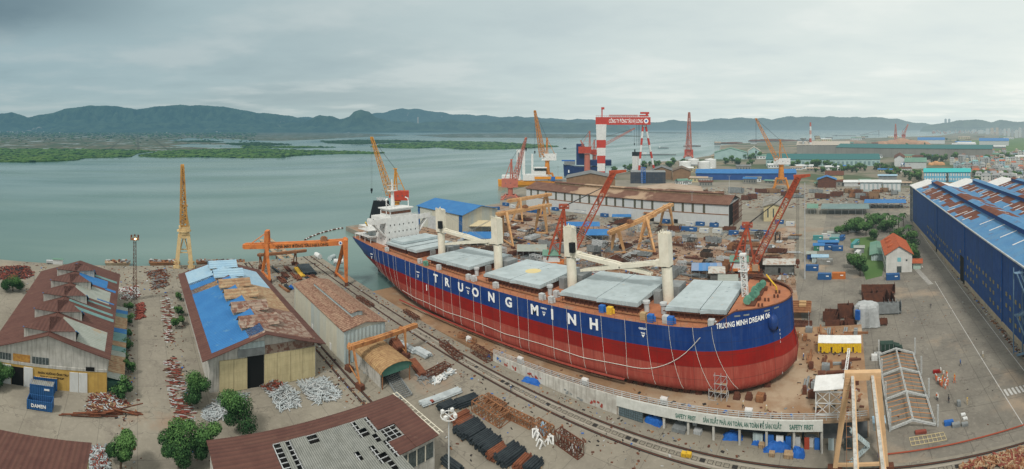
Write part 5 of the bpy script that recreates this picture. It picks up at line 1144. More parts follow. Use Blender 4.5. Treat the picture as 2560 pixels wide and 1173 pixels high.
# port, factories, towers of the town
block('warehouse', 'distant warehouse with blue roof on the shore beyond the ore heap', 2294, 2362, 1900, 16, 60, WHITEP, BLUR, 26)
block('warehouse', 'distant long blue roofed hall in front of the apartment towers', 2448, 2522, 1700, 18, 60, WHITEP, BLUR, 28); block('warehouse', 'distant low grey row of halls left of the blue roofed hall', 2380, 2440, 1560, 10, 30, PALEB, LGREY, 14); block('warehouse', 'distant grey building with white roof under the apartment towers', 2476, 2514, 1480, 6, 30, GREY, WHITEP, 9)
TW = [M('tower_grey', (.45, .48, .48), (.38, .41, .42), scale=.05, rough=.8, panels=(('Z',), (3.2,), 1.2, .5)), M('tower_cream', (.62, .50, .38), (.52, .42, .32), scale=.05, rough=.8, panels=(('Z',), (3.2,), 1.2, .4)), M('tower_white', (.6, .62, .6), rough=.8, panels=(('Z',), (3.2,), 1.1, .45))]
tw = [(2364, 321, 23, 6, 0), (2373, 321, 23, 6, 0), (2469, 336, 14, 9, 2), (2480, 337, 17, 8, 1), (2493, 337, 18, 7, 1), (2502, 338, 14, 8, 0), (2512, 340, 18, 6, 2), (2522, 342, 21, 7, 2), (2531, 343, 19, 6, 0), (2541, 345, 20, 8, 2), (2550, 344, 25, 7, 2), (2560, 345, 24, 9, 0), (2452, 334, 9, 12, 2), (2436, 332, 8, 9, 2)]
for i, (px_, py_, h_, w_, k) in enumerate(tw):
    p = G(px_, py_); s = rng(p) / K
    o = thing('apartment_tower', ['one of a pair of slim hazy grey towers far beyond the port', 'grey apartment tower in the distant town at the right edge', 'cream apartment tower in the distant town at the right edge', 'white apartment tower in the distant town at the right edge'][0 if i < 2 else k + 1], 'tower', p, -az(px_), 'apartment towers of the distant town' if i > 1 else 'pair of slim hazy towers')
    part(o, 'shaft', TW[k], lambda m: m.bb(-w_ / 2 * s, -3 * s, 0, w_ / 2 * s, 3 * s, h_ * s)); part(o, 'roof_house', TW[0], lambda m: m.bb(-w_ / 5 * s, -2 * s, h_ * s, w_ / 5 * s, 2 * s, (h_ + 1.5) * s))
m = MB(); r = random.Random(9)
for k in range(420):
    x = r.uniform(2330, 2560); p = G(x, r.uniform(322, 334)); s = rng(p) / K; m.box((p.x, p.y, 0), (r.uniform(1, 4) * s, r.uniform(1, 3) * s, r.uniform(3, 9) * s), TW[r.randrange(3)] if r.random() < .8 else vm[1], rz=r.uniform(0, 3))
tag(m.build('distant_town'), 'hazy pale buildings of the distant town below the right hand hills', 'town', kind='stuff')
for i, px_ in enumerate((2386, 2396, 2438, 2446, 2453)):
    p = G(px_, 334); s = rng(p) / K; o = thing('container_crane', 'slim blue grey quay crane with long boom at the distant container port', 'crane', p, -az(px_), 'quay cranes of the distant container port')
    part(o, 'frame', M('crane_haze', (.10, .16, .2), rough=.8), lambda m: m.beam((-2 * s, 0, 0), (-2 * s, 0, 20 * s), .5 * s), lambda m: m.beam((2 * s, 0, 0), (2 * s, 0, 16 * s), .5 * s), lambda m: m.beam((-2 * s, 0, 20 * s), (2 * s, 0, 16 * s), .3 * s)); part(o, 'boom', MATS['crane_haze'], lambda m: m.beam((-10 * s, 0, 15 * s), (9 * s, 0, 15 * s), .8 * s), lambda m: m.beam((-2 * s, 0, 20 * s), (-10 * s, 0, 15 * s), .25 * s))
# low industrial sheds spread towards the water
r = random.Random(17); rf = [('grey', GREYRF), ('blue', BLUR), ('brown', RUSTD), ('green', GREENR), ('white', WHITEP), ('tan', TANW)]; wf = [('pale', WHITEP), ('grey', CONCW), ('cream', CRMW)]
for i in range(95):
    x = r.uniform(1790, 2560); y = r.choice((r.uniform(342, 352), r.uniform(350, 366), r.uniform(392, 402), r.uniform(418, 434), r.uniform(452, 466)))
    if y > 415: x = r.uniform(1700, 2300)
    if x < 2000 and y < 356: continue
    p = G(x, y); sc_ = min(2.2, rng(p) / 700); n1_, m1_ = r.choice(rf); n2_, m2_ = r.choice(wf); l_, w_, h_ = r.uniform(14, 46) * sc_ * .7, r.uniform(8, 16) * sc_ * .7, r.uniform(3, 7) * sc_ ** .6
    m = MB(); m.bb(-l_ / 2, -w_ / 2, 0, l_ / 2, w_ / 2, h_, m2_); m.add([(-l_ / 2 - 1, -w_ / 2 - 1, h_), (l_ / 2 + 1, -w_ / 2 - 1, h_), (l_ / 2 + 1, w_ / 2 + 1, h_), (-l_ / 2 - 1, w_ / 2 + 1, h_), (-l_ / 2 - 1, 0, h_ * 1.35), (l_ / 2 + 1, 0, h_ * 1.35)], [(0, 1, 5, 4), (2, 3, 4, 5), (3, 0, 4), (1, 2, 5)], m1_)
    for q in range(5): u = -l_ * .4 + q * l_ * .2; m.bb(u - l_ * .04, -w_ / 2 - .06, h_ * .3, u + l_ * .04, -w_ / 2 - .003, h_ * .7, WIN)
    solo('warehouse', m, '%s %s walled shed with %s roof %s' % ('long' if l_ > 20 * sc_ else 'short', n2_, n1_, 'on the far flats' if y < 370 else 'between the long factories' if y < 410 else 'among trees past the yard'), 'shed', None, p, -az(x) + r.uniform(-.4, .4))
# the dense town: each house by itself
HM = [M('house_wall_' + n_, c_, rough=.9) for n_, c_ in (('white', (.58, .58, .54)), ('grey', (.36, .37, .36)), ('cream', (.55, .47, .34)), ('blue', (.35, .45, .5)))]
RM_ = [M('house_roof_red', (.48, .14, .07), (.36, .12, .07), scale=.4, rough=.9), M('house_roof_grey', (.27, .28, .28), rough=.9), M('house_roof_brown', (.22, .12, .09), rough=.9), M('house_roof_teal', (.2, .36, .36), rough=.9)]
wn = ['white', 'grey', 'cream', 'pale blue']; rn = ['orange red', 'grey', 'brown', 'teal']
r = random.Random(3); nh = 0
for row in range(13):
    y = 386 + row * 6.2 + (row ** 1.5) * .25
    x = 2380 + max(0, row - 4) * 8 + r.uniform(0, 8)
    if row >= 9: x = 2440 + r.uniform(0, 8)
    while x < 2575:
        p = G(x, y + r.uniform(-2, 2)); w_ = r.uniform(6, 12); d_ = r.uniform(7, 12); h_ = r.choice((4, 6.5, 6.5, 9, 12)); wi = r.choice((0, 0, 0, 1, 1, 2, 3)); ri = r.choice((0, 0, 1, 1, 1, 2, 3)); rz = -az(x) + r.uniform(-.5, .5)
        flat_ = r.random() < .45
        m = MB(); m.bb(-w_ / 2, -d_ / 2, 0, w_ / 2, d_ / 2, h_, HM[wi])
        if flat_: m.bb(-w_ / 2 - .3, -d_ / 2 - .3, h_, w_ / 2 + .3, d_ / 2 + .3, h_ + .3, RM_[1]); m.bb(-w_ / 4, 0, h_ + .3, w_ / 4, d_ / 3, h_ + 2.4, HM[wi]); ri = 1
        else: m.add([(-w_ / 2 - .4, -d_ / 2 - .4, h_), (w_ / 2 + .4, -d_ / 2 - .4, h_), (w_ / 2 + .4, d_ / 2 + .4, h_), (-w_ / 2 - .4, d_ / 2 + .4, h_), (-w_ / 2 + 1, 0, h_ + 2.4), (w_ / 2 - 1, 0, h_ + 2.4)], [(0, 1, 5, 4), (2, 3, 4, 5), (3, 0, 4), (1, 2, 5)], RM_[ri])
        for q in range(int(h_ // 3)):
            for u in (-.28, .2): m.bb(u * w_, -d_ / 2 - .05, q * 3.1 + 1, u * w_ + 1.2, -d_ / 2 - .003, q * 3.1 + 2.5, WIN)
        hgt = 'low' if h_ < 5 else ('two storey' if h_ < 8 else 'tall narrow')
        solo('town_house', m, '%s %s house with %s %s roof in the dense town' % (hgt, wn[wi], 'flat' if flat_ else 'pitched', rn[ri]), 'house', None, p, rz, '%s %s houses with %s %s roofs in the dense town' % (hgt, wn[wi], 'flat' if flat_ else 'pitched', rn[ri]))
        nh += 1; x += (w_ + r.uniform(0, 2.5)) / rng(p) * K
# ================= cranes =================
ORC = M('orange_crane', (.62, .24, .035), (.48, .18, .035), scale=.35, c3=(.25, .10, .04), scale3=.3, lo3=.56, hi3=.68, rough=.7)
REDC = M('red_crane', (.48, .065, .03), (.38, .05, .03), scale=.35, rough=.65); REDP = M('faded_pink_crane', (.50, .16, .11), (.42, .14, .10), scale=.3, rough=.75)
CRC = M('cream_crane', (.66, .50, .26), (.56, .40, .2), scale=.3, c3=(.35, .16, .07), scale3=.35, lo3=.58, hi3=.68, rough=.7)
BEIG = M('beige_gantry', (.62, .42, .24), (.54, .34, .18), scale=.3, c3=(.36, .17, .08), scale3=.25, lo3=.58, hi3=.7, rough=.75)
ORG = M('gantry_orange', (.62, .20, .05), (.50, .16, .05), scale=.3, c3=(.26, .09, .04), scale3=.4, lo3=.54, hi3=.66, rough=.75)
CABLE = M('steel_cable', (.05, .05, .05), rough=.8, grime=False)
def luffer(label, px, rho, legs, col, house, apex, foot, tip, mat, hmat, jm=None, boomw=3.0, n=14, hook=None, back=None, dtip=0, name='portal_crane', lace=.22, colr=(2.4, 1.6), cab=True, group=None, lw=1.3):
    lace *= .8; boomw *= 1.15; lw = max(lw, rho / 300)
    """travelling jib crane; every level surveyed as a pixel row at ground range rho"""
    b = wallpt(px, rho); o = thing(name, label, 'crane', b, -az(px), group); jm = jm or mat
    W = lambda x, y, dr=0: P(x, y, rho + dr)
    zt_ = zof(b, legs[1]); hw = legs[0] / K * rho / 2
    for sx in (-1, 1):
        for sy in (-1, 1):
            m = MB(); m.beam((sx * hw, sy * hw, 0), (sx * hw * .62, sy * hw * .62, zt_), lw, lw, w2=lw * .8, h2=lw * .8); m.box((sx * hw, sy * hw, .6), (3.4, 1.4, 1.2)); m.build('leg', mat, o)
    m = MB()
    for s_ in (-1, 1):
        m.beam((-hw * .62, s_ * hw * .62, zt_), (hw * .62, s_ * hw * .62, zt_), 1.2); m.beam((s_ * hw * .62, -hw * .62, zt_), (s_ * hw * .62, hw * .62, zt_), 1.2)
        m.beam((-hw * .8, s_ * hw * .8, zt_ * .5), (hw * .8, s_ * hw * .8, zt_ * .5), .5); m.beam((-hw * .9, s_ * hw * .9, zt_ * .2), (0, s_ * hw * .65, zt_), .35); m.beam((hw * .9, s_ * hw * .9, zt_ * .2), (0, s_ * hw * .65, zt_), .35)
    m.build('portal_frame', mat, o)
    zc = zof(b, col)
    m = MB(); m.tube((0, 0, zt_ - .5), (0, 0, zc), colr[0], colr[1], n=12); m.tube((0, 0, zc - .6), (0, 0, zc), colr[1] + 1.2, n=14); m.build('slewing_column', mat, o)
    hx0, hx1, hy0, hy1 = house; A_, B_ = W(hx0, hy0), W(hx1, hy1); c = (A_ + B_) / 2; wd = abs(hx1 - hx0) / K * rho; ht = abs(A_.z - B_.z)
    m = MB(); m.box(c, (wd, 5, ht), rz=-az(px)); m.build('machinery_house', hmat, o, world=True)
    for u in (.25, .55, .85): m = MB(); q = A_.lerp(B_, u); m.box(V((q.x, q.y, c.z)) - V((sin(az(px)), cos(az(px)), 0)) * 2.52, (.8, .08, .8), rz=-az(px)); m.build('house_window', WIN, o, world=True)
    if cab:
        f_ = W(foot[0], foot[1]); q = V((f_.x, f_.y, c.z)) - V((sin(az(px)), cos(az(px)), 0)) * 2; m = MB(); m.box(q, (2.2, 2.2, 2.6), rz=-az(px)); m.build('operator_cab', hmat, o, world=True)
    ap = W(*apex); base_top = max(A_.z, B_.z); rt = V((cos(az(px)), -sin(az(px)), 0)); fw = V((sin(az(px)), cos(az(px)), 0)); jd = 1 if tip[0] > apex[0] else -1
    m = MB(); ax = wd * .35
    for s_ in (-1.5, 1.5):
        p0 = V((ap.x, ap.y, base_top - 1)); m.beam(p0 + fw * s_ + rt * (jd * .8), ap + fw * s_ * .7, .9); m.beam(p0 + fw * s_ - rt * (jd * 1.4), ap + fw * s_ * .7 - rt * jd * .6, .7)
        bk = W(back[0], back[1]) if back else p0 - rt * jd * wd * .6; m.beam(bk + fw * s_, ap + fw * s_ * .7, .55)
        for f in (.33, .66): m.beam(p0.lerp(ap, f) + fw * s_ * (1 - .3 * f) + rt * jd * .5, p0.lerp(ap, f) - rt * jd * 1.2 + fw * s_, .3); m.beam(bk.lerp(ap, f) + fw * s_, p0.lerp(ap, f) + fw * s_, .22)
    for f in (.3, .6, 1): m.beam(p0.lerp(ap, f) - fw * 1.5, p0.lerp(ap, f) + fw * 1.5, .35)
    m.box(ap, (3, 3.2, .5), rz=-az(px)); m.build('tower_frame', mat, o, world=True)
    ft = W(foot[0], foot[1]); tp = W(tip[0], tip[1], dtip); m = MB(); m.truss(ft, tp, boomw, boomw * .8, n, t=lace, w2=boomw * .28, h2=boomw * .28, chord=lace * 1.7); m.box(tp, (1.6, 1.6, 1.2)); m.build('boom', jm, o, world=True)
    for s_ in (-.8, .8): m = MB(); m.tube(ap + fw * s_, tp + fw * s_ * .3, .08 * rho / 300, n=4); m.build('luffing_cable', CABLE, o, world=True)
    if hook:
        hx, hy = hook; hp = V((tp.x, tp.y, zof(tp, hy)))
        for s_ in (-.35, .35): m = MB(); m.tube(tp + rt * s_, hp + rt * s_, .05 * rho / 300, n=4); m.build('hoist_cable', CABLE, o, world=True)
        m = MB(); m.box(hp, (1.4, 1.0, 2.2)); m.blob(hp - V((0, 0, 1.8)), (.6, .4, .8)); m.build('hook_block', BLACK, o, world=True)
    return o
luffer('slender cream portal crane standing on the quay above the two left workshops', 460, 227, (36, 590), 575, (447, 474, 590, 566), (462, 514), (459, 562), (456, 414), CRC, CRC, boomw=3.4, n=14, back=(474, 570), name='portal_crane', lace=.5, dtip=-5, lw=2.1, colr=(2.6, 2.4), jm=M('amber_crane', (.62, .33, .09), (.5, .25, .07), scale=.4, c3=(.3, .13, .05), scale3=.3, lo3=.54, hi3=.66, rough=.7))
luffer('yellow orange jib crane with red machinery house rising behind the ship stern', 993, 330, (34, 540), 502, (985, 1022, 500, 477), (988, 422), (976, 487), (929, 344), M('yellow_orange', (.62, .30, .05), (.5, .22, .04), scale=.4, rough=.7), REDC, boomw=4.5, n=16, hook=(932, 475), back=(1012, 477), lace=.3)
luffer('faded red jib crane beside the orange hulled ship', 1276, 440, (40, 488), 468, (1254, 1295, 468, 447), (1279, 399), (1287, 447), (1315, 345), REDP, REDP, boomw=4.2, n=16, back=(1262, 446), lace=.32, hook=(1316, 372), colr=(2.4, 2.4))
luffer('tall orange jib crane with white house between the orange hulled and dark blue ships', 1368, 560, (40, 434), 402, (1354, 1391, 401, 384), (1367, 345), (1357, 392), (1337, 277), ORC, WHITE, boomw=5.5, n=18, hook=(1339, 380), back=(1386, 384), lace=.42, colr=(3.6, 2.4))
luffer('red jib crane beside the dark blue ship, its boom hidden in its tower', 1468, 660, (14, 425), 384, (1446, 1478, 383, 367), (1474, 328), (1460, 368), (1452, 352), REDP, REDC, boomw=3, n=6, lace=.4, colr=(4.5, 4), back=(1452, 367))
luffer('red jib crane just left of the striped gantry with boom reaching far right', 1486, 690, (12, 430), 386, (1476, 1494, 386, 374), (1486, 350), (1492, 372), (1586, 321), REDP, REDC, boomw=4.5, n=16, hook=(1586, 360), lace=.42, colr=(3.2, 3.0))
luffer('pink red lattice crane standing at the water beyond the white tanks', 1721, 1040, (22, 388), 378, (1711, 1733, 391, 374), (1722, 331), (1722, 374), (1723, 281), REDP, REDC, boomw=10, n=10, lace=.9, colr=(5, 5), cab=False)
luffer('tall orange jib crane with white house standing by the pale shed right of centre', 1953, 505, (38, 446), 412, (1934, 1976, 411, 396), (1950, 350), (1942, 399), (1890, 297), ORC, WHITE, boomw=5, n=18, hook=(1892, 380), back=(1970, 396), lace=.4, colr=(3.6, 2.6))
luffer('small distant red crane on the shore, upright one of the pair', 2239, 1900, (6, 344), 338, (2235, 2243, 342, 336), (2239, 326), (2239, 336), (2239, 310), REDP, REDC, boomw=8, n=5, lace=1.4, colr=(4, 4), cab=False)
luffer('small distant red crane on the shore, the one with its jib leaning right', 2259, 1900, (8, 344), 338, (2254, 2264, 342, 336), (2257, 326), (2260, 336), (2270, 311), REDP, REDC, boomw=8, n=5, lace=1.4, colr=(4, 4), cab=False)
# goliath gantry, striped
rho = 610; b = wallpt(1503, rho); o = thing('goliath_crane', 'giant red and white striped gantry crane lettered CÔNG TY ĐÓNG TÀU HẠ LONG', 'crane', b, -az(1503)); s = rho / K
RP = M('signal_red', (.52, .05, .03), (.42, .045, .03), scale=.2, rough=.6)
zt0 = zof(b, 311); nb = 7
for k in range(nb):
    z0, z1 = zt0 * k / nb - 0, zt0 * (k + 1) / nb; w0 = 9.5 + 4.5 * k / nb; w1 = 9.5 + 4.5 * (k + 1) / nb
    part(o, 'leg_band', RP if k % 2 == 0 and k != nb - 1 else (WHITE if k % 2 else RP) if k != nb - 1 else WHITE, lambda m: m.beam((0, 0, z0), (0, 0, z1), w0, w0 * .8, w2=w1, h2=w1 * .8))
zb_, zt_ = zof(b, 312), zof(b, 293); L_ = 137 * s
bm = part(o, 'girder', RP, lambda m: m.bb(-14 * s, -4, zb_, -14 * s + L_, 4, zt_)); 
M0 = FACE(19 * s, -4.06, zb_ + 2.5); t_ = textmesh('girder_lettering', 'CÔNG TY ĐÓNG TÀU HẠ LONG', 7.4, LETW, bm, Matrix.Identity(4), bold=.12, depth=.04); w_ = max(v.co.x for v in t_.data.vertices); t_.data.transform(M0 @ Matrix.Diagonal((84 * s / w_, 1, 1, 1)))
part(bm, 'round_emblem', LETW, lambda m: m.tube((112 * s, -4.1, (zb_ + zt_) / 2), (112 * s, -4.0, (zb_ + zt_) / 2), 3.2, n=20)); part(bm, 'emblem_centre', BLU, lambda m: m.tube((112 * s, -4.2, (zb_ + zt_) / 2), (112 * s, -4.11, (zb_ + zt_) / 2), 1.6, n=6))
m = MB()
for k in range(27): m.beam((-12 * s + k * 5 * s, -3.8, zt_), (-12 * s + k * 5 * s, -3.8, zt_ + 2), .3)
m.beam((-14 * s, -3.8, zt_ + 2), (120 * s, -3.8, zt_ + 2), .3); m.build('walkway_rail', REDP, o)
part(o, 'trolley', RP, lambda m: m.bb(96 * s, -4, zt_ + 1, 118 * s, 4, zt_ + 3), lambda m: m.bb(98 * s, -3, zt_ + 4.5, 120 * s, 3, zt_ + 7), lambda m: m.bb(112 * s, -3, zt_ + 3, 117 * s, 3, zt_ + 4.5)); part(o, 'cable_truss', RP, lambda m: m.truss((20 * s, 0, zt_ + 2), (92 * s, 0, zt_ + 2), 2.4, 2.0, 24, t=.25))
part(o, 'top_mast', RP, lambda m: m.beam((2 * s, 0, zt_), (2 * s, 0, zof(b, 272)), 1.6), lambda m: m.box((4 * s, 0, zof(b, 271)), (8 * s, 3, 3)))
for s_, fx in ((-1, 92), (1, 138)):
    top = V(((108 + s_ * 3) * s, 0, zb_)); bot = V((fx * s, s_ * 6, 0))
    for k in range(8): part(o, 'slender_leg_band', WHITE if k % 2 else RP, lambda m: m.tube(top.lerp(bot, k / 8), top.lerp(bot, (k + 1) / 8), 1.5, n=8))
part(o, 'leg_tie', GREY, lambda m: m.beam((100 * s, 0, zb_ * .62), (120 * s, 0, zb_ * .62), .8)); part(o, 'leg_head', WHITE, lambda m: m.box((108 * s, 0, zb_ - 1), (5, 4, 3)))
for x in (89, 93, 96): part(o, 'hoist_cable', CABLE, lambda m: m.tube((x * s, 0, zb_), (x * s, 0, zb_ - 38 + x * .1), .2, n=4))
# generic gantry of two leg frames and a double girder
def gantry(label, tops, feet, mat, gw=1.3, gh=1.6, ext=(0, 0), gap=2.2, name='gantry_crane', legw=1.3, trolley=None, group=None, tie=True):
    """tops: girder ends; feet: for each leg frame its two feet and where on the girder (0-1) it hangs"""
    a, b = V(tops[0]), V(tops[1]); d = (b - a).normalized(); n_ = V((-d.y, d.x, 0)); base = V((feet[0][0][0], feet[0][0][1], feet[0][0][2]))
    o = thing(name, label, 'crane', base, 0, group)
    for s_ in (-1, 1): m = MB(); m.beam(a - d * ext[0] + n_ * s_ * gap / 2, b + d * ext[1] + n_ * s_ * gap / 2, gw, gh); m.build('girder', mat, o, world=True)
    for f in (0, 1): m = MB(); c = (a - d * ext[0]).lerp(b + d * ext[1], f); m.beam(c - n_ * gap / 2, c + n_ * gap / 2, gw * .9, gh * .8); m.build('end_tie', mat, o, world=True)
    for f1, f2, u in feet:
        c = a.lerp(b, u); f1, f2 = V(f1), V(f2)
        for i, f in enumerate((f1, f2)):
            sd = -1 if (f - c).dot(n_) < 0 else 1
            m = MB(); m.beam(c + n_ * sd * (gap / 2 + gw * .6) + V((0, 0, gh * .5)), f + V((0, 0, 1.2)), legw, legw * 1.25, w2=legw * .55, h2=legw * .7); m.build('leg', mat, o, world=True)
            m = MB(); m.box(f + V((0, 0, .7)), (2.4, 1.4, 1.4), rz=atan2(n_.y, n_.x)); m.build('bogie', RUSTD, o, world=True)
        if tie: m = MB(); m.beam(f1 + V((0, 0, 1.6)), f2 + V((0, 0, 1.6)), legw * .5); m.build('sill_beam', mat, o, world=True)
        m = MB(); m.beam(c - n_ * (gap / 2 + gw), c + n_ * (gap / 2 + gw), gw, gh); m.build('head_beam', mat, o, world=True)
    if trolley is not None: c = a.lerp(b, trolley) + V((0, 0, gh / 2 + .8)); m = MB(); m.box(c, (3, 2.6, 1.4), rz=atan2(d.y, d.x)); m.box(c + V((0, 0, .9)), (1.6, 1.6, .6)); m.build('trolley', RUSTO, o, world=True)
    return o
Fl, Fr = [G(674.5, 708), G(656, 688)], [G(866, 714), G(840, 690)]
tl = P(668, 614, 210); tr = P(866, 604, 205)
g1 = gantry('orange gantry crane lettered NHÀ MÁY ĐÓNG TÀU HẠ LONG above the steel stock', (tl, tr), [(Fl[0], Fl[1], 0), (Fr[0], Fr[1], .99)], ORG, 1.5, 2.1, (11, 0), 2.6, trolley=.72, legw=1.5)
d_ = (tr - tl).normalized(); n_ = V((-d_.y, d_.x, 0)); nrm = n_ if (V((0, 0, 0)) - tl).dot(n_) > 0 else -n_
top = tl + V((0, 0, 6.2))
m = MB()
for s_ in (-1, 1):
    m.beam(tl + n_ * s_ * 2.4, top + n_ * s_ * 1.6, 1.5, 1.7); m.tube(top + n_ * s_ * 1.4, tl - d_ * 8 + n_ * s_ * 1.3 + V((0, 0, 1.0)), .16, n=6)
m.beam(top - n_ * 2.2, top + n_ * 2.2, 1.7, 1.5); m.build('pylon', ORG, g1, world=True)
def girder_text(o, s, p0, d, nrm, off, size, mat, width, bold=.03, name='girder_lettering'):
    t = textmesh(name, s, size, mat, o, Matrix.Identity(4), bold=bold, depth=.03); w_ = max(v.co.x for v in t.data.vertices)
    R_ = Matrix((d, V((0, 0, 1)) - d * d.z, nrm)).transposed().to_4x4(); q = p0 + nrm * off
    mm = Matrix.Translation(q) @ R_ @ Matrix.Diagonal((width / w_, 1, 1, 1)); t.data.transform(ROOTM[o.name].inverted() @ mm); return t
dd = d_ if True else -d_
girder_text(g1, 'NHÀ MÁY ĐÓNG TÀU HẠ LONG', tl.lerp(tr, .12) + V((0, 0, -.75)), dd, nrm, 2.15, 1.75, INK, (tr - tl).length * .66)
m = MB(); q = tl.lerp(tr, .93) + nrm * 2.1; m.tube(q, q + nrm * .08, .85, n=18); m.build('round_emblem', LETW, g1, world=True); m = MB(); m.tube(q + nrm * .09, q + nrm * .15, .5, n=6); m.build('emblem_centre', BLU, g1, world=True)
# cream beam crane just behind
a_, b_ = P(645, 638, 222), P(760, 627, 226)
gantry('low rusty gantry beam crane standing behind the orange lettered gantry', (a_, b_), [(G(650, 672), G(656, 668), .04), (G(733, 662), G(742, 664), .82)], RUSTO, .8, 1.2, (0, 1), 1.0, legw=.6)
# small orange gantry over the track
a_, b_ = P(872, 869, 124), P(1040, 813, 142)
gantry('small rusty orange gantry crane straddling the track by the barrel roofed shelter', (a_, b_), [(G(873, 927), G(900, 973), .03), (G(987, 862), G(1015, 894), .78)], M('rusty_gantry', (.50, .24, .09), (.36, .15, .06), scale=.5, c3=(.2, .08, .04), scale3=.4, lo3=.5, hi3=.62, rough=.8), .7, 1.1, (0, 0), .9, legw=.55)
# yellow gantries in the yard
YG = M('yard_gantry', (.56, .33, .15), (.46, .24, .10), scale=.3, c3=(.32, .14, .06), scale3=.3, lo3=.56, hi3=.68, rough=.75)
gantry('tan gantry crane in front of the pair on the left of the yard', (P(1250, 535, 268), P(1370, 513, 295)), [(G(1256, 605), G(1283, 622), .08), (G(1337, 587), G(1368, 589), .86)], YG, 1.2, 1.8, (2, 2), 2.2, trolley=.5, legw=1.5)
gantry('tan gantry crane behind, farther of the pair on the left of the yard', (P(1276, 502, 330), P(1374, 486, 352)), [(G(1281, 556), G(1306, 559), .2), (G(1375, 541), G(1350, 545), .95)], YG, 1.3, 2.0, (2, 1), 2.4, legw=1.5)
gantry('tan gantry crane nearest the ship on the right half of the yard', (P(1530, 580, 247), P(1627, 540, 262)), [(G(1529, 637), G(1562, 638), .1), (G(1595, 630), G(1637, 637), .82)], YG, 1.2, 1.8, (2, 3), 2.4, trolley=.45, legw=1.6)
gantry('tan gantry crane standing before the white shed in the right half of the yard', (P(1607, 548, 285), P(1677, 512, 316)), [(G(1650, 568), G(1683, 569), .85), (G(1603, 598), G(1622, 598), .1)], YG, 1.3, 1.9, (1, 1), 2.4, legw=1.5)
# big beige gantry at the lower right
tz = 19.5
g5 = thing('gantry_crane', 'big beige gantry crane rising from the bottom edge at the lower right', 'crane', (3.4, 91, 0))
for yy in (0, -34):
    for s_, xt in ((-1, -2.6), (1, 3.4)):
        part(g5, 'leg', BEIG, lambda m: m.beam((xt, yy, tz), (s_ * 5.2, yy, 1.2), 1.25, 1.5, w2=.9, h2=1.1)); part(g5, 'bogie', RUSTD, lambda m: m.box((s_ * 5.2, yy, .7), (3, 1.3, 1.4)))
    part(g5, 'head_beam', BEIG, lambda m: m.beam((-3.3, yy, tz + .3), (4.1, yy, tz + .3), 1.3, 1.5)); part(g5, 'sill_beam', BEIG, lambda m: m.beam((-5, yy, 1.7), (5, yy, 1.7), .5))
for xx in (-1.6, 2.4): part(g5, 'girder', BEIG, lambda m: m.beam((xx, 1.0, tz - .3), (xx, -44, tz - .3), .8, 1.5)); part(g5, 'girder_flange', WALLG, lambda m: m.beam((xx - .1, .9, tz + .5), (xx - .1, -44, tz + .5), .55, .08))
m = MB()
for k in range(16): m.box((-2.6, -1.5 - k * 2.6, tz - .4), (.9, .08, .08)); m.beam((-3.0, -1.5 - k * 2.6, tz - .4), (-3.0, -1.5 - k * 2.6, tz + .7), .06)
m.beam((-3.0, .5, tz + .7), (-3.0, -42, tz + .7), .06); m.build('walkway_rail', RUSTO, g5)
part(g5, 'trolley', GREY, lambda m: m.box((.4, -40, tz + .9), (5, 2.4, 1.2)))
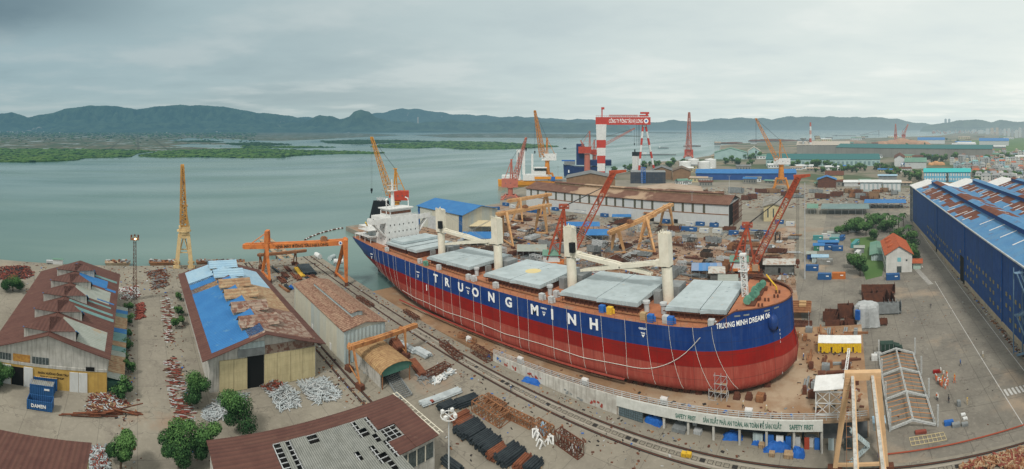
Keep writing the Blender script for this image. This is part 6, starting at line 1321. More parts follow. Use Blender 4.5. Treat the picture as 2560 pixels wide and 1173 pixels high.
# red crawler cranes behind the ship
def crawler(label, rho, body_px, foot, tip, head_px, mast_top, mast_feet, hut, hook=None, dx=0):
    b = wallpt(body_px, rho); a0 = az(body_px); o = thing('crawler_crane', label, 'crane', b, -a0); rt = V((cos(a0), -sin(a0), 0)); fw = V((sin(a0), cos(a0), 0)); s = rho / K
    RC = M('crawler_red', (.44, .085, .035), (.26, .06, .03), scale=.6, rough=.65)
    for s_ in (-1, 1):
        m = MB()
        m.prism([(-6, s_ * 3.6 - .8), (6, s_ * 3.6 - .8), (6, s_ * 3.6 + .8), (-6, s_ * 3.6 + .8)], .15, 1.9)
        for k in range(14): m.box((-6 + k * .92, s_ * 3.6, 1.95), (.6, 1.7, .12))
        for x_ in (-6, 6): m.tube((x_, s_ * 3.6 - .8, 1.02), (x_, s_ * 3.6 + .8, 1.02), .9, n=10)
        m.build('crawler_track', RUSTD, o)
    m = MB(); m.bb(-4, -2.8, 1.0, 4, 2.8, 2.2); m.tube((0, 0, 2.2), (0, 0, 3), 2, n=14); m.bb(-7.5, -3, 3.0, 5, 3, 4.2); m.build('upper_platform', ORG, o)
    m = MB(); m.bb(1.6, -3.6, 3.3, 4.4, -1.6, 6.2); m.build('operator_cab', M('tan_cab', (.4, .28, .18), rough=.8), o)
    part(o, 'machinery_house', WHITEP, lambda m: m.bb(-8.5, -2.6, 4.203, -.5, 2.6, 7.6)); part(o, 'house_roof', GREENR, lambda m: m.slab((-9, -3.4, 7.4), (0, -3.4, 7.4), (0, 0, 9.4), (-9, 0, 9.4), -.15), lambda m: m.slab((-9, 0, 9.4), (0, 0, 9.4), (0, 3.4, 7.4), (-9, 3.4, 7.4), -.15)) if hut else None
    mt = P(*mast_top, rho); m = MB()
    for s_ in (-2.2, 2.2):
        for fx in mast_feet: f_ = P(fx[0], fx[1], rho); m.beam(f_ + fw * s_ * 1.3, mt + fw * s_ * .6, .65)
        f0, f1_ = P(*mast_feet[0], rho), P(*mast_feet[1], rho)
        for u in (.3, .55, .8): m.beam(f0.lerp(mt, u) + fw * s_, f1_.lerp(mt, u) + fw * s_, .4); m.beam(f0.lerp(mt, u) + fw * s_, f1_.lerp(mt, u - .22) + fw * s_, .34)
    f1_ = P(*mast_feet[1], rho)
    for u in (.25, .5, .75, 1): m.beam(f1_.lerp(mt, u) - fw * 2.2, f1_.lerp(mt, u) + fw * 2.2, .35)
    m.truss(mt - rt * 2.4, mt + rt * 2.4, 3.6, 1.6, 3, t=.25); m.build('mast_frame', RC, o, world=True)
    ft = P(foot[0], foot[1], rho); tp = P(tip[0], tip[1], rho - 4); m = MB(); m.truss(ft, tp, 3.8, 3.2, 22, t=.17, chord=.42, w2=2.8, h2=2.3)
    m.build('boom', RC, o, world=True)
    hd = P(head_px[0], head_px[1], rho - 4); m = MB(); m.beam(tp - (tp - ft).normalized() * 11, tp, 2.8, 2.4, w2=2.2, h2=2.2); m.beam(tp - rt * 2.2, hd, 2.2, 2.0, w2=1.1, h2=1.1); m.build('boom_head', RC, o, world=True)
    for s_ in (-1.2, -.4, .4, 1.2): m = MB(); m.tube(mt + fw * s_, tp - (tp - ft).normalized() * 7 + fw * s_ * .5, .07, n=4); m.build('pendant_cable', CABLE, o, world=True)
    if hook:
        hp = P(hook[0], hook[1], rho - 4); t0 = V((hp.x, hp.y, zof(hp, head_px[1] + 2)))
        for s_ in (-.7, -.25, .25, .7): m = MB(); m.tube(t0 + rt * s_, hp + rt * s_ * .6, .05, n=4); m.build('hoist_cable', CABLE, o, world=True)
        m = MB(); m.box(hp, (1.9, 1.1, 1.6)); m.tube(hp + V((-.7, 0, .8)), hp + V((.7, 0, .8)), .7, n=10); m.beam(hp, hp - V((0, 0, 2.2)), .5); m.tube(hp - V((.6, 0, 2.3)), hp - V((-.6, 0, 2.3)), .45, n=8); m.build('hook_block', RUSTD, o, world=True)
    return o
crawler('big red crawler crane behind the ship between its second and third deck cranes', 222, 1402, (1418, 655), (1534, 432), (1566, 427), (1410, 516), ((1368, 645), (1398, 640), (1420, 640)), True)
crawler('big red crawler crane behind the ship bow with hook block hanging over the road', 212, 1872, (1885, 662), (1996, 443), (2026, 438), (1868, 562), ((1826, 672), (1857, 668), (1888, 668)), True, hook=(1994, 656))
# lamp towers and poles
p = G(337, 748); o = thing('lamp_tower', 'lattice floodlight tower with one lit lamp between the two left workshops', 'lamp tower', p); zt_ = zof(p, 598)
part(o, 'lattice_mast', RUSTD, lambda m: m.truss((0, 0, 0), (0, 0, zt_), 1.5, 1.5, 16, t=.1, w2=1.0, h2=1.0, chord=.2)); part(o, 'platform', RUSTO, lambda m: m.box((0, 0, zt_), (3.4, 3.4, .15)), lambda m: m.truss((0, 0, zt_), (0, 0, zt_ + 1.2), 3.4, 3.4, 1, t=.08))
for k in range(6):
    a = k * pi / 3; part(o, 'floodlight', RUSTD if k else M('lamp_back', (.3, .25, .15)), lambda m: m.box((1.6 * cos(a), 1.6 * sin(a), zt_ + 1.2), (.6, .6, .7)))
em = bpy.data.materials.new('lit_lamp'); em.use_nodes = True; e_ = em.node_tree.nodes.new('ShaderNodeEmission'); e_.inputs[0].default_value = (1, .78, .42, 1); e_.inputs[1].default_value = 9; em.node_tree.links.new(e_.outputs[0], em.node_tree.nodes['Material Output'].inputs[0])
part(o, 'lit_lamp', em, lambda m: m.blob((1.7, .2, zt_ + .5), (.38, .38, .32)))
def pole(label, px, pyb, pyt, r=.18, head='arm', name='lamp_post', p=None, group=None):
    p = p or G(px, pyb); h_ = zof(p, pyt); o = thing(name, label, 'lamp post', p, 0, group); part(o, 'shaft', LGREY, lambda m: m.tube((0, 0, 0), (0, 0, h_), r, r * .5, n=8))
    if head == 'ring':
        m = MB()
        for k in range(12): a, b = k * pi / 6, (k + 1) * pi / 6; m.beam((1.5 * cos(a), 1.5 * sin(a), h_), (1.5 * cos(b), 1.5 * sin(b), h_), .12); 
        for k in range(4): a = k * pi / 2; m.beam((0, 0, h_), (1.5 * cos(a), 1.5 * sin(a), h_), .1); m.box((1.3 * cos(a + .4), 1.3 * sin(a + .4), h_ + .4), (.6, .5, .5), rz=a)
        m.tube((0, 0, h_), (0, 0, h_ + 1.3), .06, n=5); m.build('lamp_ring', WHITE, o)
    elif head == 'arm': part(o, 'lamp_head', GREY, lambda m: m.beam((-1.2, 0, h_), (1.2, 0, h_), .14), lambda m: m.box((-1.2, 0, h_ + .1), (.7, .5, .25)), lambda m: m.box((1.2, 0, h_ + .1), (.7, .5, .25)))
    return o
pole('tall white pole with ring of floodlights in front of the black pipe stacks', 1122, 0, 1040, .2, 'ring', p=wallpt(1122, 82))
pole('very tall thin grey mast beside the road right of the ship bow', 2012, 698, 456, .3, None); pole('thin pole with a dark round cap beside the yellow tent', 2022, 860, 778, .12, None)
for px_, pb, pt in ((1605, 470, 418), (1730, 560, 480), (1823, 520, 440), (2100, 445, 405), (2200, 430, 398), (1395, 455, 417)): pole('slim grey floodlight pole among the buildings beyond the yard', px_, pb, pt, .25, 'arm', group='floodlight poles among the buildings beyond the yard')
pole('slim floodlight mast on the far quay behind the ship funnel', 957, 560, 476, .2, 'arm')
# ================= yard: tracks, stock, huts, people =================
PIPEB = M('black_pipe', (.035, .045, .05), (.02, .025, .03), scale=.5, rough=.5); PIPER = M('rusty_pipe', (.22, .08, .04), (.13, .05, .03), scale=.6, rough=.85)
TARPB = M('blue_tarp', (.02, .12, .42), (.015, .09, .34), scale=.8, rough=.55, bump=.6, bscale=1.2); TARPG = M('silver_tarp', (.42, .44, .44), (.33, .35, .35), scale=.6, rough=.5, bump=.7, bscale=.8)
STEELG = M('galvanised_bars', (.48, .53, .54), (.34, .38, .39), scale=.6, rough=.5); OAK = M('pallet_wood', (.42, .30, .18), (.3, .2, .12), scale=1.2, rough=.9)
REDS = M('red_scrap', (.26, .07, .05), (.18, .05, .035), scale=.8, rough=.9); DGREY = M('groove_dark', (.035, .032, .03), rough=.95, grime=False); LINEP = M('road_paint', (.55, .55, .52), (.4, .39, .37), scale=1.0, rough=.9, coords='World')
def rail_track(label, Ys, x0, x1, pit=None):
    o = thing('crane_track', label, 'track', (0, 0, 0))
    for y in Ys:
        part(o, 'rail_groove', DGREY, lambda m: m.bb(x0, y - .38, .0, x1, y + .38, .012)); part(o, 'rail', RUSTD, lambda m: m.bb(x0, y - .07, .0, x1, y + .07, .1)); 
    if pit:
        m = MB(); x = x0
        x = pit[0]
        while x < pit[1]:
            for (dx, dy, sx_, sy_) in ((0, -.5, 1.1, .1), (0, .5, 1.1, .1), (-.55, 0, .1, 1.1), (.55, 0, .1, 1.1)): m.box((x + dx, pit[2] + dy, .006), (sx_, sy_, .012))
            if RN.random() < .16: m.box((x, pit[2], .008), (1, .9, .012))
            x += 1.75
        m.build('pit_frames', DGREY, o)
        part(o, 'cable_channel', M('light_concrete', (.36, .33, .28), (.28, .25, .21), scale=.2, rough=.9, coords='World'), lambda m: m.bb(pit[0] - 20, pit[2] - 1.15, .0, pit[1] + 40, pit[2] - .75, .01), lambda m: m.bb(pit[0] - 20, pit[2] + .75, .0, pit[1] + 40, pit[2] + 1.15, .01))
rail_track('twin dark crane rails running beside the slipway wall with a row of square pits', (87.8, 91.8), -227, 120, (-108, 60, 89.9)); rail_track('narrow crane rails running between the blue roofed workshop and the striped shed', (54.8, 57.0), -226, -90)
rail_track('crane rails crossing the yard behind the ship', (182, 193.5), -285, -30); rail_track('crane rails in front of the long white shed', (232, 246), -285, -60)
m = MB(); ry = [G(x, y) for x, y in ((1040, 560), (1160, 535), (1250, 512), (1330, 520), (1420, 545), (1600, 580), (1830, 600), (1990, 560), (1985, 640), (1990, 720), (2005, 800), (1990, 860))]; pl = [(p.x, p.y) for p in ry] + [(-7, 142.5), (-200, 142.5), (-280, 142.5)]
m.add([(x, y, .004) for x, y in pl], [tuple(range(len(pl)))]); struct('rusty_yard_ground', m, RUSTY)
m = MB()
for x_, a, b in ((41, 96, 200), (50.4, 100, 340)): m.bb(x_ - .1, a, 0, x_ + .1, b, .008)
for k in range(9): m.bb(30 + k * 1.1, 221, 0, 30.55 + k * 1.1, 224, .008)
for k in range(16): m.bb(37 - .18 * k, 197 + k * 1.5, 0, 39.6 - .18 * k, 197.6 + k * 1.5, .008)
for k in range(6): m.bb(41.6 + k * 1.1, 109.5, 0, 42.2 + k * 1.1, 112.5, .009)
o = struct('road_markings', m, LINEP)
part_ = MB(); q = [G(2215, 1140), G(2380, 1115), G(2560, 1066), G(2640, 1030)]
for a, b in zip(q, q[1:]): part_.tube(a + V((0, 0, .35)), b + V((0, 0, .35)), .15, n=6)
solo('fire_main', part_, 'long red pipe lying along the near side of the open concrete yard', 'pipe', M('main_red', (.32, .07, .035), rough=.6))
# containers
CC = {'blue': M('container_blue', (.028, .11, .29), (.035, .13, .33), scale=.5, rough=.6, stripe=('X', .5, .2)), 'white': M('container_white', (.6, .62, .6), rough=.6, stripe=('X', .5, .1)), 'red': M('container_red', (.42, .09, .05), rough=.7, stripe=('X', .5, .2)),
      'orange': M('container_orange', (.55, .17, .04), rough=.7, stripe=('X', .5, .2)), 'yellow': M('container_yellow', (.55, .36, .1), rough=.7, stripe=('X', .5, .2)), 'teal': M('container_teal', (.08, .30, .30), rough=.7, stripe=('X', .5, .2)), 'green': M('container_green', (.05, .2, .13), rough=.7, stripe=('X', .5, .2)), 'grey': M('container_grey', (.3, .32, .31), (.22, .2, .17), scale=.5, rough=.7, stripe=('X', .5, .2))}
LMK = [('the long white shed', V((-170, 305, 0))), ('the red crawler crane amidships', P(1402, 660, 222)), ('the red crawler crane at the bow', P(1872, 680, 212)), ('the red roofed office house', V((26, 225, 0))), ('the blue canopies', V((60, 385, 0))), ('the tall orange crane', wallpt(1953, 505)),
       ('the blue boat house', V((-250, 215, 0))), ('the tan gantry pair', V((-195, 235, 0))), ('the right tan gantry', V((-112, 225, 0))), ('the green carports', wallpt(2100, 365)), ('the tarp covered block', V((8, 160, 0))), ('the far quay', V((-285, 260, 0))), ('the beige shed', wallpt(1940, 340)), ('the striped awning', wallpt(1767, 211)), ('the stilted grey hut', wallpt(1950, 220)), ('the blue gabled canopy', wallpt(1490, 282)), ('the long blue canopy', wallpt(1455, 296)), ('the weathered grey shelter', wallpt(1330, 244)), ('the cream arched shelter', wallpt(1205, 299)), ('the small blue canopy', wallpt(1554, 295)), ('the farther tan gantry', P(1325, 550, 340)), ('the shed side tan gantry', P(1660, 570, 300)), ('the quay containers', G(1200, 533)), ('the cyan office building', wallpt(2368, 580)), ('the blue long warehouse', wallpt(1860, 600)), ('the white workshops', wallpt(2190, 495)), ('the ship amidships', V((-110, 145, 0))), ('the ship bow', V((-20, 145, 0))), ('the ship stern', V((-200, 145, 0)))]
def near(p):
    l = sorted(LMK, key=lambda t: (t[1] - V((p[0], p[1], 0))).length)[:2]; p = V((p[0], p[1], 0)); a, b = l
    dx, dr = pxof(p) - pxof(a[1]), rng(p) - rng(a[1])
    w = ('in front of ' if dr < 0 else 'behind ') if abs(dr) * 1.1 > abs(dx) / K * rng(p) else ('left of ' if dx < 0 else 'right of ')
    return w + a[0]
def container(px, py, col, L_=6.06, rz=0, h=2.6, lab=None, z=0, text=None, opened=False, roof=None, p=None):
    p = p or G(px, py, z); o = thing('container', lab or '%s %s container %s' % ('long' if L_ > 8 else 'short', col, near(p)), 'container', p, rz)
    part(o, 'shell', CC[col], lambda m: m.bb(-L_ / 2, 0, .12, L_ / 2, 2.44, h), *( [] )); m = MB()
    for x in (-L_ / 2, L_ / 2):
        for y in (.06, 2.38): m.beam((x, y, 0), (x, y, h + .03), .18)
    for z_ in (.1, h): m.beam((-L_ / 2, .0, z_), (L_ / 2, .0, z_), .15)
    m.build('corner_posts', CC[col], o); part(o, 'roof_panel', CC[roof] if roof else CC[col], lambda m: m.bb(-L_ / 2 + .1, .1, h + .003, L_ / 2 - .1, 2.34, h + .05))
    if text: textmesh('container_lettering', text, 1.05, LETW, o, FACE(-1.9, -.09, .95), bold=.06)
    else: part(o, 'label_panel', LETW if col != 'white' else BLU, lambda m: m.bb(L_ * .12, -.1, h * .6, L_ * .34, -.06, h * .76))
    return o
for a in [(1662, 558, 'blue'), (1724, 565, 'white'), (1749, 565, 'blue'), (1784, 568, 'blue'), (1719, 578, 'blue', 12), (1759, 582, 'white'), (1792, 583, 'white'), (1833, 588, 'blue'), (1323, 531, 'blue'), (1341, 533, 'blue', 12), (1386, 527, 'blue'), (1429, 530, 'blue'), (1450, 533, 'blue', 12), (1509, 543, 'blue'),
          (1899, 587, 'blue', 12), (1885, 590, 'grey', 12), (1862, 576, 'blue'), (2045, 601, 'teal'), (2066, 596, 'white'), (2041, 628, 'green', 3), (2068, 625, 'blue'), (2094, 628, 'blue'), (2030, 678, 'blue'), (2062, 662, 'grey', 8), (2061, 700, 'blue'), (2097, 698, 'orange'), (2143, 615, 'teal', 12, 1.3), (2150, 640, 'white', 6, 1.3),
          (1180, 545, 'blue'), (1196, 549, 'blue', 12), (1163, 552, 'white'), (1262, 515, 'blue'), (1280, 520, 'white'), (2086, 606, 'teal'), (2110, 600, 'blue', 6, 1.3), (1948, 560, 'blue'), (1975, 565, 'white', 6)]:
    container(*a)
for k, c in enumerate(('red', 'white', 'orange', 'red', 'yellow', 'blue', 'blue')): container(1167 + k * 11, 536 - k * 1.6, c, 12, 1.15)
container(2233, 701, 'blue', 6.06, 0, lab='blue container with white lettering in front of the red roofed office house')
o = thing('container', 'blue container lettered DAMEN standing in front of the yellow walled workshop', 'container', G(98, 1028), H90 - .02)
part(o, 'shell', CC['blue'], lambda m: m.bb(-3.2, 0, .1, 3.2, .15, 2.4), lambda m: m.bb(-3.2, 2.3, .1, 3.2, 2.44, 2.5), lambda m: m.bb(-3.2, .151, .1, -3.05, 2.299, 2.45), lambda m: m.bb(3.05, .151, .1, 3.2, 2.299, 2.45)); part(o, 'inner_floor', CC['red'], lambda m: m.bb(-3.04, .152, .1, 3.04, 2.298, .3)); textmesh('container_lettering', 'DAMEN', 1.1, LETW, o, FACE(-2.1, -.04, .8), bold=.07)
container(0, 0, 'blue', 6.2, H90 - .02, 2.8, 'grey roofed blue container behind the open one at the yellow workshop', roof='grey', p=G(96, 1010) + V((-3.2, .1, 0))); container(0, 0, 'blue', 6.2, H90, 3.1, 'tan roofed blue container against the yellow workshop wall', roof='yellow', p=G(96, 1010) + V((-6.3, .5, 0)))
# pipe and bar bundles
def bundle(label, a, b, n, r, mat, rows=3, name='pipe_bundle', cat='pipes', w=None, square=False):
    a, b = V(a), V(b); d = (b - a).normalized(); s_ = V((-d.y, d.x, 0)); o = thing(name, label, cat, (a + b) / 2); m = None
    for k in range(3): m = MB(); c = a.lerp(b, .15 + .35 * k); m.box(c + V((0, 0, .1)), (.25, n * r * 2.1, .2), rz=atan2(d.y, d.x)); m.build('bearer', OAK, o, world=True)
    for row in range(rows):
        for k in range(n - row):
            off = s_ * ((k - (n - row - 1) / 2) * r * 2.03); z = V((0, 0, .2 + r + row * r * 1.8)); j = d * RN.uniform(-.4, .4); m = MB()
            if square: m.beam(a + off + z + j, b + off + z + j, r * 1.9, r * 1.5)
            else: m.tube(a + off + z + j, b + off + z + j, r, n=7)
            m.build('bar' if square else 'pipe', mat, o, world=True)
    return o
bn_ = [((1140, 1018), (1190, 1000), 7, 'b', 'black'), ((1100, 1030), (1135, 1015), 7, 'b', 'black'), ((1130, 1060), (1168, 1040), 5, 'r', 'rusty'), ((1140, 1075), (1180, 1055), 5, 'r', 'rusty'), ((1143, 1092), (1195, 1062), 9, 'b', 'black'), ((1165, 1103), (1207, 1078), 6, 'b', 'black'), ((1185, 1120), (1230, 1092), 8, 'b', 'black'), ((1200, 1130), (1245, 1103), 5, 'b', 'black'), ((1210, 1140), (1250, 1113), 5, 'b', 'black'), ((1222, 1152), (1262, 1125), 6, 'r', 'rusty'), ((1245, 1163), (1297, 1125), 9, 'b', 'black'), ((1290, 1180), (1320, 1150), 5, 'r', 'rusty'), ((1315, 1185), (1345, 1158), 6, 'b', 'black'), ((1110, 1155), (1150, 1185), 5, 'b', 'black')]
ordn = ['topmost', 'second', 'third', 'fourth', 'fifth', 'sixth', 'seventh', 'eighth', 'ninth', 'tenth', 'eleventh', 'twelfth', 'thirteenth', 'fourteenth']
for i, (a, b, n, c, nm) in enumerate(bn_):
    bundle('bundle of %s steel pipes, %s in the row running down to the bottom edge' % (nm, ordn[i]), G(*a), G(*b), n, .24, PIPEB if c == 'b' else PIPER, 3)
bundle('bundle of long pale galvanised bars lying beside the black pipe bundles', G(1052, 1015), G(1150, 978), 8, .16, STEELG, 2, 'bar_bundle', 'bars'); bundle('stack of pale blue steel channels right of the barrel roofed shelter', G(1040, 878), G(1072, 896), 5, .3, STEELG, 2, 'channel_stack', 'steel stack', square=True)
bundle('stack of rusty beams right of the barrel roofed shelter', G(1030, 905), G(1058, 942), 5, .25, PIPER, 2, 'beam_stack', 'steel stack', square=True); bundle('rusty long beams lying under the small orange gantry', G(985, 858), G(1003, 884), 6, .3, PIPER, 3, 'beam_stack', 'steel stack', square=True); bundle('pale long tubes lying beside the striped shed end', G(1000, 862), G(1040, 886), 4, .3, STEELG, 2, 'tube_stack', 'pipes')
bundle('black sheet covered steel stack in the stock under the lettered orange gantry', G(757, 668), G(775, 690), 9, .38, PIPEB, 2, 'steel_stack', 'steel stack', square=True); bundle('bright orange steel channels in the stock under the lettered orange gantry', G(740, 672), G(757, 694), 3, .4, YEL, 1, 'channel_stack', 'steel stack', square=True)
r = random.Random(21); k_ = 0
for i in range(38):
    x = r.uniform(-213, -166); y = r.uniform(62, 84); L_ = r.uniform(5, 10); a = r.gauss(0, .12)
    m = MB(); mt = r.choice([PIPER, RUSTD, PIPER, RUSTD, PIPEB, RUSTO]); n = r.randrange(3, 7)
    for q in range(n):
        for z in range(r.randrange(1, 3)): m.box((r.uniform(-.4, .4), (q - n / 2) * .5, .25 + z * .4), (L_, .32, .3), rz=r.uniform(-.04, .04))
    solo('steel_stack', m, '%s row of %s steel sections under the lettered orange gantry' % ('long' if L_ > 7.5 else 'short', 'rusty' if mt != PIPEB else 'black'), 'steel stack', mt, (x, y, 0), pi + a, 'rusty and black steel sections stored under the lettered orange gantry')
# trusses and frames
def truss_piece(label, a, b, w=2.6, h=2.0, n=8, mat=RUSTO, t=.13, lean=0):
    a, b = G(*a), G(*b); m = MB(); m.truss(a + V((0, 0, h / 2 + .1)), b + V((0, 0, h / 2 + .1)), w, h, n, t=t); return solo('lattice_section', m, label, 'lattice section', mat)
truss_piece('rusty lattice box section, leftmost behind the black pipes', (1192, 1020), (1262, 1063), 3.6, 2.4); truss_piece('orange rusty lattice section lying above the leftmost one', (1215, 1002), (1262, 1030), 1.6, 1.6); truss_piece('rusty lattice section in the middle of the row beside the black pipes', (1265, 1038), (1330, 1070), 1.8, 1.6)
truss_piece('rusty lattice section with a blue tarp lying over its end', (1338, 1072), (1378, 1095), 2.2, 2.0, 5); truss_piece('rusty lattice section at the right end of the row by the white frames', (1395, 1105), (1452, 1145), 1.8, 2.8, 7, RUSTD); truss_piece('small tangled rusty frame right of the beams near the shelter', (1062, 945), (1120, 915), 2.6, .8, 6, RUSTD)
truss_piece('rusty frames lying on the slipway apron beside the far crane rail', (1105, 862), (1150, 900), 2, 1.2, 6, RUSTD); truss_piece('rusty lattice frame at the start of the white slipway wall', (1185, 880), (1225, 905), 2.4, 2.0, 5, RUSTD); truss_piece('rusty rack lying beside the crane rail near the striped shed', (895, 745), (930, 768), 2, .8, 6, RUSTD); truss_piece('rusty rack lying on the quay apron close to the hull', (1012, 780), (1045, 800), 1.6, .9, 6, RUSTD)
def frames(label, px, py, n, seed, name='trestle'):
    r = random.Random(seed); m = MB()
    for k in range(n):
        c = V((r.uniform(-2.2, 2.2), r.uniform(-1.6, 1.6), 0)); a = r.uniform(0, 3); d = V((cos(a), sin(a), 0)); e = V((-d.y, d.x, 0)) * 1.1
        m.beam(c, c + d * .8 + V((0, 0, 1.3)), .28); m.beam(c + d * 1.6, c + d * .8 + V((0, 0, 1.3)), .28); m.beam(c + e, c + e + d * .8 + V((0, 0, 1.3)), .28); m.beam(c + e + d * 1.6, c + e + d * .8 + V((0, 0, 1.3)), .28); m.beam(c + d * .8 + V((0, 0, 1.3)), c + e + d * .8 + V((0, 0, 1.3)), .28)
    return solo(name, m, label, 'trestles', WHITE, G(px, py))
frames('white painted A shaped trestles lying in a heap by the lattice sections', 1350, 1108, 5, 1); frames('small heap of white trestles right of the larger white heap', 1392, 1128, 2, 2)
def pile(label, poly, n, L_, r_, mats, seed, h=.8, name='scrap_pile', ang=None, kind='stuff', jit=1.5, cat='scrap'):
    r = random.Random(seed); m = MB(); ps = poly; xs_ = [p[0] for p in ps]; ys_ = [p[1] for p in ps]; c = 0; t_ = 0
    cx, cy = sum(xs_) / len(xs_), sum(ys_) / len(ys_)
    while c < n and t_ < n * 20:
        t_ += 1; x, y = r.uniform(min(xs_), max(xs_)), r.uniform(min(ys_), max(ys_))
        if not inpoly(x, y, ps): continue
        c += 1; p = G(x, y); a = r.uniform(0, pi) if ang is None else ang + r.gauss(0, .12 * jit); l = r.uniform(.5, 1.2) * L_; f = max(0, 1 - hypot((x - cx) / (max(xs_) - min(xs_) + .1), (y - cy) / (max(ys_) - min(ys_) + .1)) * 2); z = r_ + r.uniform(0, h) * f
        d = V((cos(a) * l / 2, sin(a) * l / 2, r.uniform(-.12, .12) * l)); q = V((p.x, p.y, z + abs(d.z))); m.beam(q - d, q + d, r_ * 2, r_ * 1.6, mat=r.choice(mats))
    o = m.build(name); return tag(o, label, cat, kind=kind)
WPM = [STEELG, LGREY, STEELG, GREY]
pile('heap of white pipes on the ground left of the open workshop door', [(505, 1030), (560, 990), (622, 985), (610, 1010), (560, 1050), (510, 1055)], 330, 2.2, .09, WPM, 1, name='pipe_heap'); pile('heap of white pipes right before the tall cream doors', [(660, 965), (705, 955), (745, 985), (750, 1015), (700, 1030), (680, 1000)], 330, 2.2, .09, WPM, 2, name='pipe_heap')
pile('widest heap of white pipes at the right corner of the blue roofed workshop', [(745, 955), (810, 945), (855, 985), (840, 1000), (790, 1012), (755, 980)], 420, 2.2, .09, WPM, 3, name='pipe_heap'); pile('brown and grey scrap heap against the tall cream doors', [(650, 965), (690, 950), (715, 970), (680, 985)], 150, 1.6, .12, [REDS, GREY, RUSTD], 4, 1.6, 'pipe_heap')
pile('rows of red painted fittings along the upper part of the left concrete road', [(402, 745), (415, 738), (428, 742), (434, 770), (440, 800), (430, 830), (434, 856), (416, 860), (408, 810)], 130, 1.5, .1, [REDS, RUSTD, REDS, WHITEP], 5, .4, ang=1.4); pile('rows of red painted fittings along the lower part of the left concrete road', [(412, 905), (432, 895), (446, 905), (452, 945), (472, 990), (490, 1050), (468, 1064), (440, 1050), (424, 990)], 220, 1.7, .1, [REDS, RUSTD, REDS, LGREY], 6, .4, ang=1.4)
pile('scattered pipes and rusty scrap before the yellow workshop gate', [(228, 985), (285, 985), (325, 1010), (320, 1025), (215, 1030)], 260, 1.8, .1, [STEELG, REDS, RUSTD, OAK], 7, .5); pile('long rusty bars before the scrap at the yellow workshop', [(192, 1035), (320, 1033), (325, 1042), (195, 1044)], 16, 9, .12, [RUSTD, PIPER], 8, .1, ang=1.57, jit=.2)
pile('red brown pipes and frames heaped on the quay at the far left', [(0, 668), (70, 665), (85, 690), (40, 705), (0, 700)], 420, 3, .14, [REDS, REDS, RUSTD, PIPEB], 9, .6); pile('rusty rack heap on the ground between the lamp tower and the blue roofed workshop', [(365, 680), (415, 675), (420, 715), (385, 725)], 200, 3, .15, [RUSTD, PIPER, GREY], 10, .8); pile('light coloured scrap at the foot of the lamp tower', [(300, 720), (345, 715), (350, 745), (300, 750)], 220, 1.8, .12, [WHITEP, LGREY, REDS], 11, .4)
pile('rusty red frame stack beside the lamp tower', [(342, 762), (360, 758), (362, 795), (340, 800)], 120, 2, .14, [REDS], 12, .9); pile('white and grey scrap beside the round tree at the lower left', [(225, 1120), (270, 1118), (270, 1173), (222, 1173)], 260, 1.8, .1, [STEELG, GREY, REDS], 13, .5); pile('white angle pieces heaped right of the rusty frames', [(1078, 955), (1130, 925), (1140, 930), (1090, 960)], 70, 2.2, .14, [WHITE, STEELG], 14, .4)
pile('mixed timber and scrap in the bottom right corner beyond the rails', [(2400, 1165), (2560, 1120), (2560, 1173), (2400, 1173)], 300, 1.6, .14, [OAK, RUSTO, REDS], 15, .5); pile('grey frames scattered by the black pole below the small gantry', [(1040, 935), (1075, 930), (1080, 960), (1050, 962)], 50, 2, .08, [GREY], 16, .2)
# steel grid skid
o = thing('steel_grid', 'dark steel grid skid lying in front of the barrel roofed shelter', 'steel grid', (0, 0, 0)); a, b, c, d = G(958, 938), G(985, 925), G(1030, 990), G(1000, 1003)
m = MB()
for k in range(16): f = k / 15; m.beam(a.lerp(d, f) + V((0, 0, .5)), b.lerp(c, f) + V((0, 0, .5)), .16, .3)
m.build('cross_bars', GREY, o); m = MB()
for u, v in ((a, d), (b, c)): m.beam(u + V((0, 0, .35)), v + V((0, 0, .35)), .25, .6)
m.build('side_beams', GREY, o)
# bushes and trees
rt = [(490, 1010, 3.6, 8.5, 'leafy green tree at the left corner of the blue roofed workshop'), (597, 1075, 4.2, 9.5, 'large bushy green tree in front of the open workshop door'), (505, 1150, 3.9, 8.5, 'bushy green tree at the lower edge, right one of the pair by the road'), (447, 1168, 3.6, 9, 'bushy green tree at the lower edge, left one of the pair by the road'), (302, 1172, 3.1, 7, 'round green tree standing alone at the lower left beside the scrap'), (32, 728, 4.2, 7, 'green tree behind the brown workshop at the far left'), (2, 962, 3.2, 6, 'part of a green tree at the left edge beside the yellow workshop')]
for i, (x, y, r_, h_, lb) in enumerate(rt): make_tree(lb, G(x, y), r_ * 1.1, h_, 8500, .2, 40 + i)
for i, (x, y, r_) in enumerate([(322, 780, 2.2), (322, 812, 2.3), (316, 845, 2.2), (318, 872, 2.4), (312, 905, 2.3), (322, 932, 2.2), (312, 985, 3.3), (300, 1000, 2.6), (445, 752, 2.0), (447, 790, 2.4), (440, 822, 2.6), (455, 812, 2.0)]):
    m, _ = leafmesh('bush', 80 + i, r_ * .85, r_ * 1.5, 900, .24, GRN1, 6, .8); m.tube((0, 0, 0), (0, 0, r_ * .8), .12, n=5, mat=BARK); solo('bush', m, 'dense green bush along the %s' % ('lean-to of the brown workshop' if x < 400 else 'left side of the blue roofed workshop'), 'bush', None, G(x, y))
make_tree('round dense tree left of the red roofed office house', G(2150, 690), 4.6, 10.5, 3200, .36, 60); make_tree('lower dense tree directly beside the round one at the office house', G(2135, 672), 4, 8, 2200, .36, 61)
pos = [(2120, 585), (2140, 582), (2165, 590), (2185, 600), (2205, 580), (2100, 592), (2180, 572), (2150, 570), (2225, 582), (2240, 600), (2195, 560), (2275, 640), (2288, 652), (2270, 620)]
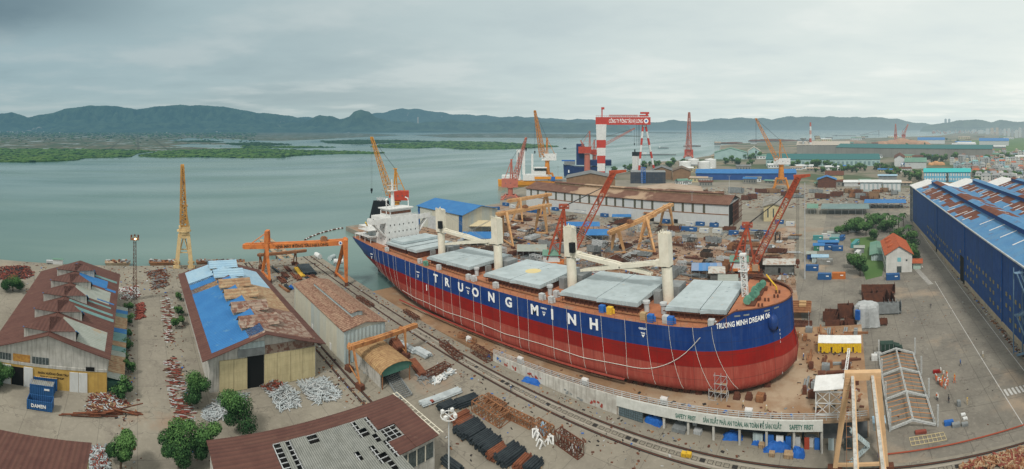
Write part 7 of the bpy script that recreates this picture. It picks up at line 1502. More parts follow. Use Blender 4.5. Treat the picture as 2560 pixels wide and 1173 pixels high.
for i, (x, y) in enumerate(pos):
    if i < 3: o = make_tree('leafy tree in the garden behind the red roofed office house', G(x, y), 5.5, 9, 1500, .5, 70 + i, group='garden trees around the red roofed office house'); protos.append(o)
    else: dup(protos[3 + i % 3], G(x, y), i * 1.3, 'leafy tree in the garden behind the red roofed office house', 'garden trees around the red roofed office house', RN.uniform(.7, 1.1))
def palm(label, p, h, seed, group=None):
    r = random.Random(seed); o = thing('palm_tree', label, 'palm tree', p, r.uniform(0, 6), group); part(o, 'trunk', BARK, lambda m: m.tube((0, 0, 0), (.3, 0, h), .3, .2, n=7)); m = MB()
    for k in range(15):
        a = k * 2.4; e = r.uniform(.0, 1.0); pr_ = V((.3, 0, h)); d = V((cos(a), sin(a), 0)); s_ = V((-d.y, d.x, 0)); wd = .55
        for q in range(5): f = (q + 1) / 5; nx = V((.3, 0, h)) + d * 3.6 * f + V((0, 0, e * 2.2 * f - 3.0 * f * f)); w2 = .6 * (1 - abs(f - .5)); m.quad(pr_ - s_ * wd, nx - s_ * w2, nx - V((0, 0, 0)), pr_, GRN1[q % 2]); m.quad(pr_, nx, nx + s_ * w2 - V((0, 0, .3)), pr_ + s_ * wd - V((0, 0, .3)), GRN1[1]); pr_, wd = nx, w2
    m.build('fronds', None, o); return o
for i, (x, y) in enumerate([(2200, 572), (2214, 566), (2232, 572), (2246, 578), (2258, 566), (2272, 600), (2190, 566)]): palm('tall palm tree in the garden beside the end of the blue hall', G(x, y), 9, i, 'palm trees in the garden beside the blue hall')
m = MB(); pl = [G(x, y) for x, y in ((2125, 598), (2185, 590), (2215, 640), (2205, 690), (2165, 700), (2140, 640))]; m.add([(p.x, p.y, .012) for p in pl], [tuple(range(6))]); struct('lawn', m, GRASSM)
# the office house
REDT = M('red_tile_roof', (.52, .13, .05), (.40, .10, .045), scale=.8, rough=.85, stripe=('Y', .6, .25))
b8 = shed('office_house', 'white two storey office house with bright orange red tiled roof', (20.2, 215, 0), 0, 12.6, 26, 8.7, 12.6, M('house_white', (.66, .66, .62), (.56, .56, .52), scale=.3, rough=.8, streak=.3, streak_c=(.3, .3, .26)), REDT, over=.7,
  boxes=[('window', 5.4, -.08, 5.2, 7.2, -.003, 7.2, M('cyan_shutter', (.2, .5, .55), rough=.6)), ('window', 9.5, -.08, 5.4, 10.3, -.003, 6.2, WIN), ('doorway', 5.2, -.1, 0, 7.4, -.003, 3, WIN)] + [('window', -.08, 3 + k * 4, z, -.003, 4.5 + k * 4, z + 1.6, WIN) for k in range(6) for z in (1.2, 5.2)])
for y in (7, 16, 22): part(b8, 'roof_dormer', REDT, lambda m: m.prism([(1.5, y), (4, y), (4, y + 1.6), (1.5, y + 1.6)], 9.5, [11.0, 11.9, 11.9, 11.0]))
block('gatehouse', 'small house with red roof and pale green wall at the right of the office house', 2283, 2302, 222, 3, 6, M('pale_green_wall', (.45, .58, .50), rough=.8), REDT, 3.8); block('garage', 'long low grey green roof building left of the office house', 2178, 2206, 236, 3, 24, PALEB, GREENR, 4, ridge_across=True)
# sheds in the yard
b9 = block('boat_house', 'blue roofed boat house with cream and blue walls behind the ship superstructure', 1045, 1156, 322, 13.5, 34, STRIPW, BLUR, 17.5, rho1=288, boxes=[('blue_corner', 0, 0, .05, 13.2, CC['blue']), ('blue_corner', .93, 0, 1, 13.2, CC['blue']), ('door', .25, 0, .45, 9, LGREY)])
canopy('blue roofed shelter right of the boat house', 1156, 1232, 262, 5, 16, BLUR, 4, rise=2.2); canopy('cream arched shelter behind the blue roofed shelter', 1170, 1240, 292, 5.5, 14, M('cream_arch', (.55, .47, .3), rough=.8), 4, rise=2.5); canopy('grey green weathered roof shelter left of the left crawler crane', 1292, 1368, 238, 4.2, 13, GREYR, 5, rise=2)
canopy('blue gabled canopy between the left crawler crane and the right tan gantry', 1462, 1522, 276, 3.6, 14, BLUR, 4, rise=2.2); canopy('long blue roof canopy along the front of the white shed', 1410, 1500, 290, 6, 14, BLUR, 6, rise=1.5); canopy('small blue canopy in front of the dark doorway of the white shed', 1530, 1578, 305 / cos(az(1550)) - 14, 3.5, 10, BLUR, 3, rise=1)
canopy('blue and tan striped awning in front of the right crawler crane', 1728, 1806, 205, 4.5, 12, M('striped_awning', (.08, .22, .45), rough=.7, sheets=('X', 1.7, 1.0, (.5, .42, .3))), 4, rise=1.6)
block('workshop', 'beige shed with dark striped roof and tall dark windows beyond the yard road', 1909, 1955, 334, 11, 42, CRMW, M('striped_grey_roof', (.24, .24, .22), (.16, .13, .1), scale=.2, rough=.85, sheets=('X', 2, .5, (.4, .38, .33))), 13, ridge_across=True, boxes=[('tall_window', .2, 3, .27, 9.5, WIN), ('tall_window', .5, 3, .57, 9.5, WIN)])
hut = block('site_hut', 'grey corrugated hut with pale rusty roof on short stilts right of the right crawler crane', 1912, 1986, 213, 5, 8, M('hut_grey', (.17, .18, .17), (.12, .12, .11), scale=.5, rough=.8, stripe=('X', .6, .3)), M('hut_roof', (.46, .46, .42), (.32, .2, .14), scale=.5, lo=.5, rough=.7), 6.4, boxes=[('door', .45, 1, .53, 3.4, DARK)])
block('site_hut', 'grey gabled hut left of the right crawler crane base', 1776, 1808, 200, 5.2, 8, MATS['hut_grey'], MATS['hut_roof'], 6.5); block('site_hut', 'small green roofed hut directly in front of the right crawler crane base', 1800, 1840, 192, 4.2, 6, WHITEP, GREYR, 6); block('site_hut', 'small green roofed white hut under the left crawler crane', 1344, 1388, 208, 4.2, 6, WHITEP, GREYR, 6)
for i, (x0, x1, rh, c, rf) in enumerate([(2030, 2070, 232, 'pale', LBLU), (2034, 2060, 255, 'white', BLUR), (2046, 2096, 262, 'blue', BLUR), (2070, 2100, 285, 'teal', GREYR), (2136, 2160, 250, 'grey', GREYR), (2018, 2040, 238, 'blue', GREYR), (2126, 2146, 300, 'white', WHITEP)]): block('site_hut', '%s walled site hut in the fenced compound left of the office house' % c, x0, x1, rh, 2.8, 5, {'pale': PALEB, 'white': WHITEP, 'blue': BLUEW2, 'teal': TEALW, 'grey': GREY}[c], rf, 3.4, over=.5)
# hull blocks, plates and clutter scattered over the yard
def hull_block(label, p, rz, w, d, h, mat, r, group=None):
    m = MB(); m.box((0, 0, .9), (w, d, .15)); 
    k = -w / 2
    while k <= w / 2 + .01: m.bb(k, -d / 2, .5, k + .12, d / 2, .5 + h * r.uniform(.5, 1)); k += w / 6
    m.bb(-w / 2, -d / 2 - .1, .5, w / 2 * r.uniform(.2, 1), -d / 2, .5 + h); m.bb(-w / 2, d / 2, .5, w / 2, d / 2 + .1, .5 + h * .7); 
    for x in (-w * .4, w * .4):
        for y in (-d * .4, d * .4): m.bb(x - .2, y - .2, 0, x + .2, y + .2, .6)
    return solo('hull_block', m, label, 'hull block', mat, p, rz, group)
MT = {'dark rusty': RUSTD, 'orange rusty': RUSTO, 'grey': GREY, 'brown': BROWNW, 'blackened': M('blackened_steel', (.05, .042, .036), (.03, .025, .022), scale=.5, rough=.9), 'pale': LGREY, 'sooty brown': M('sooty_brown', (.10, .06, .04), (.06, .04, .03), scale=.5, rough=.9)}
r = random.Random(77)
for i in range(46):
    x = r.uniform(1650, 2255); y = r.uniform(478, 500); c = r.choice(list(MT)[:4]); p = G(x, y)
    if 1900 < x < 1985 and y > 490: continue
    w, d, h = r.uniform(7, 16), r.uniform(5, 8), r.uniform(2.5, 6); hull_block('%s %s hull block %s' % ('tall' if h > 4 else 'low', c, near(p)), p, r.uniform(-.3, .3), w, d, h, MT[c], r)
n_ = 0
while n_ < 400:
    x = r.uniform(1150, 1990); y = r.uniform(540, 715); p = G(x, y)
    if p.y < 146 or p.x < -283 or p.y > 300 or (p.x > -22): continue
    if (p - P(1402, 660, 222)).xy.length < 12 or (p - P(1872, 680, 212)).xy.length < 12: continue
    n_ += 1; c = r.choice(list(MT) + ['grey', 'pale', 'grey', 'dark rusty']); t_ = r.random(); rz = r.choice((0, pi / 2)) + r.uniform(-.2, .2)
    if t_ < .2: hull_block('%s steel block %s' % (c, near(p)), p, rz, r.uniform(5, 13), r.uniform(3, 6), r.uniform(1, 3.8), MT[c], r)
    elif t_ < .5:
        m = MB(); L_ = r.uniform(4, 12)
        for q in range(r.randrange(4, 9)): m.box((r.uniform(-.6, .6), (q - 3) * .45, .2 + r.choice((0, 0, .3, .6))), (L_ * r.uniform(.7, 1), .25, .28), rz=r.uniform(-.08, .08))
        for q in (-.3, .3): m.box((L_ * q, 0, .04), (.3, 4, .08))
        solo('beam_stack', m, 'stack of %s beams %s' % (c, near(p)), 'steel stack', MT[c], p, rz)
    elif t_ < .75:
        m = MB(); w, d = r.uniform(2.5, 9), r.uniform(2, 5)
        for q in range(r.randrange(2, 7)): m.box((r.uniform(-.3, .3), r.uniform(-.2, .2), .18 + q * .11), (w * r.uniform(.75, 1), d * r.uniform(.7, 1), .07), rz=r.uniform(-.12, .12))
        for q in (-.3, .3): m.box((w * q, 0, .07), (.2, d, .14))
        solo('plate_stack', m, 'stack of %s steel plates %s' % (c, near(p)), 'steel stack', MT[c], p, rz)
    elif t_ < .88:
        m = MB(); w, d, h = r.uniform(4, 9), r.uniform(2, 4), r.uniform(1.6, 5)
        m.truss((-w / 2, 0, h / 2), (w / 2, 0, h / 2), d, h, 5, t=.13); solo('open_girder', m, '%s open steel girder %s' % (c, near(p)), 'girder', MT[c], p, rz)
    else:
        m = MB(); 
        for q in range(12): m.box((r.gauss(0, 1.5), r.gauss(0, 1.2), r.uniform(.2, .9)), (r.uniform(.3, 2), r.uniform(.2, .8), r.uniform(.2, .8)), rz=r.uniform(0, 3), mat=r.choice([RUSTD, RUSTO, GREY, BLU, LGREY]))
        o = m.build('scrap_heap'); o.location = p; tag(o, 'heap of mixed scrap %s' % near(p), 'scrap', kind='stuff')
# right hand yard
o = thing('covered_block', 'tall ship section wrapped in a silver tarpaulin with a blue patch', 'covered block', G(2166, 812))
m = MB(); r = random.Random(5); rings = []
for j in range(9):
    f = j / 8; ring = []
    for k in range(22):
        a = 2 * pi * k / 22; rr = (4.0 + .45 * sin(k * 2.3) + .5 * sin(k * 5.1 + j * .4)) * (1.0 if j < 6 else [1, .96, .8, .5][j - 5]) * (1.02 - .08 * f); q = max(abs(cos(a)), abs(sin(a))) ** -.6; ring.append(V((rr * cos(a) * q * 1.02, rr * sin(a) * q * .85, [0.2, .8, 1.8, 3, 4.2, 5.6, 6.8, 7.6, 8.0][j])))
    rings.append(ring)
for ring in rings: m.v += ring
for j in range(8):
    for k in range(22): m.f.append([j * 22 + k, j * 22 + (k + 1) % 22, (j + 1) * 22 + (k + 1) % 22, (j + 1) * 22 + k]); m.m.append(0)
m.f.append([8 * 22 + k for k in range(22)]); m.m.append(0); m.build('tarpaulin', TARPG, o); part(o, 'blue_patch', TARPB, lambda m: m.box((-3.2, -3.5, 5), (1.6, .9, 3.2), rz=-.5)); [part(o, 'support', RUSTD, lambda m: m.box((x, y, .2), (.6, .6, .4))) for x in (-3, 3) for y in (-2, 2)]
r = random.Random(31)
for i, (x, y, w, d, h, c) in enumerate([(2080, 800, 6, 5, 3.5, 'dark rusty'), (2092, 825, 8, 3, 3, 'dark rusty'), (2115, 790, 6, 5, 4.5, 'dark rusty'), (2125, 815, 4, 3, 2.5, 'dark rusty'), (2195, 765, 12, 7, 6, 'dark rusty'), (2222, 782, 9, 4, 4, 'grey'), (2195, 735, 14, 4, 4, 'dark rusty'), (2207, 812, 3, 2, 2, 'dark rusty'), (2000, 822, 8, 5, 2, 'dark rusty')]): hull_block('%s ribbed ship section beside the silver wrapped block' % c, G(x, y), r.uniform(-.1, .1), w, d, h, MT[c], r)
o = thing('deck_section', 'flat orange rusty deck section lying right behind the bow of the big ship', 'deck section', G(2002, 800), .05); part(o, 'plate', RUSTO, lambda m: m.box((0, 4, 3.2), (7.5, 10, .3))); part(o, 'stiffeners', RUSTO, lambda m: [m.box((0, y, 3.6), (7, .2, .6)) for y in (0, 2, 4, 6, 8)]); part(o, 'hatch_trunk', M('tan_steel', (.42, .27, .13), rough=.8), lambda m: m.box((.5, 3, 3.9), (2.6, 1.6, 1.2)), lambda m: m.box((.5, 6, 3.9), (2.6, 1.6, 1.2))); [part(o, 'stand', RUSTD, lambda m: m.box((x, y, 1.5), (.5, .5, 3))) for x in (-3, 3) for y in (0, 4, 8)]
# yellow tent on the slip platform end
o = thing('marquee', 'long marquee with white roof and yellow swagged valance behind the bow', 'marquee', (-7.2, 124.5, zt(-1)))
part(o, 'roof', WHITE, lambda m: m.slab((0, -.2, 2.9), (12, -.2, 2.9), (12, 2.2, 4.0), (0, 2.2, 4.0), -.06), lambda m: m.slab((0, 2.2, 4.0), (12, 2.2, 4.0), (12, 4.6, 2.9), (0, 4.6, 2.9), -.06)); YCL = M('yellow_cloth', (.75, .5, .02), (.62, .38, .02), scale=1.5, rough=.8)
m = MB()
for k in range(24):
    if k % 6 in (1,): m.bb(k * .5, -.2, 1.9, k * .5 + .5, -.15, 2.85); continue
    m.bb(k * .5 + .01, -.2 - (k % 2) * .08, .25 if k % 3 else .6, k * .5 + .47, -.12 - (k % 2) * .08, 2.85)
m.build('valance', YCL, o)
for x in (0.1, 4, 8, 11.9):
    for y in (0, 4.4): part(o, 'pole', LGREY, lambda m: m.beam((x, y, 0), (x, y, 2.9), .1))
# tent skeleton
o = thing('tent_skeleton', 'white lattice skeleton of a large tent laid out on the open concrete yard', 'tent frame', (10.6, 103, 0)); TRW = M('truss_white', (.6, .62, .6), (.4, .42, .42), scale=3, rough=.6)
for k in range(4):
    y = k * 11.3; part(o, 'roof_truss', TRW, lambda m: m.truss((0, y, .5), (5.3, y, 2.2), .34, .34, 9, t=.06), lambda m: m.truss((5.3, y, 2.2), (10.6, y, .5), .34, .34, 9, t=.06))
    for x in (0, 10.6): part(o, 'column', TRW, lambda m: m.truss((x + (.6 if x else -.0), y, 0), (x + (.6 if x else 0), y, 5.0), .34, .34, 9, t=.06))
for x, z in ((0, .5), (5.3, 2.2), (10.6, .5)): part(o, 'purlin_truss', TRW, lambda m: m.truss((x, 0, z), (x, 33.9, z), .34, .34, 44, t=.055))
for k in range(3):
    m = MB()
    for q in range(1, 6):
        y = k * 11.3 + q * 1.9; m.beam((.3, y, .75), (5.1, y - .6, 2.1), .1); m.beam((5.5, y - .6, 2.1), (10.3, y, .75), .1)
    m.build('orange_purlins', M('orange_bar', (.6, .25, .08), rough=.7), o)
# truck
p = G(2226, 880); TG = M('truck_green', (.025, .055, .04), (.02, .04, .03), scale=1, rough=.6); o = thing('lorry', 'dark green canvas topped lorry parked above the white tent skeleton', 'lorry', p, 0)
part(o, 'cargo_body', TG, lambda m: m.bb(-3.2, -1.2, 1.0, 1.0, 1.2, 3.0)); part(o, 'cab', TG, lambda m: m.prism([(1.15, -1.1), (2.9, -1.1), (2.9, 1.1), (1.15, 1.1)], 1.0, [2.5, 2.1, 2.1, 2.5]), lambda m: m.bb(2.91, -1.0, .9, 3.7, 1.0, 1.6)); part(o, 'windscreen', GLASS, lambda m: m.bb(1.3, -1.13, 1.6, 2.4, -1.105, 2.1))
for x in (-2.4, -1.2, 2.6):
    for y in (-1.15, 1.15): part(o, 'wheel', BLACK, lambda m: m.tube((x, y - .15, .5), (x, y + .15, .5), .5, n=12))
for k in range(4): part(o, 'canvas_hoop', GREY, lambda m: m.bb(-3.1 + k * 1.3, -1.23, 1.2, -3.0 + k * 1.3, -1.205, 2.9))
# rack of yellow frame, metal bits
o = thing('welded_grille', 'flat pale yellow welded frame lying near the red pipe', 'frame', G(2320, 1100), .05); m = MB()
for k in range(9): m.beam((-4 + k, -1.2, .12), (-4 + k, 1.4, .12), .08)
for y in (-1.2, .1, 1.4): m.beam((-4, y, .14), (4, y, .14), .09)
m.build('bars', M('pale_yellow_bar', (.6, .5, .28), rough=.7), o)
for i, (x, y, w, d, h, mt, nm, lb) in enumerate([(2302, 1083, 2.6, .9, .5, REDS, 'red_crate', 'flat red crate lying below the tent skeleton'), (2372, 1062, 2.2, .9, .9, BLU, 'blue_bench', 'blue bench like box right of the tent skeleton'), (2390, 1066, 1.9, 1.0, .7, GREY, 'metal_heap', 'small heap of grey metal frames beside the blue bench box'), (2412, 1064, 1.5, .9, .6, GREY, 'metal_heap', 'right hand small heap of grey metal frames'), (2408, 1038, 1.1, .8, .3, WHITEP, 'foam_box', 'upper white box lying on the yard'), (2413, 1048, 1.1, .8, .3, WHITEP, 'foam_box', 'lower white box lying on the yard'), (2397, 1015, .9, .9, 1.3, GREY, 'generator', 'grey generator standing on the yard right of the tent skeleton'), (2342, 932, 2.2, .8, .7, RED1, 'red_roll', 'red wrapped roll lying above the group of workers'), (2186, 900, 1.8, 1.2, 1.6, WHITEP, 'white_tank', 'white box and pipes left of the tent skeleton'), (2195, 885, 2.4, .5, .5, WHITEP, 'white_tube', 'white tube lying left of the tent skeleton top')]):
    m = MB(); m.box((0, 0, h / 2), (w, d, h)); m.box((0, 0, h + .04), (w * .9, d * .8, .08)); 
    for q in range(3): m.box((w * (q - 1) * .3, -d / 2 - .03, h / 2), (.07, .05, h * .9))
    solo(nm, m, lb, nm.split('_')[-1], mt, G(x, y))
# scaffolds
o = thing('scaffold_tower', 'steel scaffold tower with stairs standing under the bow of the ship', 'scaffold', (-31.5, 101.6, zt(-30))); m = MB()
for z in range(0, 7, 2):
    for y in (0, 1.6): m.beam((0, y, z), (4.4, y, z), .07)
for x in (0, 1.5, 3, 4.4):
    for y in (0, 1.6): m.beam((x, y, 0), (x, y, 6.6), .08)
    for z in range(0, 6, 2): m.beam((x, 0, z), (x, 1.6, z + 2), .05)
for z in range(0, 6, 2):
    for x in (0, 1.5, 3): m.beam((x, 0, z), (x + 1.4, 0, z + 2), .06)
m.build('tubes', LGREY, o); part(o, 'deck_boards', OAK, lambda m: m.box((2.2, .8, 2.1), (4.4, 1.5, .08)), lambda m: m.box((2.2, .8, 4.1), (4.4, 1.5, .08)))
o = thing('scaffold_tower', 'white braced tower with tilted white roof beside the beige gantry', 'scaffold', (-6.2, 98.0, zt(-4) + .02)); m = MB()
for x in (0, 3, 6):
    for y in (0, 4): m.beam((x, y, 0), (x, y, 5.4), .15)
for z in (0.1, 2.6, 5.2):
    for y in (0, 4): m.beam((0, y, z), (6, y, z), .13)
    for x in (0, 6): m.beam((x, 0, z), (x, 4, z), .13)
for z in (0, 2.6):
    for x in (0, 3): m.beam((x, 0, z), (x + 3, 0, z + 2.6), .11); m.beam((x + 3, 0, z), (x, 0, z + 2.6), .11)
m.build('frame', WHITE, o); part(o, 'roof', WHITE, lambda m: m.slab((-.4, -.6, 5.6), (6.2, -.6, 6.2), (6.4, 4, 7.0), (-.2, 4, 6.4), .12)); part(o, 'arm', WHITE, lambda m: m.truss((6.4, 2, 7), (7.4, 10, 9.5), .5, .5, 8, t=.08))
m = MB()
for z0, x0, x1 in ((0, .0, 4), (3.5, 4, 0)):
    for y in (0, 1.2): m.beam((x0, y, z0), (x1, y, z0 + 3.5), .12, .3)
    for k in range(10): f = k / 10; m.box((x0 + (x1 - x0) * f, .6, z0 + 3.5 * f), (.3, 1.2, .05))
solo('steel_stairs', m, 'pale blue steel stairs climbing to the platform inside the beige gantry', 'stairs', PALEB, (1.2, 93.2, 0))
o = thing('platform_hut', 'small pale blue hut on a blue post inside the beige gantry', 'hut', (7.4, 95.2, 0)); part(o, 'post', BLU, lambda m: m.beam((0, 0, 0), (0, 0, 6.2), .4)); part(o, 'cabin', PALEB, lambda m: m.box((0, 0, 7), (2.4, 2, 1.6))); part(o, 'cabin_roof', LBLU, lambda m: m.box((0, 0, 7.9), (2.8, 2.4, .15)))
# tarps in front of the arcade
def tarp(label, p, w, d, h, seed, mat=TARPB):
    r = random.Random(seed); m = MB(); n = 9
    for i in range(n):
        for j in range(n):
            u, v = i / (n - 1) * 2 - 1, j / (n - 1) * 2 - 1; e = max(abs(u), abs(v)); z = h * (1 - e ** 3) * r.uniform(.65, 1.1) + .03; m.v.append(V((u * w / 2 * r.uniform(.9, 1.05), v * d / 2 * r.uniform(.9, 1.05), max(.03, z if e < 1 else .04))))
    for i in range(n - 1):
        for j in range(n - 1): m.f.append([i * n + j, (i + 1) * n + j, (i + 1) * n + j + 1, i * n + j + 1]); m.m.append(0)
    return solo('tarpaulin', m, label, 'tarpaulin', mat, p, r.uniform(-.2, .2))
for i, (x, y, w, d, h, lb) in enumerate([(1328, 955, 5.5, 2.2, 1.0, 'blue tarp against the white slipway wall below the red graffiti'), (1635, 1056, 4.8, 2.4, 1.6, 'blue tarp covering goods by the wire gate of the arcade'), (1832, 1095, 4.6, 2.2, 1.5, 'blue tarp with orange edges in the middle of the arcade front'), (1893, 1108, 2.2, 2, 1.3, 'small blue tarp bundle left of the widest tarp'), (1943, 1122, 6, 2.6, 1.5, 'widest blue tarp before the arcade doors'), (1995, 1138, 3, 2.2, 1.8, 'blue tarp over a frame at the right end of the arcade front'), (1357, 1082, 2, 1.5, 2.4, 'light blue cloth hanging over the rusty lattice section'), (728, 722, 2.6, 2, 1.6, 'blue tarp heap at the corner of the steel stock')]): tarp(lb, G(x, y), w, d, h, 50 + i, TARPB if i != 6 else LBLU)
for i, x in enumerate((1985, 2028)):
    o = thing('storage_shelter', '%s of two small barrel roofed shelters at the right end of the arcade' % ('left' if i == 0 else 'right'), 'shelter', G(x, 1120), 0); n = 7
    pr = [(-1.6 * cos(pi * k / n), 2.2 + .9 * sin(pi * k / n)) for k in range(n + 1)]; m = MB()
    for (a, za), (b, zb_) in zip(pr, pr[1:]): m.slab((b, 0, zb_), (b, 3, zb_), (a, 3, za), (a, 0, za), -.06)
    m.build('roof', M('tan_shelter', (.42, .34, .22), rough=.8), o); part(o, 'cabinet', LGREY, lambda m: m.bb(-1.4, .1, 0, 1.4, 2.9, 2.1))
for i, (x, y, mt, w) in enumerate([(1905, 1118, OAK, 1.4), (1930, 1140, OAK, 1.2), (1972, 1142, OAK, 2), (1710, 1141, YEL, 1.1), (1722, 1142, YEL, 1.1), (1745, 1083, LGREY, 1.8), (1700, 1075, GREY, 3.2), (1080, 1010, REDS, 1)]):
    m = MB()
    for q in range(4): m.box((0, 0, .12 + q * .22), (w, w * .8, .14)); m.box((w * (q / 3 - .5) * .9, 0, .4), (.1, w * .8, .8))
    solo('crate', m, ['tan crate beside the small blue tarp bundle', 'tan crate at the foot of the widest tarp', 'brown crate between the two right hand tarps', 'yellow box on the crane track, left one of the pair', 'yellow box on the crane track, right one of the pair', 'grey crate under the banner beam', 'long grey cabinet under the banner beam', 'red crate by the pale galvanised bars'][i], 'crate', mt, G(x, y))
for i, (x, y) in enumerate([(1155, 850), (1180, 866)]): 
    m = MB(); m.box((0, 0, 1.1), (2.4, 1.8, .08)); m.truss((-1.2, 0, 1.1), (1.2, 0, 1.1), 1.8, 2.1, 2, t=.12); m.box((0, 0, .6), (2.1, 1.5, .9)); solo('gas_bottle_cage', m, '%s rusty gas bottle cage at the left end of the slipway railing' % ('larger' if i == 0 else 'smaller'), 'cage', RUSTO, G(x, y), .5)
# quay side craft
def barge(label, px0, px1, py, w, mat, seed, name='barge', z=WATER):
    a, b = G(px0, py, WATER + 1.4), G(px1, py, WATER + 1.4); L_ = (b - a).length; c = (a + b) / 2; r = random.Random(seed); o = thing(name, label, 'barge', (c.x, c.y, WATER), atan2(b.y - a.y, b.x - a.x))
    part(o, 'hull', mat, lambda m: m.add([(-L_ / 2, -w / 2, 2), (L_ / 2, -w / 2, 2), (L_ / 2, w / 2, 2), (-L_ / 2, w / 2, 2), (-L_ / 2 + 1.5, -w / 2 + .3, -.6), (L_ / 2 - 1.5, -w / 2 + .3, -.6), (L_ / 2 - 1.5, w / 2 - .3, -.6), (-L_ / 2 + 1.5, w / 2 - .3, -.6)], [(0, 1, 2, 3), (7, 6, 5, 4), (4, 5, 1, 0), (5, 6, 2, 1), (6, 7, 3, 2), (7, 4, 0, 3)]))
    m = MB()
    for k in range(int(L_ * 1.6)): m.box((r.uniform(-.46, .46) * L_, r.uniform(-.4, .4) * w, 2.3), (r.uniform(.4, 2.5), r.uniform(.3, 1), r.uniform(.3, .9)), r.choice([RUSTD, RUSTO, GREY, LGREY]), rz=r.uniform(0, 3))
    m.build('deck_gear', None, o); m = MB(); k = -L_ / 2 + .5
    while k < L_ / 2: m.beam((k, -w / 2 + .2, 2), (k, -w / 2 + .2, 3.1), .08); k += 2.2
    m.beam((-L_ / 2, -w / 2 + .2, 3.1), (L_ / 2, -w / 2 + .2, 3.1), .07); m.build('rail', RUSTD, o); return o
TANP = M('tan_pontoon', (.40, .32, .22), (.28, .18, .11), scale=.3, rough=.9)
barge('rusty tan pontoon with scrap moored at the quay left of the slender cream crane', 262, 326, 657, 5, TANP, 1); barge('long rusty pontoon moored at the quay just right of the slender cream crane', 490, 612, 655, 5, RUSTO, 2); barge('long dark pontoon moored at the quay left of the slender cream crane', 372, 446, 656, 5, RUSTO, 3); barge('rusty pontoon cluttered with gear at the far quay behind the ship stern', 886, 935, 570, 8, TANP, 4)
o = thing('site_cabin', 'white and green cabin on the quay edge at the far left', 'cabin', G(145, 660), H90); part(o, 'cabin_wall', WHITEP, lambda m: m.bb(-2.5, -1, 0, 2.5, 1, 2.4)); part(o, 'cabin_roof', GREENR, lambda m: m.box((0, 0, 2.5), (5.4, 2.6, .15))); part(o, 'flat_bed', LGREY, lambda m: m.bb(-6, -1, .4, -2.6, 1, 1.6))
o = thing('jetty', 'concrete finger jetty with two rails reaching out beyond the orange gantry', 'jetty', (-227, 76, 0))
part(o, 'walkway', TANP, lambda m: m.bb(-44, -1, -.5, 0, 1.2, .05), lambda m: m.bb(-44, 5, -.5, 0, 7.2, .05)); [part(o, 'cross_tie', TANP, lambda m: m.bb(-x, 1.21, -.5, -x + 1, 4.99, -.1)) for x in (6, 18, 30, 43)]; [part(o, 'jetty_pile', RUSTD, lambda m: m.tube((-x, y, -5), (-x, y, -.5), .4, n=6)) for x in range(3, 44, 8) for y in (.1, 6.1)]
m = MB(); q = [G(x, y, WATER) for x, y in ((762, 601), (775, 594), (795, 586), (815, 580), (835, 575), (858, 571))]
for a, b in zip(q, q[1:]):
    for k in range(5): c = a.lerp(b, k / 5); e = a.lerp(b, (k + .8) / 5); m.tube(c + V((0, 0, .3)), e + V((0, 0, .3)), .55, n=6, mat=WHITEP if k % 2 else RUSTD)
o = m.build('floating_boom'); tag(o, 'curved floating boom line on the water behind the orange gantry', 'floating boom')
for i, (x, y) in enumerate([(846, 660), (830, 650), (795, 645)]): m = MB(); m.tube((-2.4, 0, 1.3), (2.4, 0, 1.3), 1.3, n=14); m.box((-1.5, 0, .25), (.4, 2, .5)); m.box((1.5, 0, .25), (.4, 2, .5)); solo('steel_drum', m, ['white tank lying on its side nearest the slip entrance', 'second grey tank lying behind the white one', 'third small tank lying at the jetty root'][i], 'tank', WHITEP if i != 1 else PALEB, G(x, y), 1.2 + i)
# ---- other ships
def vessel(name, label, px0, px1, pyw, hullm, h, w, z=WATER, flip=1):
    a, b = G(px0, pyw, WATER), G(px1, pyw, WATER); L_ = (b - a).length; c = (a + b) / 2; o = thing(name, label, 'ship', (c.x, c.y, WATER), atan2(b.y - a.y, b.x - a.x)); m = MB(); n = 12
    for i in range(n + 1):
        x = -L_ / 2 + L_ * i / n; f = i / n; f = f if flip > 0 else 1 - f; ww = w / 2 * min(1, (.15 + (1 - f) * 3.2) if f > .7 else 1, .75 + f); sh = h * (1 + .35 * max(0, f - .6) ** 1.5 * 3)
        for y, z_ in ((-ww, sh), (-ww * .9, h * .4), (-ww * .6, -1), (ww * .6, -1), (ww * .9, h * .4), (ww, sh)): m.v.append(V((x + (1.2 if False else (f - .5) * z_ * .12 * flip), y, z_)))
    for i in range(n):
        for j in range(5): m.f.append([i * 6 + j, i * 6 + j + 1, (i + 1) * 6 + j + 1, (i + 1) * 6 + j]); m.m.append(0)
        m.f.append([i * 6, (i + 1) * 6, (i + 1) * 6 + 5, i * 6 + 5]); m.m.append(0)
    for i in (0, n): m.f.append([i * 6 + j for j in range(6)]); m.m.append(0)
    m.build('hull', hullm, o, smooth=False); return o, L_
ORH = M('hull_orange', (.75, .30, .02), (.65, .26, .03), scale=.1, rough=.5); NAVY = M('hull_navy', (.012, .03, .11), (.02, .045, .14), scale=.1, rough=.5)
o, L_ = vessel('supply_ship', 'orange hulled supply ship with white superstructure and tall white towers', 1246, 1402, 466, ORH, 7, 17, flip=-1)
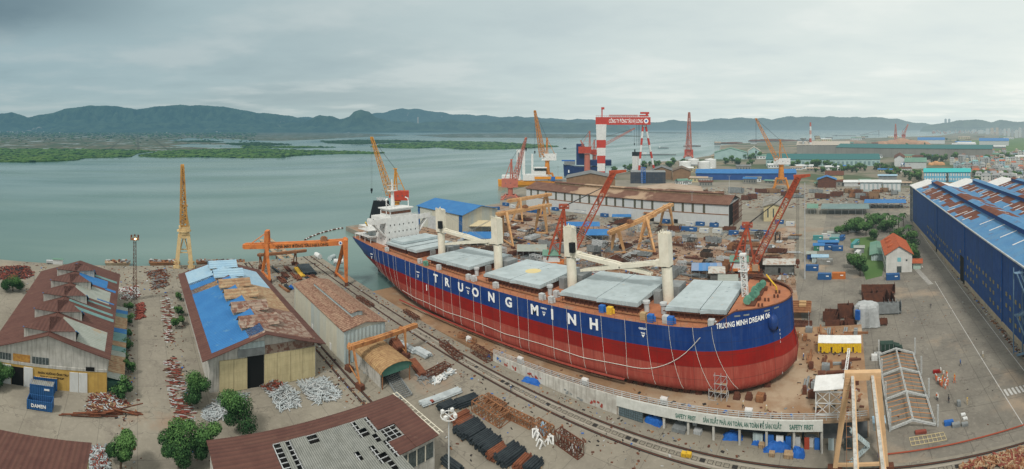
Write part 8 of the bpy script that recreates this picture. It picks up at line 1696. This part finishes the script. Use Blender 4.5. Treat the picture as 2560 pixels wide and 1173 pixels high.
for nm, mt, a in (('superstructure', WHITE, (-8, -7, 8, 22, 7, 15)), ('superstructure', WHITE, (2, -6, 15, 20, 6, 20)), ('bridge', GLASS, (6, -6.5, 20, 20, 6.5, 23)), ('bridge_roof', WHITE, (5, -7, 23.01, 21, 7, 23.6)), ('white_tower', WHITE, (-16, -4, 8, -11, 4, 45)), ('white_tower', WHITE, (-9, -3, 15.01, -5.5, 3, 44)), ('white_tower', WHITE, (2, -2, 20.01, 4.5, 2, 40)), ('tower_louvre', GREY, (-14.6, -4.1, 14, -12.4, -4.01, 42)), ('foredeck_house', WHITE, (-34, -6, 8, -16.2, 6, 14)), ('blue_stripe', BLU, (26, -8.6, 8, 31, -8.3, 13)), ('orange_bulwark', ORH, (6, -8.5, 10, 40, -8.2, 13)), ('aft_deck', GREY, (22.2, -7, 7.2, 50, 7, 9))): part(o, nm, mt, lambda m: m.bb(*a))
o, L_ = vessel('offshore_ship', 'dark navy blue ship under construction at the foot of the striped gantry', 1410, 1512, 440, NAVY, 14, 22, flip=-1)
for nm, mt, a in (('superstructure', NAVY, (-12, -8, 17, 0, 8, 48)), ('deck_block', NAVY, (0, -9, 16, 40, 9, 24)), ('deck_equipment', GREY, (-30, -6, 17, -14, 6, 22)), ('deck_arm', BLU, (-34, -2, 22.1, -14, 0, 24)), ('hull_figure', LETW, (-24, -11.2, 6, -22, -11, 10))): part(o, nm, mt, lambda m: m.bb(*a))
b_ = block('ship_section', 'dark ship section with blue scaffolding right of the striped gantry column', 1576, 1664, 560, 14, 24, M('section_dark', (.04, .05, .07), (.07, .07, .08), scale=.2, rough=.9, panels=(('X', 'Z'), (3, 3), .4, .5)), GREY, 14.5, over=0)
part(b_, 'scaffold', BLU, lambda m: m.truss((16, -2, 1), (16, -2, 20), 5, 3, 7, t=.4)); p = G(1590, 432); o = thing('ship_funnel', 'white funnel block with black top standing between the striped gantry legs', 'funnel', p); part(o, 'casing', WHITE, lambda m: m.bb(-4.5, -4, 0, 4.5, 4, 26)); part(o, 'black_top', BLACK, lambda m: m.bb(-4.7, -4.2, 26, 4.7, 4.2, 32), lambda m: m.tube((-2, 0, 32), (-2, 0, 36), 1, n=8))
for i, (x0, x1, y, mt, lb) in enumerate([(1645, 1672, 371, GREY, 'grey barge with small wheelhouse in the open bay behind the striped gantry'), (1708, 1752, 366, RUSTD, 'dark red cargo barge beside the pink lattice crane'), (1408, 1416, 372, BLACK, 'tiny dark boat in the bay right of the tall orange crane'), (1596, 1690, 388, GREY, 'long low grey barges moored beyond the white funnel block'), (2080, 2140, 340, RUSTD, 'dark freighter far out in the right hand bay'), (2150, 2200, 337, GREY, 'long grey loading jetty and barge far out in the right hand bay')]):
    o, L_ = vessel('barge', lb, x0, x1, y, mt, 2.5, 9); part(o, 'wheelhouse', WHITEP if i < 4 else GREY, lambda m: m.bb(-L_ * .38, -2, 2.6, -L_ * .28, 2, 2.6 + 4 * (L_ > 20) + 1)); part(o, 'hold_cover', mt, lambda m: m.bb(-L_ * .22, -3, 2.6, L_ * .3, 3, 3.6))
o = thing('conveyor_bridge', 'long thin conveyor bridge rising over the water at the distant port', 'conveyor', G(2150, 340)); b2_ = G(2197, 338); part(o, 'gallery', GREY, lambda m: m.beam((0, 0, 6), b2_ - G(2150, 340) + V((0, 0, 40)), 4)); part(o, 'head_tower', GREY, lambda m: m.beam(b2_ - G(2150, 340), b2_ - G(2150, 340) + V((0, 0, 46)), 8))
m = MB(); a, b = G(1690, 335.4), G(1990, 333.6); n = 26
for k in range(n + 1): c = a.lerp(b, k / n); m.beam((c.x, c.y, -3), (c.x, c.y, 6), 3)
m.beam((a.x, a.y, 7), (b.x, b.y, 7), 8, 2); solo('road_bridge', m, 'long low bridge on piers crossing the bay in the distance', 'bridge', LGREY)
# ---- people
def person_mesh(pose=0):
    J = {'pel': (0, 0, .92), 'ch': (0, 0, 1.28), 'nk': (0, 0, 1.47), 'hd': (0, .02, 1.62), 'tp': (0, .01, 1.74)}
    st = .16 if pose == 1 else .03
    for s_, n in ((-1, 'l'), (1, 'r')):
        J['hp' + n] = (s_ * .09, 0, .9); J['kn' + n] = (s_ * .11, st * s_ + .03, .48); J['an' + n] = (s_ * .11, st * s_ * 1.4, .08); J['to' + n] = (s_ * .12, st * s_ * 1.4 + .16, .04)
        J['sh' + n] = (s_ * .18, 0, 1.40); J['el' + n] = (s_ * .26, .02 - st * s_, 1.12); J['wr' + n] = (s_ * .24, .16 - st * s_ if pose != 2 else .34, .90 if pose != 2 else 1.15); J['ha' + n] = (s_ * .23, .22 - st * s_ if pose != 2 else .42, .82 if pose != 2 else 1.17)
    E_ = [('pel', 'ch'), ('ch', 'nk'), ('nk', 'hd'), ('hd', 'tp')] + [e for n in 'lr' for e in (('pel', 'hp' + n), ('hp' + n, 'kn' + n), ('kn' + n, 'an' + n), ('an' + n, 'to' + n), ('ch', 'sh' + n), ('sh' + n, 'el' + n), ('el' + n, 'wr' + n), ('wr' + n, 'ha' + n))]
    Rr = dict(pel=.15, ch=.16, nk=.06, hd=.10, tp=.07, hp=.1, kn=.07, an=.05, to=.045, sh=.075, el=.05, wr=.035, ha=.035); ks = list(J)
    me = bpy.data.meshes.new('body'); me.from_pydata([J[k] for k in ks], [(ks.index(a), ks.index(b)) for a, b in E_], []); o = bpy.data.objects.new('body_tmp', me); C.objects.link(o); md = o.modifiers.new('s', 'SKIN'); sv = me.skin_vertices[0].data
    for i, k in enumerate(ks): q = Rr.get(k) or Rr[k[:2]]; sv[i].radius = (q, q * .8 if k in ('pel', 'ch') else q)
    sv[0].use_root = True; sb = o.modifiers.new('u', 'SUBSURF'); sb.levels = 1; sb.render_levels = 1
    dg = bpy.context.evaluated_depsgraph_get(); m2 = bpy.data.meshes.new_from_object(o.evaluated_get(dg)); bpy.data.objects.remove(o); return m2
CL = {'white': M('cloth_white', (.7, .7, .66), grime=False), 'orange': M('cloth_orange', (.7, .16, .05), grime=False), 'blue': M('cloth_blue', (.05, .12, .3), grime=False), 'dark': M('cloth_dark', (.04, .045, .06), grime=False), 'tan': M('cloth_tan', (.5, .4, .24), grime=False)}
SKN = M('skin', (.45, .27, .18), grime=False); HAT = {'white': WHITE, 'yellow': YEL, 'blue': BLU, 'dark': BLACK}; PB = [person_mesh(k) for k in range(3)]
def person(label, p, rz, top, leg, hat, pose=0, group=None):
    o = thing('person', label, 'person', p, rz, group); me = PB[pose].copy(); me.materials.clear()
    for mt in (CL[top], CL[leg], SKN): me.materials.append(mt)
    for f in me.polygons: c = f.center; f.material_index = 2 if c.z > 1.5 or (c.z < .88 and abs(c.x) > .19 and c.z > .6) or (pose == 2 and c.y > .3) else (1 if c.z < .95 else 0); f.use_smooth = True
    b = bpy.data.objects.new('body', me); C.objects.link(b); b.parent = o
    for mt, fn, nm in ((HAT[hat], lambda m: (m.blob((0, .02, 1.72), (.13, .15, .10), seg=10, rings=6), m.tube((0, .03, 1.69), (0, .03, 1.71), .17, n=10)), 'helmet'),): part(o, nm, mt, fn)
r = random.Random(8)
grp = 'workers in white and orange gathered on the open yard'
for i in range(19):
    c = G(2362, 962); p = V((c.x + r.gauss(0, 1.6), c.y + r.gauss(0, 1.5), 0)); tp_ = r.choice(('white', 'white', 'orange', 'orange', 'orange')); person('worker in %s standing in the crowd on the concrete yard' % ('white top' if tp_ == 'white' else 'orange overalls'), p, r.uniform(0, 6), tp_, r.choice(('orange', 'dark')) if tp_ == 'white' else 'orange', r.choice(('white', 'white', 'yellow')), r.randrange(3), 'workers in %s gathered on the open yard' % ('white tops' if tp_ == 'white' else 'orange overalls'))
for (x, y, tp_, lg, ht, ps, lb, z) in [(2327, 770, 'dark', 'dark', 'dark', 1, 'person in dark clothes walking alone near the wrapped block', 0), (2342, 1000, 'orange', 'dark', 'white', 0, 'worker in orange standing left of the grey generator', 0), (2345, 1003, 'white', 'dark', 'white', 2, 'worker in white beside the one in orange left of the generator', 0), (2372, 1008, 'dark', 'dark', 'dark', 0, 'person in dark clothes by the grey generator', 0), (2418, 1012, 'tan', 'tan', 'yellow', 2, 'person in tan clothes crouched over tools right of the generator', 0), (2457, 893, 'white', 'tan', 'white', 1, 'person in pale clothes walking near the long road line', 0), (2401, 915, 'blue', 'dark', 'blue', 1, 'person in blue walking above the crowd of workers', 0), (1858, 1022, 'tan', 'dark', 'white', 1, 'worker in tan jacket walking on the slipway near the railing', 7), (1916, 1033, 'tan', 'tan', 'white', 1, 'worker in pale tan overalls standing on the slipway near the railing', 7), (1991, 902, 'dark', 'dark', 'white', 0, 'worker in dark clothes left of the pair behind the bow', 7), (2009, 900, 'blue', 'dark', 'white', 0, 'worker in blue clothes right of the pair behind the bow', 7), (1277, 980, 'blue', 'dark', 'white', 2, 'worker bending over tools between the crane rails', 0)]:
    person(lb, G(x, y, zt(G(x, y, 7).x) if z else 0), r.uniform(0, 6), tp_, lg, ht, ps)
# loose litter on the ground
LT = [RUSTD, RUSTO, GREY, OAK, LGREY, BLU, DGREY]
def litter(label, n, pick, seed, sz=1.0):
    r = random.Random(seed); m = MB(); c = 0; wts = [RUSTD] * 5 + [RUSTO] * 3 + [DGREY] * 3 + LT
    while c < n:
        p = pick(r)
        if p is None: continue
        c += 1; l = r.uniform(.2, 1.1) * sz; m.box((p[0], p[1], p[2] + .06), (l, l * r.uniform(.1, .8), r.uniform(.06, .3) * sz), r.choice(wts), rz=r.uniform(0, 3))
    tag(m.build('litter'), label, 'litter', kind='stuff')
def pk1(r):
    p = G(r.uniform(1040, 1990), r.uniform(525, 715)); return p if 146 < p.y < 302 and -283 < p.x < -12 else None
litter('loose bars, offcuts and litter strewn over the rusty yard behind the ship', 3600, pk1, 1, 1.5)
litter('loose bars and litter strewn over the slipway around the big ship', 600, lambda r: (lambda x, y: (x, y, zt(x)) if y > 97 and not (100.5 < y < 131 and x < -12) else None)(r.uniform(-120, 4), r.uniform(97, 141)), 2, 1.0)
litter('loose bars and litter on the quay at the left', 1000, lambda r: (r.uniform(-226, -186), r.uniform(-60, 94), 0), 3, 1.1)
litter('scattered litter along the crane track and pipe stacks', 800, lambda r: (r.uniform(-180, -20), r.choice((r.gauss(85, 2), r.gauss(94, 1), r.uniform(58, 95))), 0), 4, .7)
litter('scattered litter along the left roads and workshop walls', 600, lambda r: (r.uniform(-186, -90), r.choice((r.gauss(-3, 1.5), r.gauss(12, 2.5), r.gauss(54, 2))), 0), 5, .8)
litter('scattered litter over the open yard right of the bow', 190, lambda r: (r.uniform(6, 52), r.choice((r.uniform(100, 230), r.gauss(165, 8))), 0), 6, .45)
litter('litter and weeds along the foot of the blue hall', 700, lambda r: (55.2 - .026 * 0 - r.gauss(.6, .5) - .026 * 60, r.uniform(100, 330), 0), 7, .9)
litter('clutter strewn over the far strip of blocks and huts', 1200, lambda r: tuple(G(r.uniform(1600, 2290), r.uniform(470, 520))), 8, 3.0)
# clutter left on the slip platform
r = random.Random(14)
for i in range(46):
    x = r.uniform(-20, 4); y = r.uniform(103, 140)
    if -8.5 < x < 5.4 and 123 < y < 130: continue
    if y > 108 and x < -13 + (y < 128) * 3 and 103 < y < 130: continue
    z = zt(x)
    if r.random() < .5: m = MB(); m.box((0, 0, .3), (r.uniform(3, 8), .5, .5)); m.box((0, .7, .2), (r.uniform(2, 6), .4, .3)); nm = 'beam_pair'; lb = 'pair of rusty beams lying on the slipway platform behind the bow'
    else: m = MB(); m.box((0, 0, .8), (r.uniform(1, 2.4), r.uniform(1, 2), 1.5)); m.box((0, 0, 1.6), (.8, .8, .3)); nm = 'machine_box'; lb = 'small rusty machine standing on the slipway platform behind the bow'
    solo(nm, m, lb, 'machine' if nm[0] == 'm' else 'steel stack', r.choice([RUSTD, RUSTO, GREY]), (x, y, z), r.choice((0, pi / 2)) + r.uniform(-.1, .1))
# ================= labels: every one singles out one thing =================
bpy.context.view_layer.update()
from collections import defaultdict
by = defaultdict(list)
for o in TOPS:
    if 'label' in o: by[o['label']].append(o)
od = ['leftmost', 'second from left', 'third from left', 'fourth from left', 'fifth from left', 'sixth from left', 'seventh from left', 'eighth from left', 'ninth from left', 'tenth from left']
for lab, os_ in by.items():
    if len(os_) == 1: continue
    os_.sort(key=lambda o: pxof(o.location))
    if len(os_) <= 10:
        for i, o in enumerate(os_): o['label'] = lab + ', ' + (od[i] if i < len(os_) - 1 or i == 0 else 'rightmost')
    else:
        for o in os_: o['group'] = o.get('group') or lab.replace(' a ', ' ')
for o in TOPS:
    w_ = o.get('label', '').split()
    if len(w_) > 16: print('LONG', o.name, len(w_), o['label'])
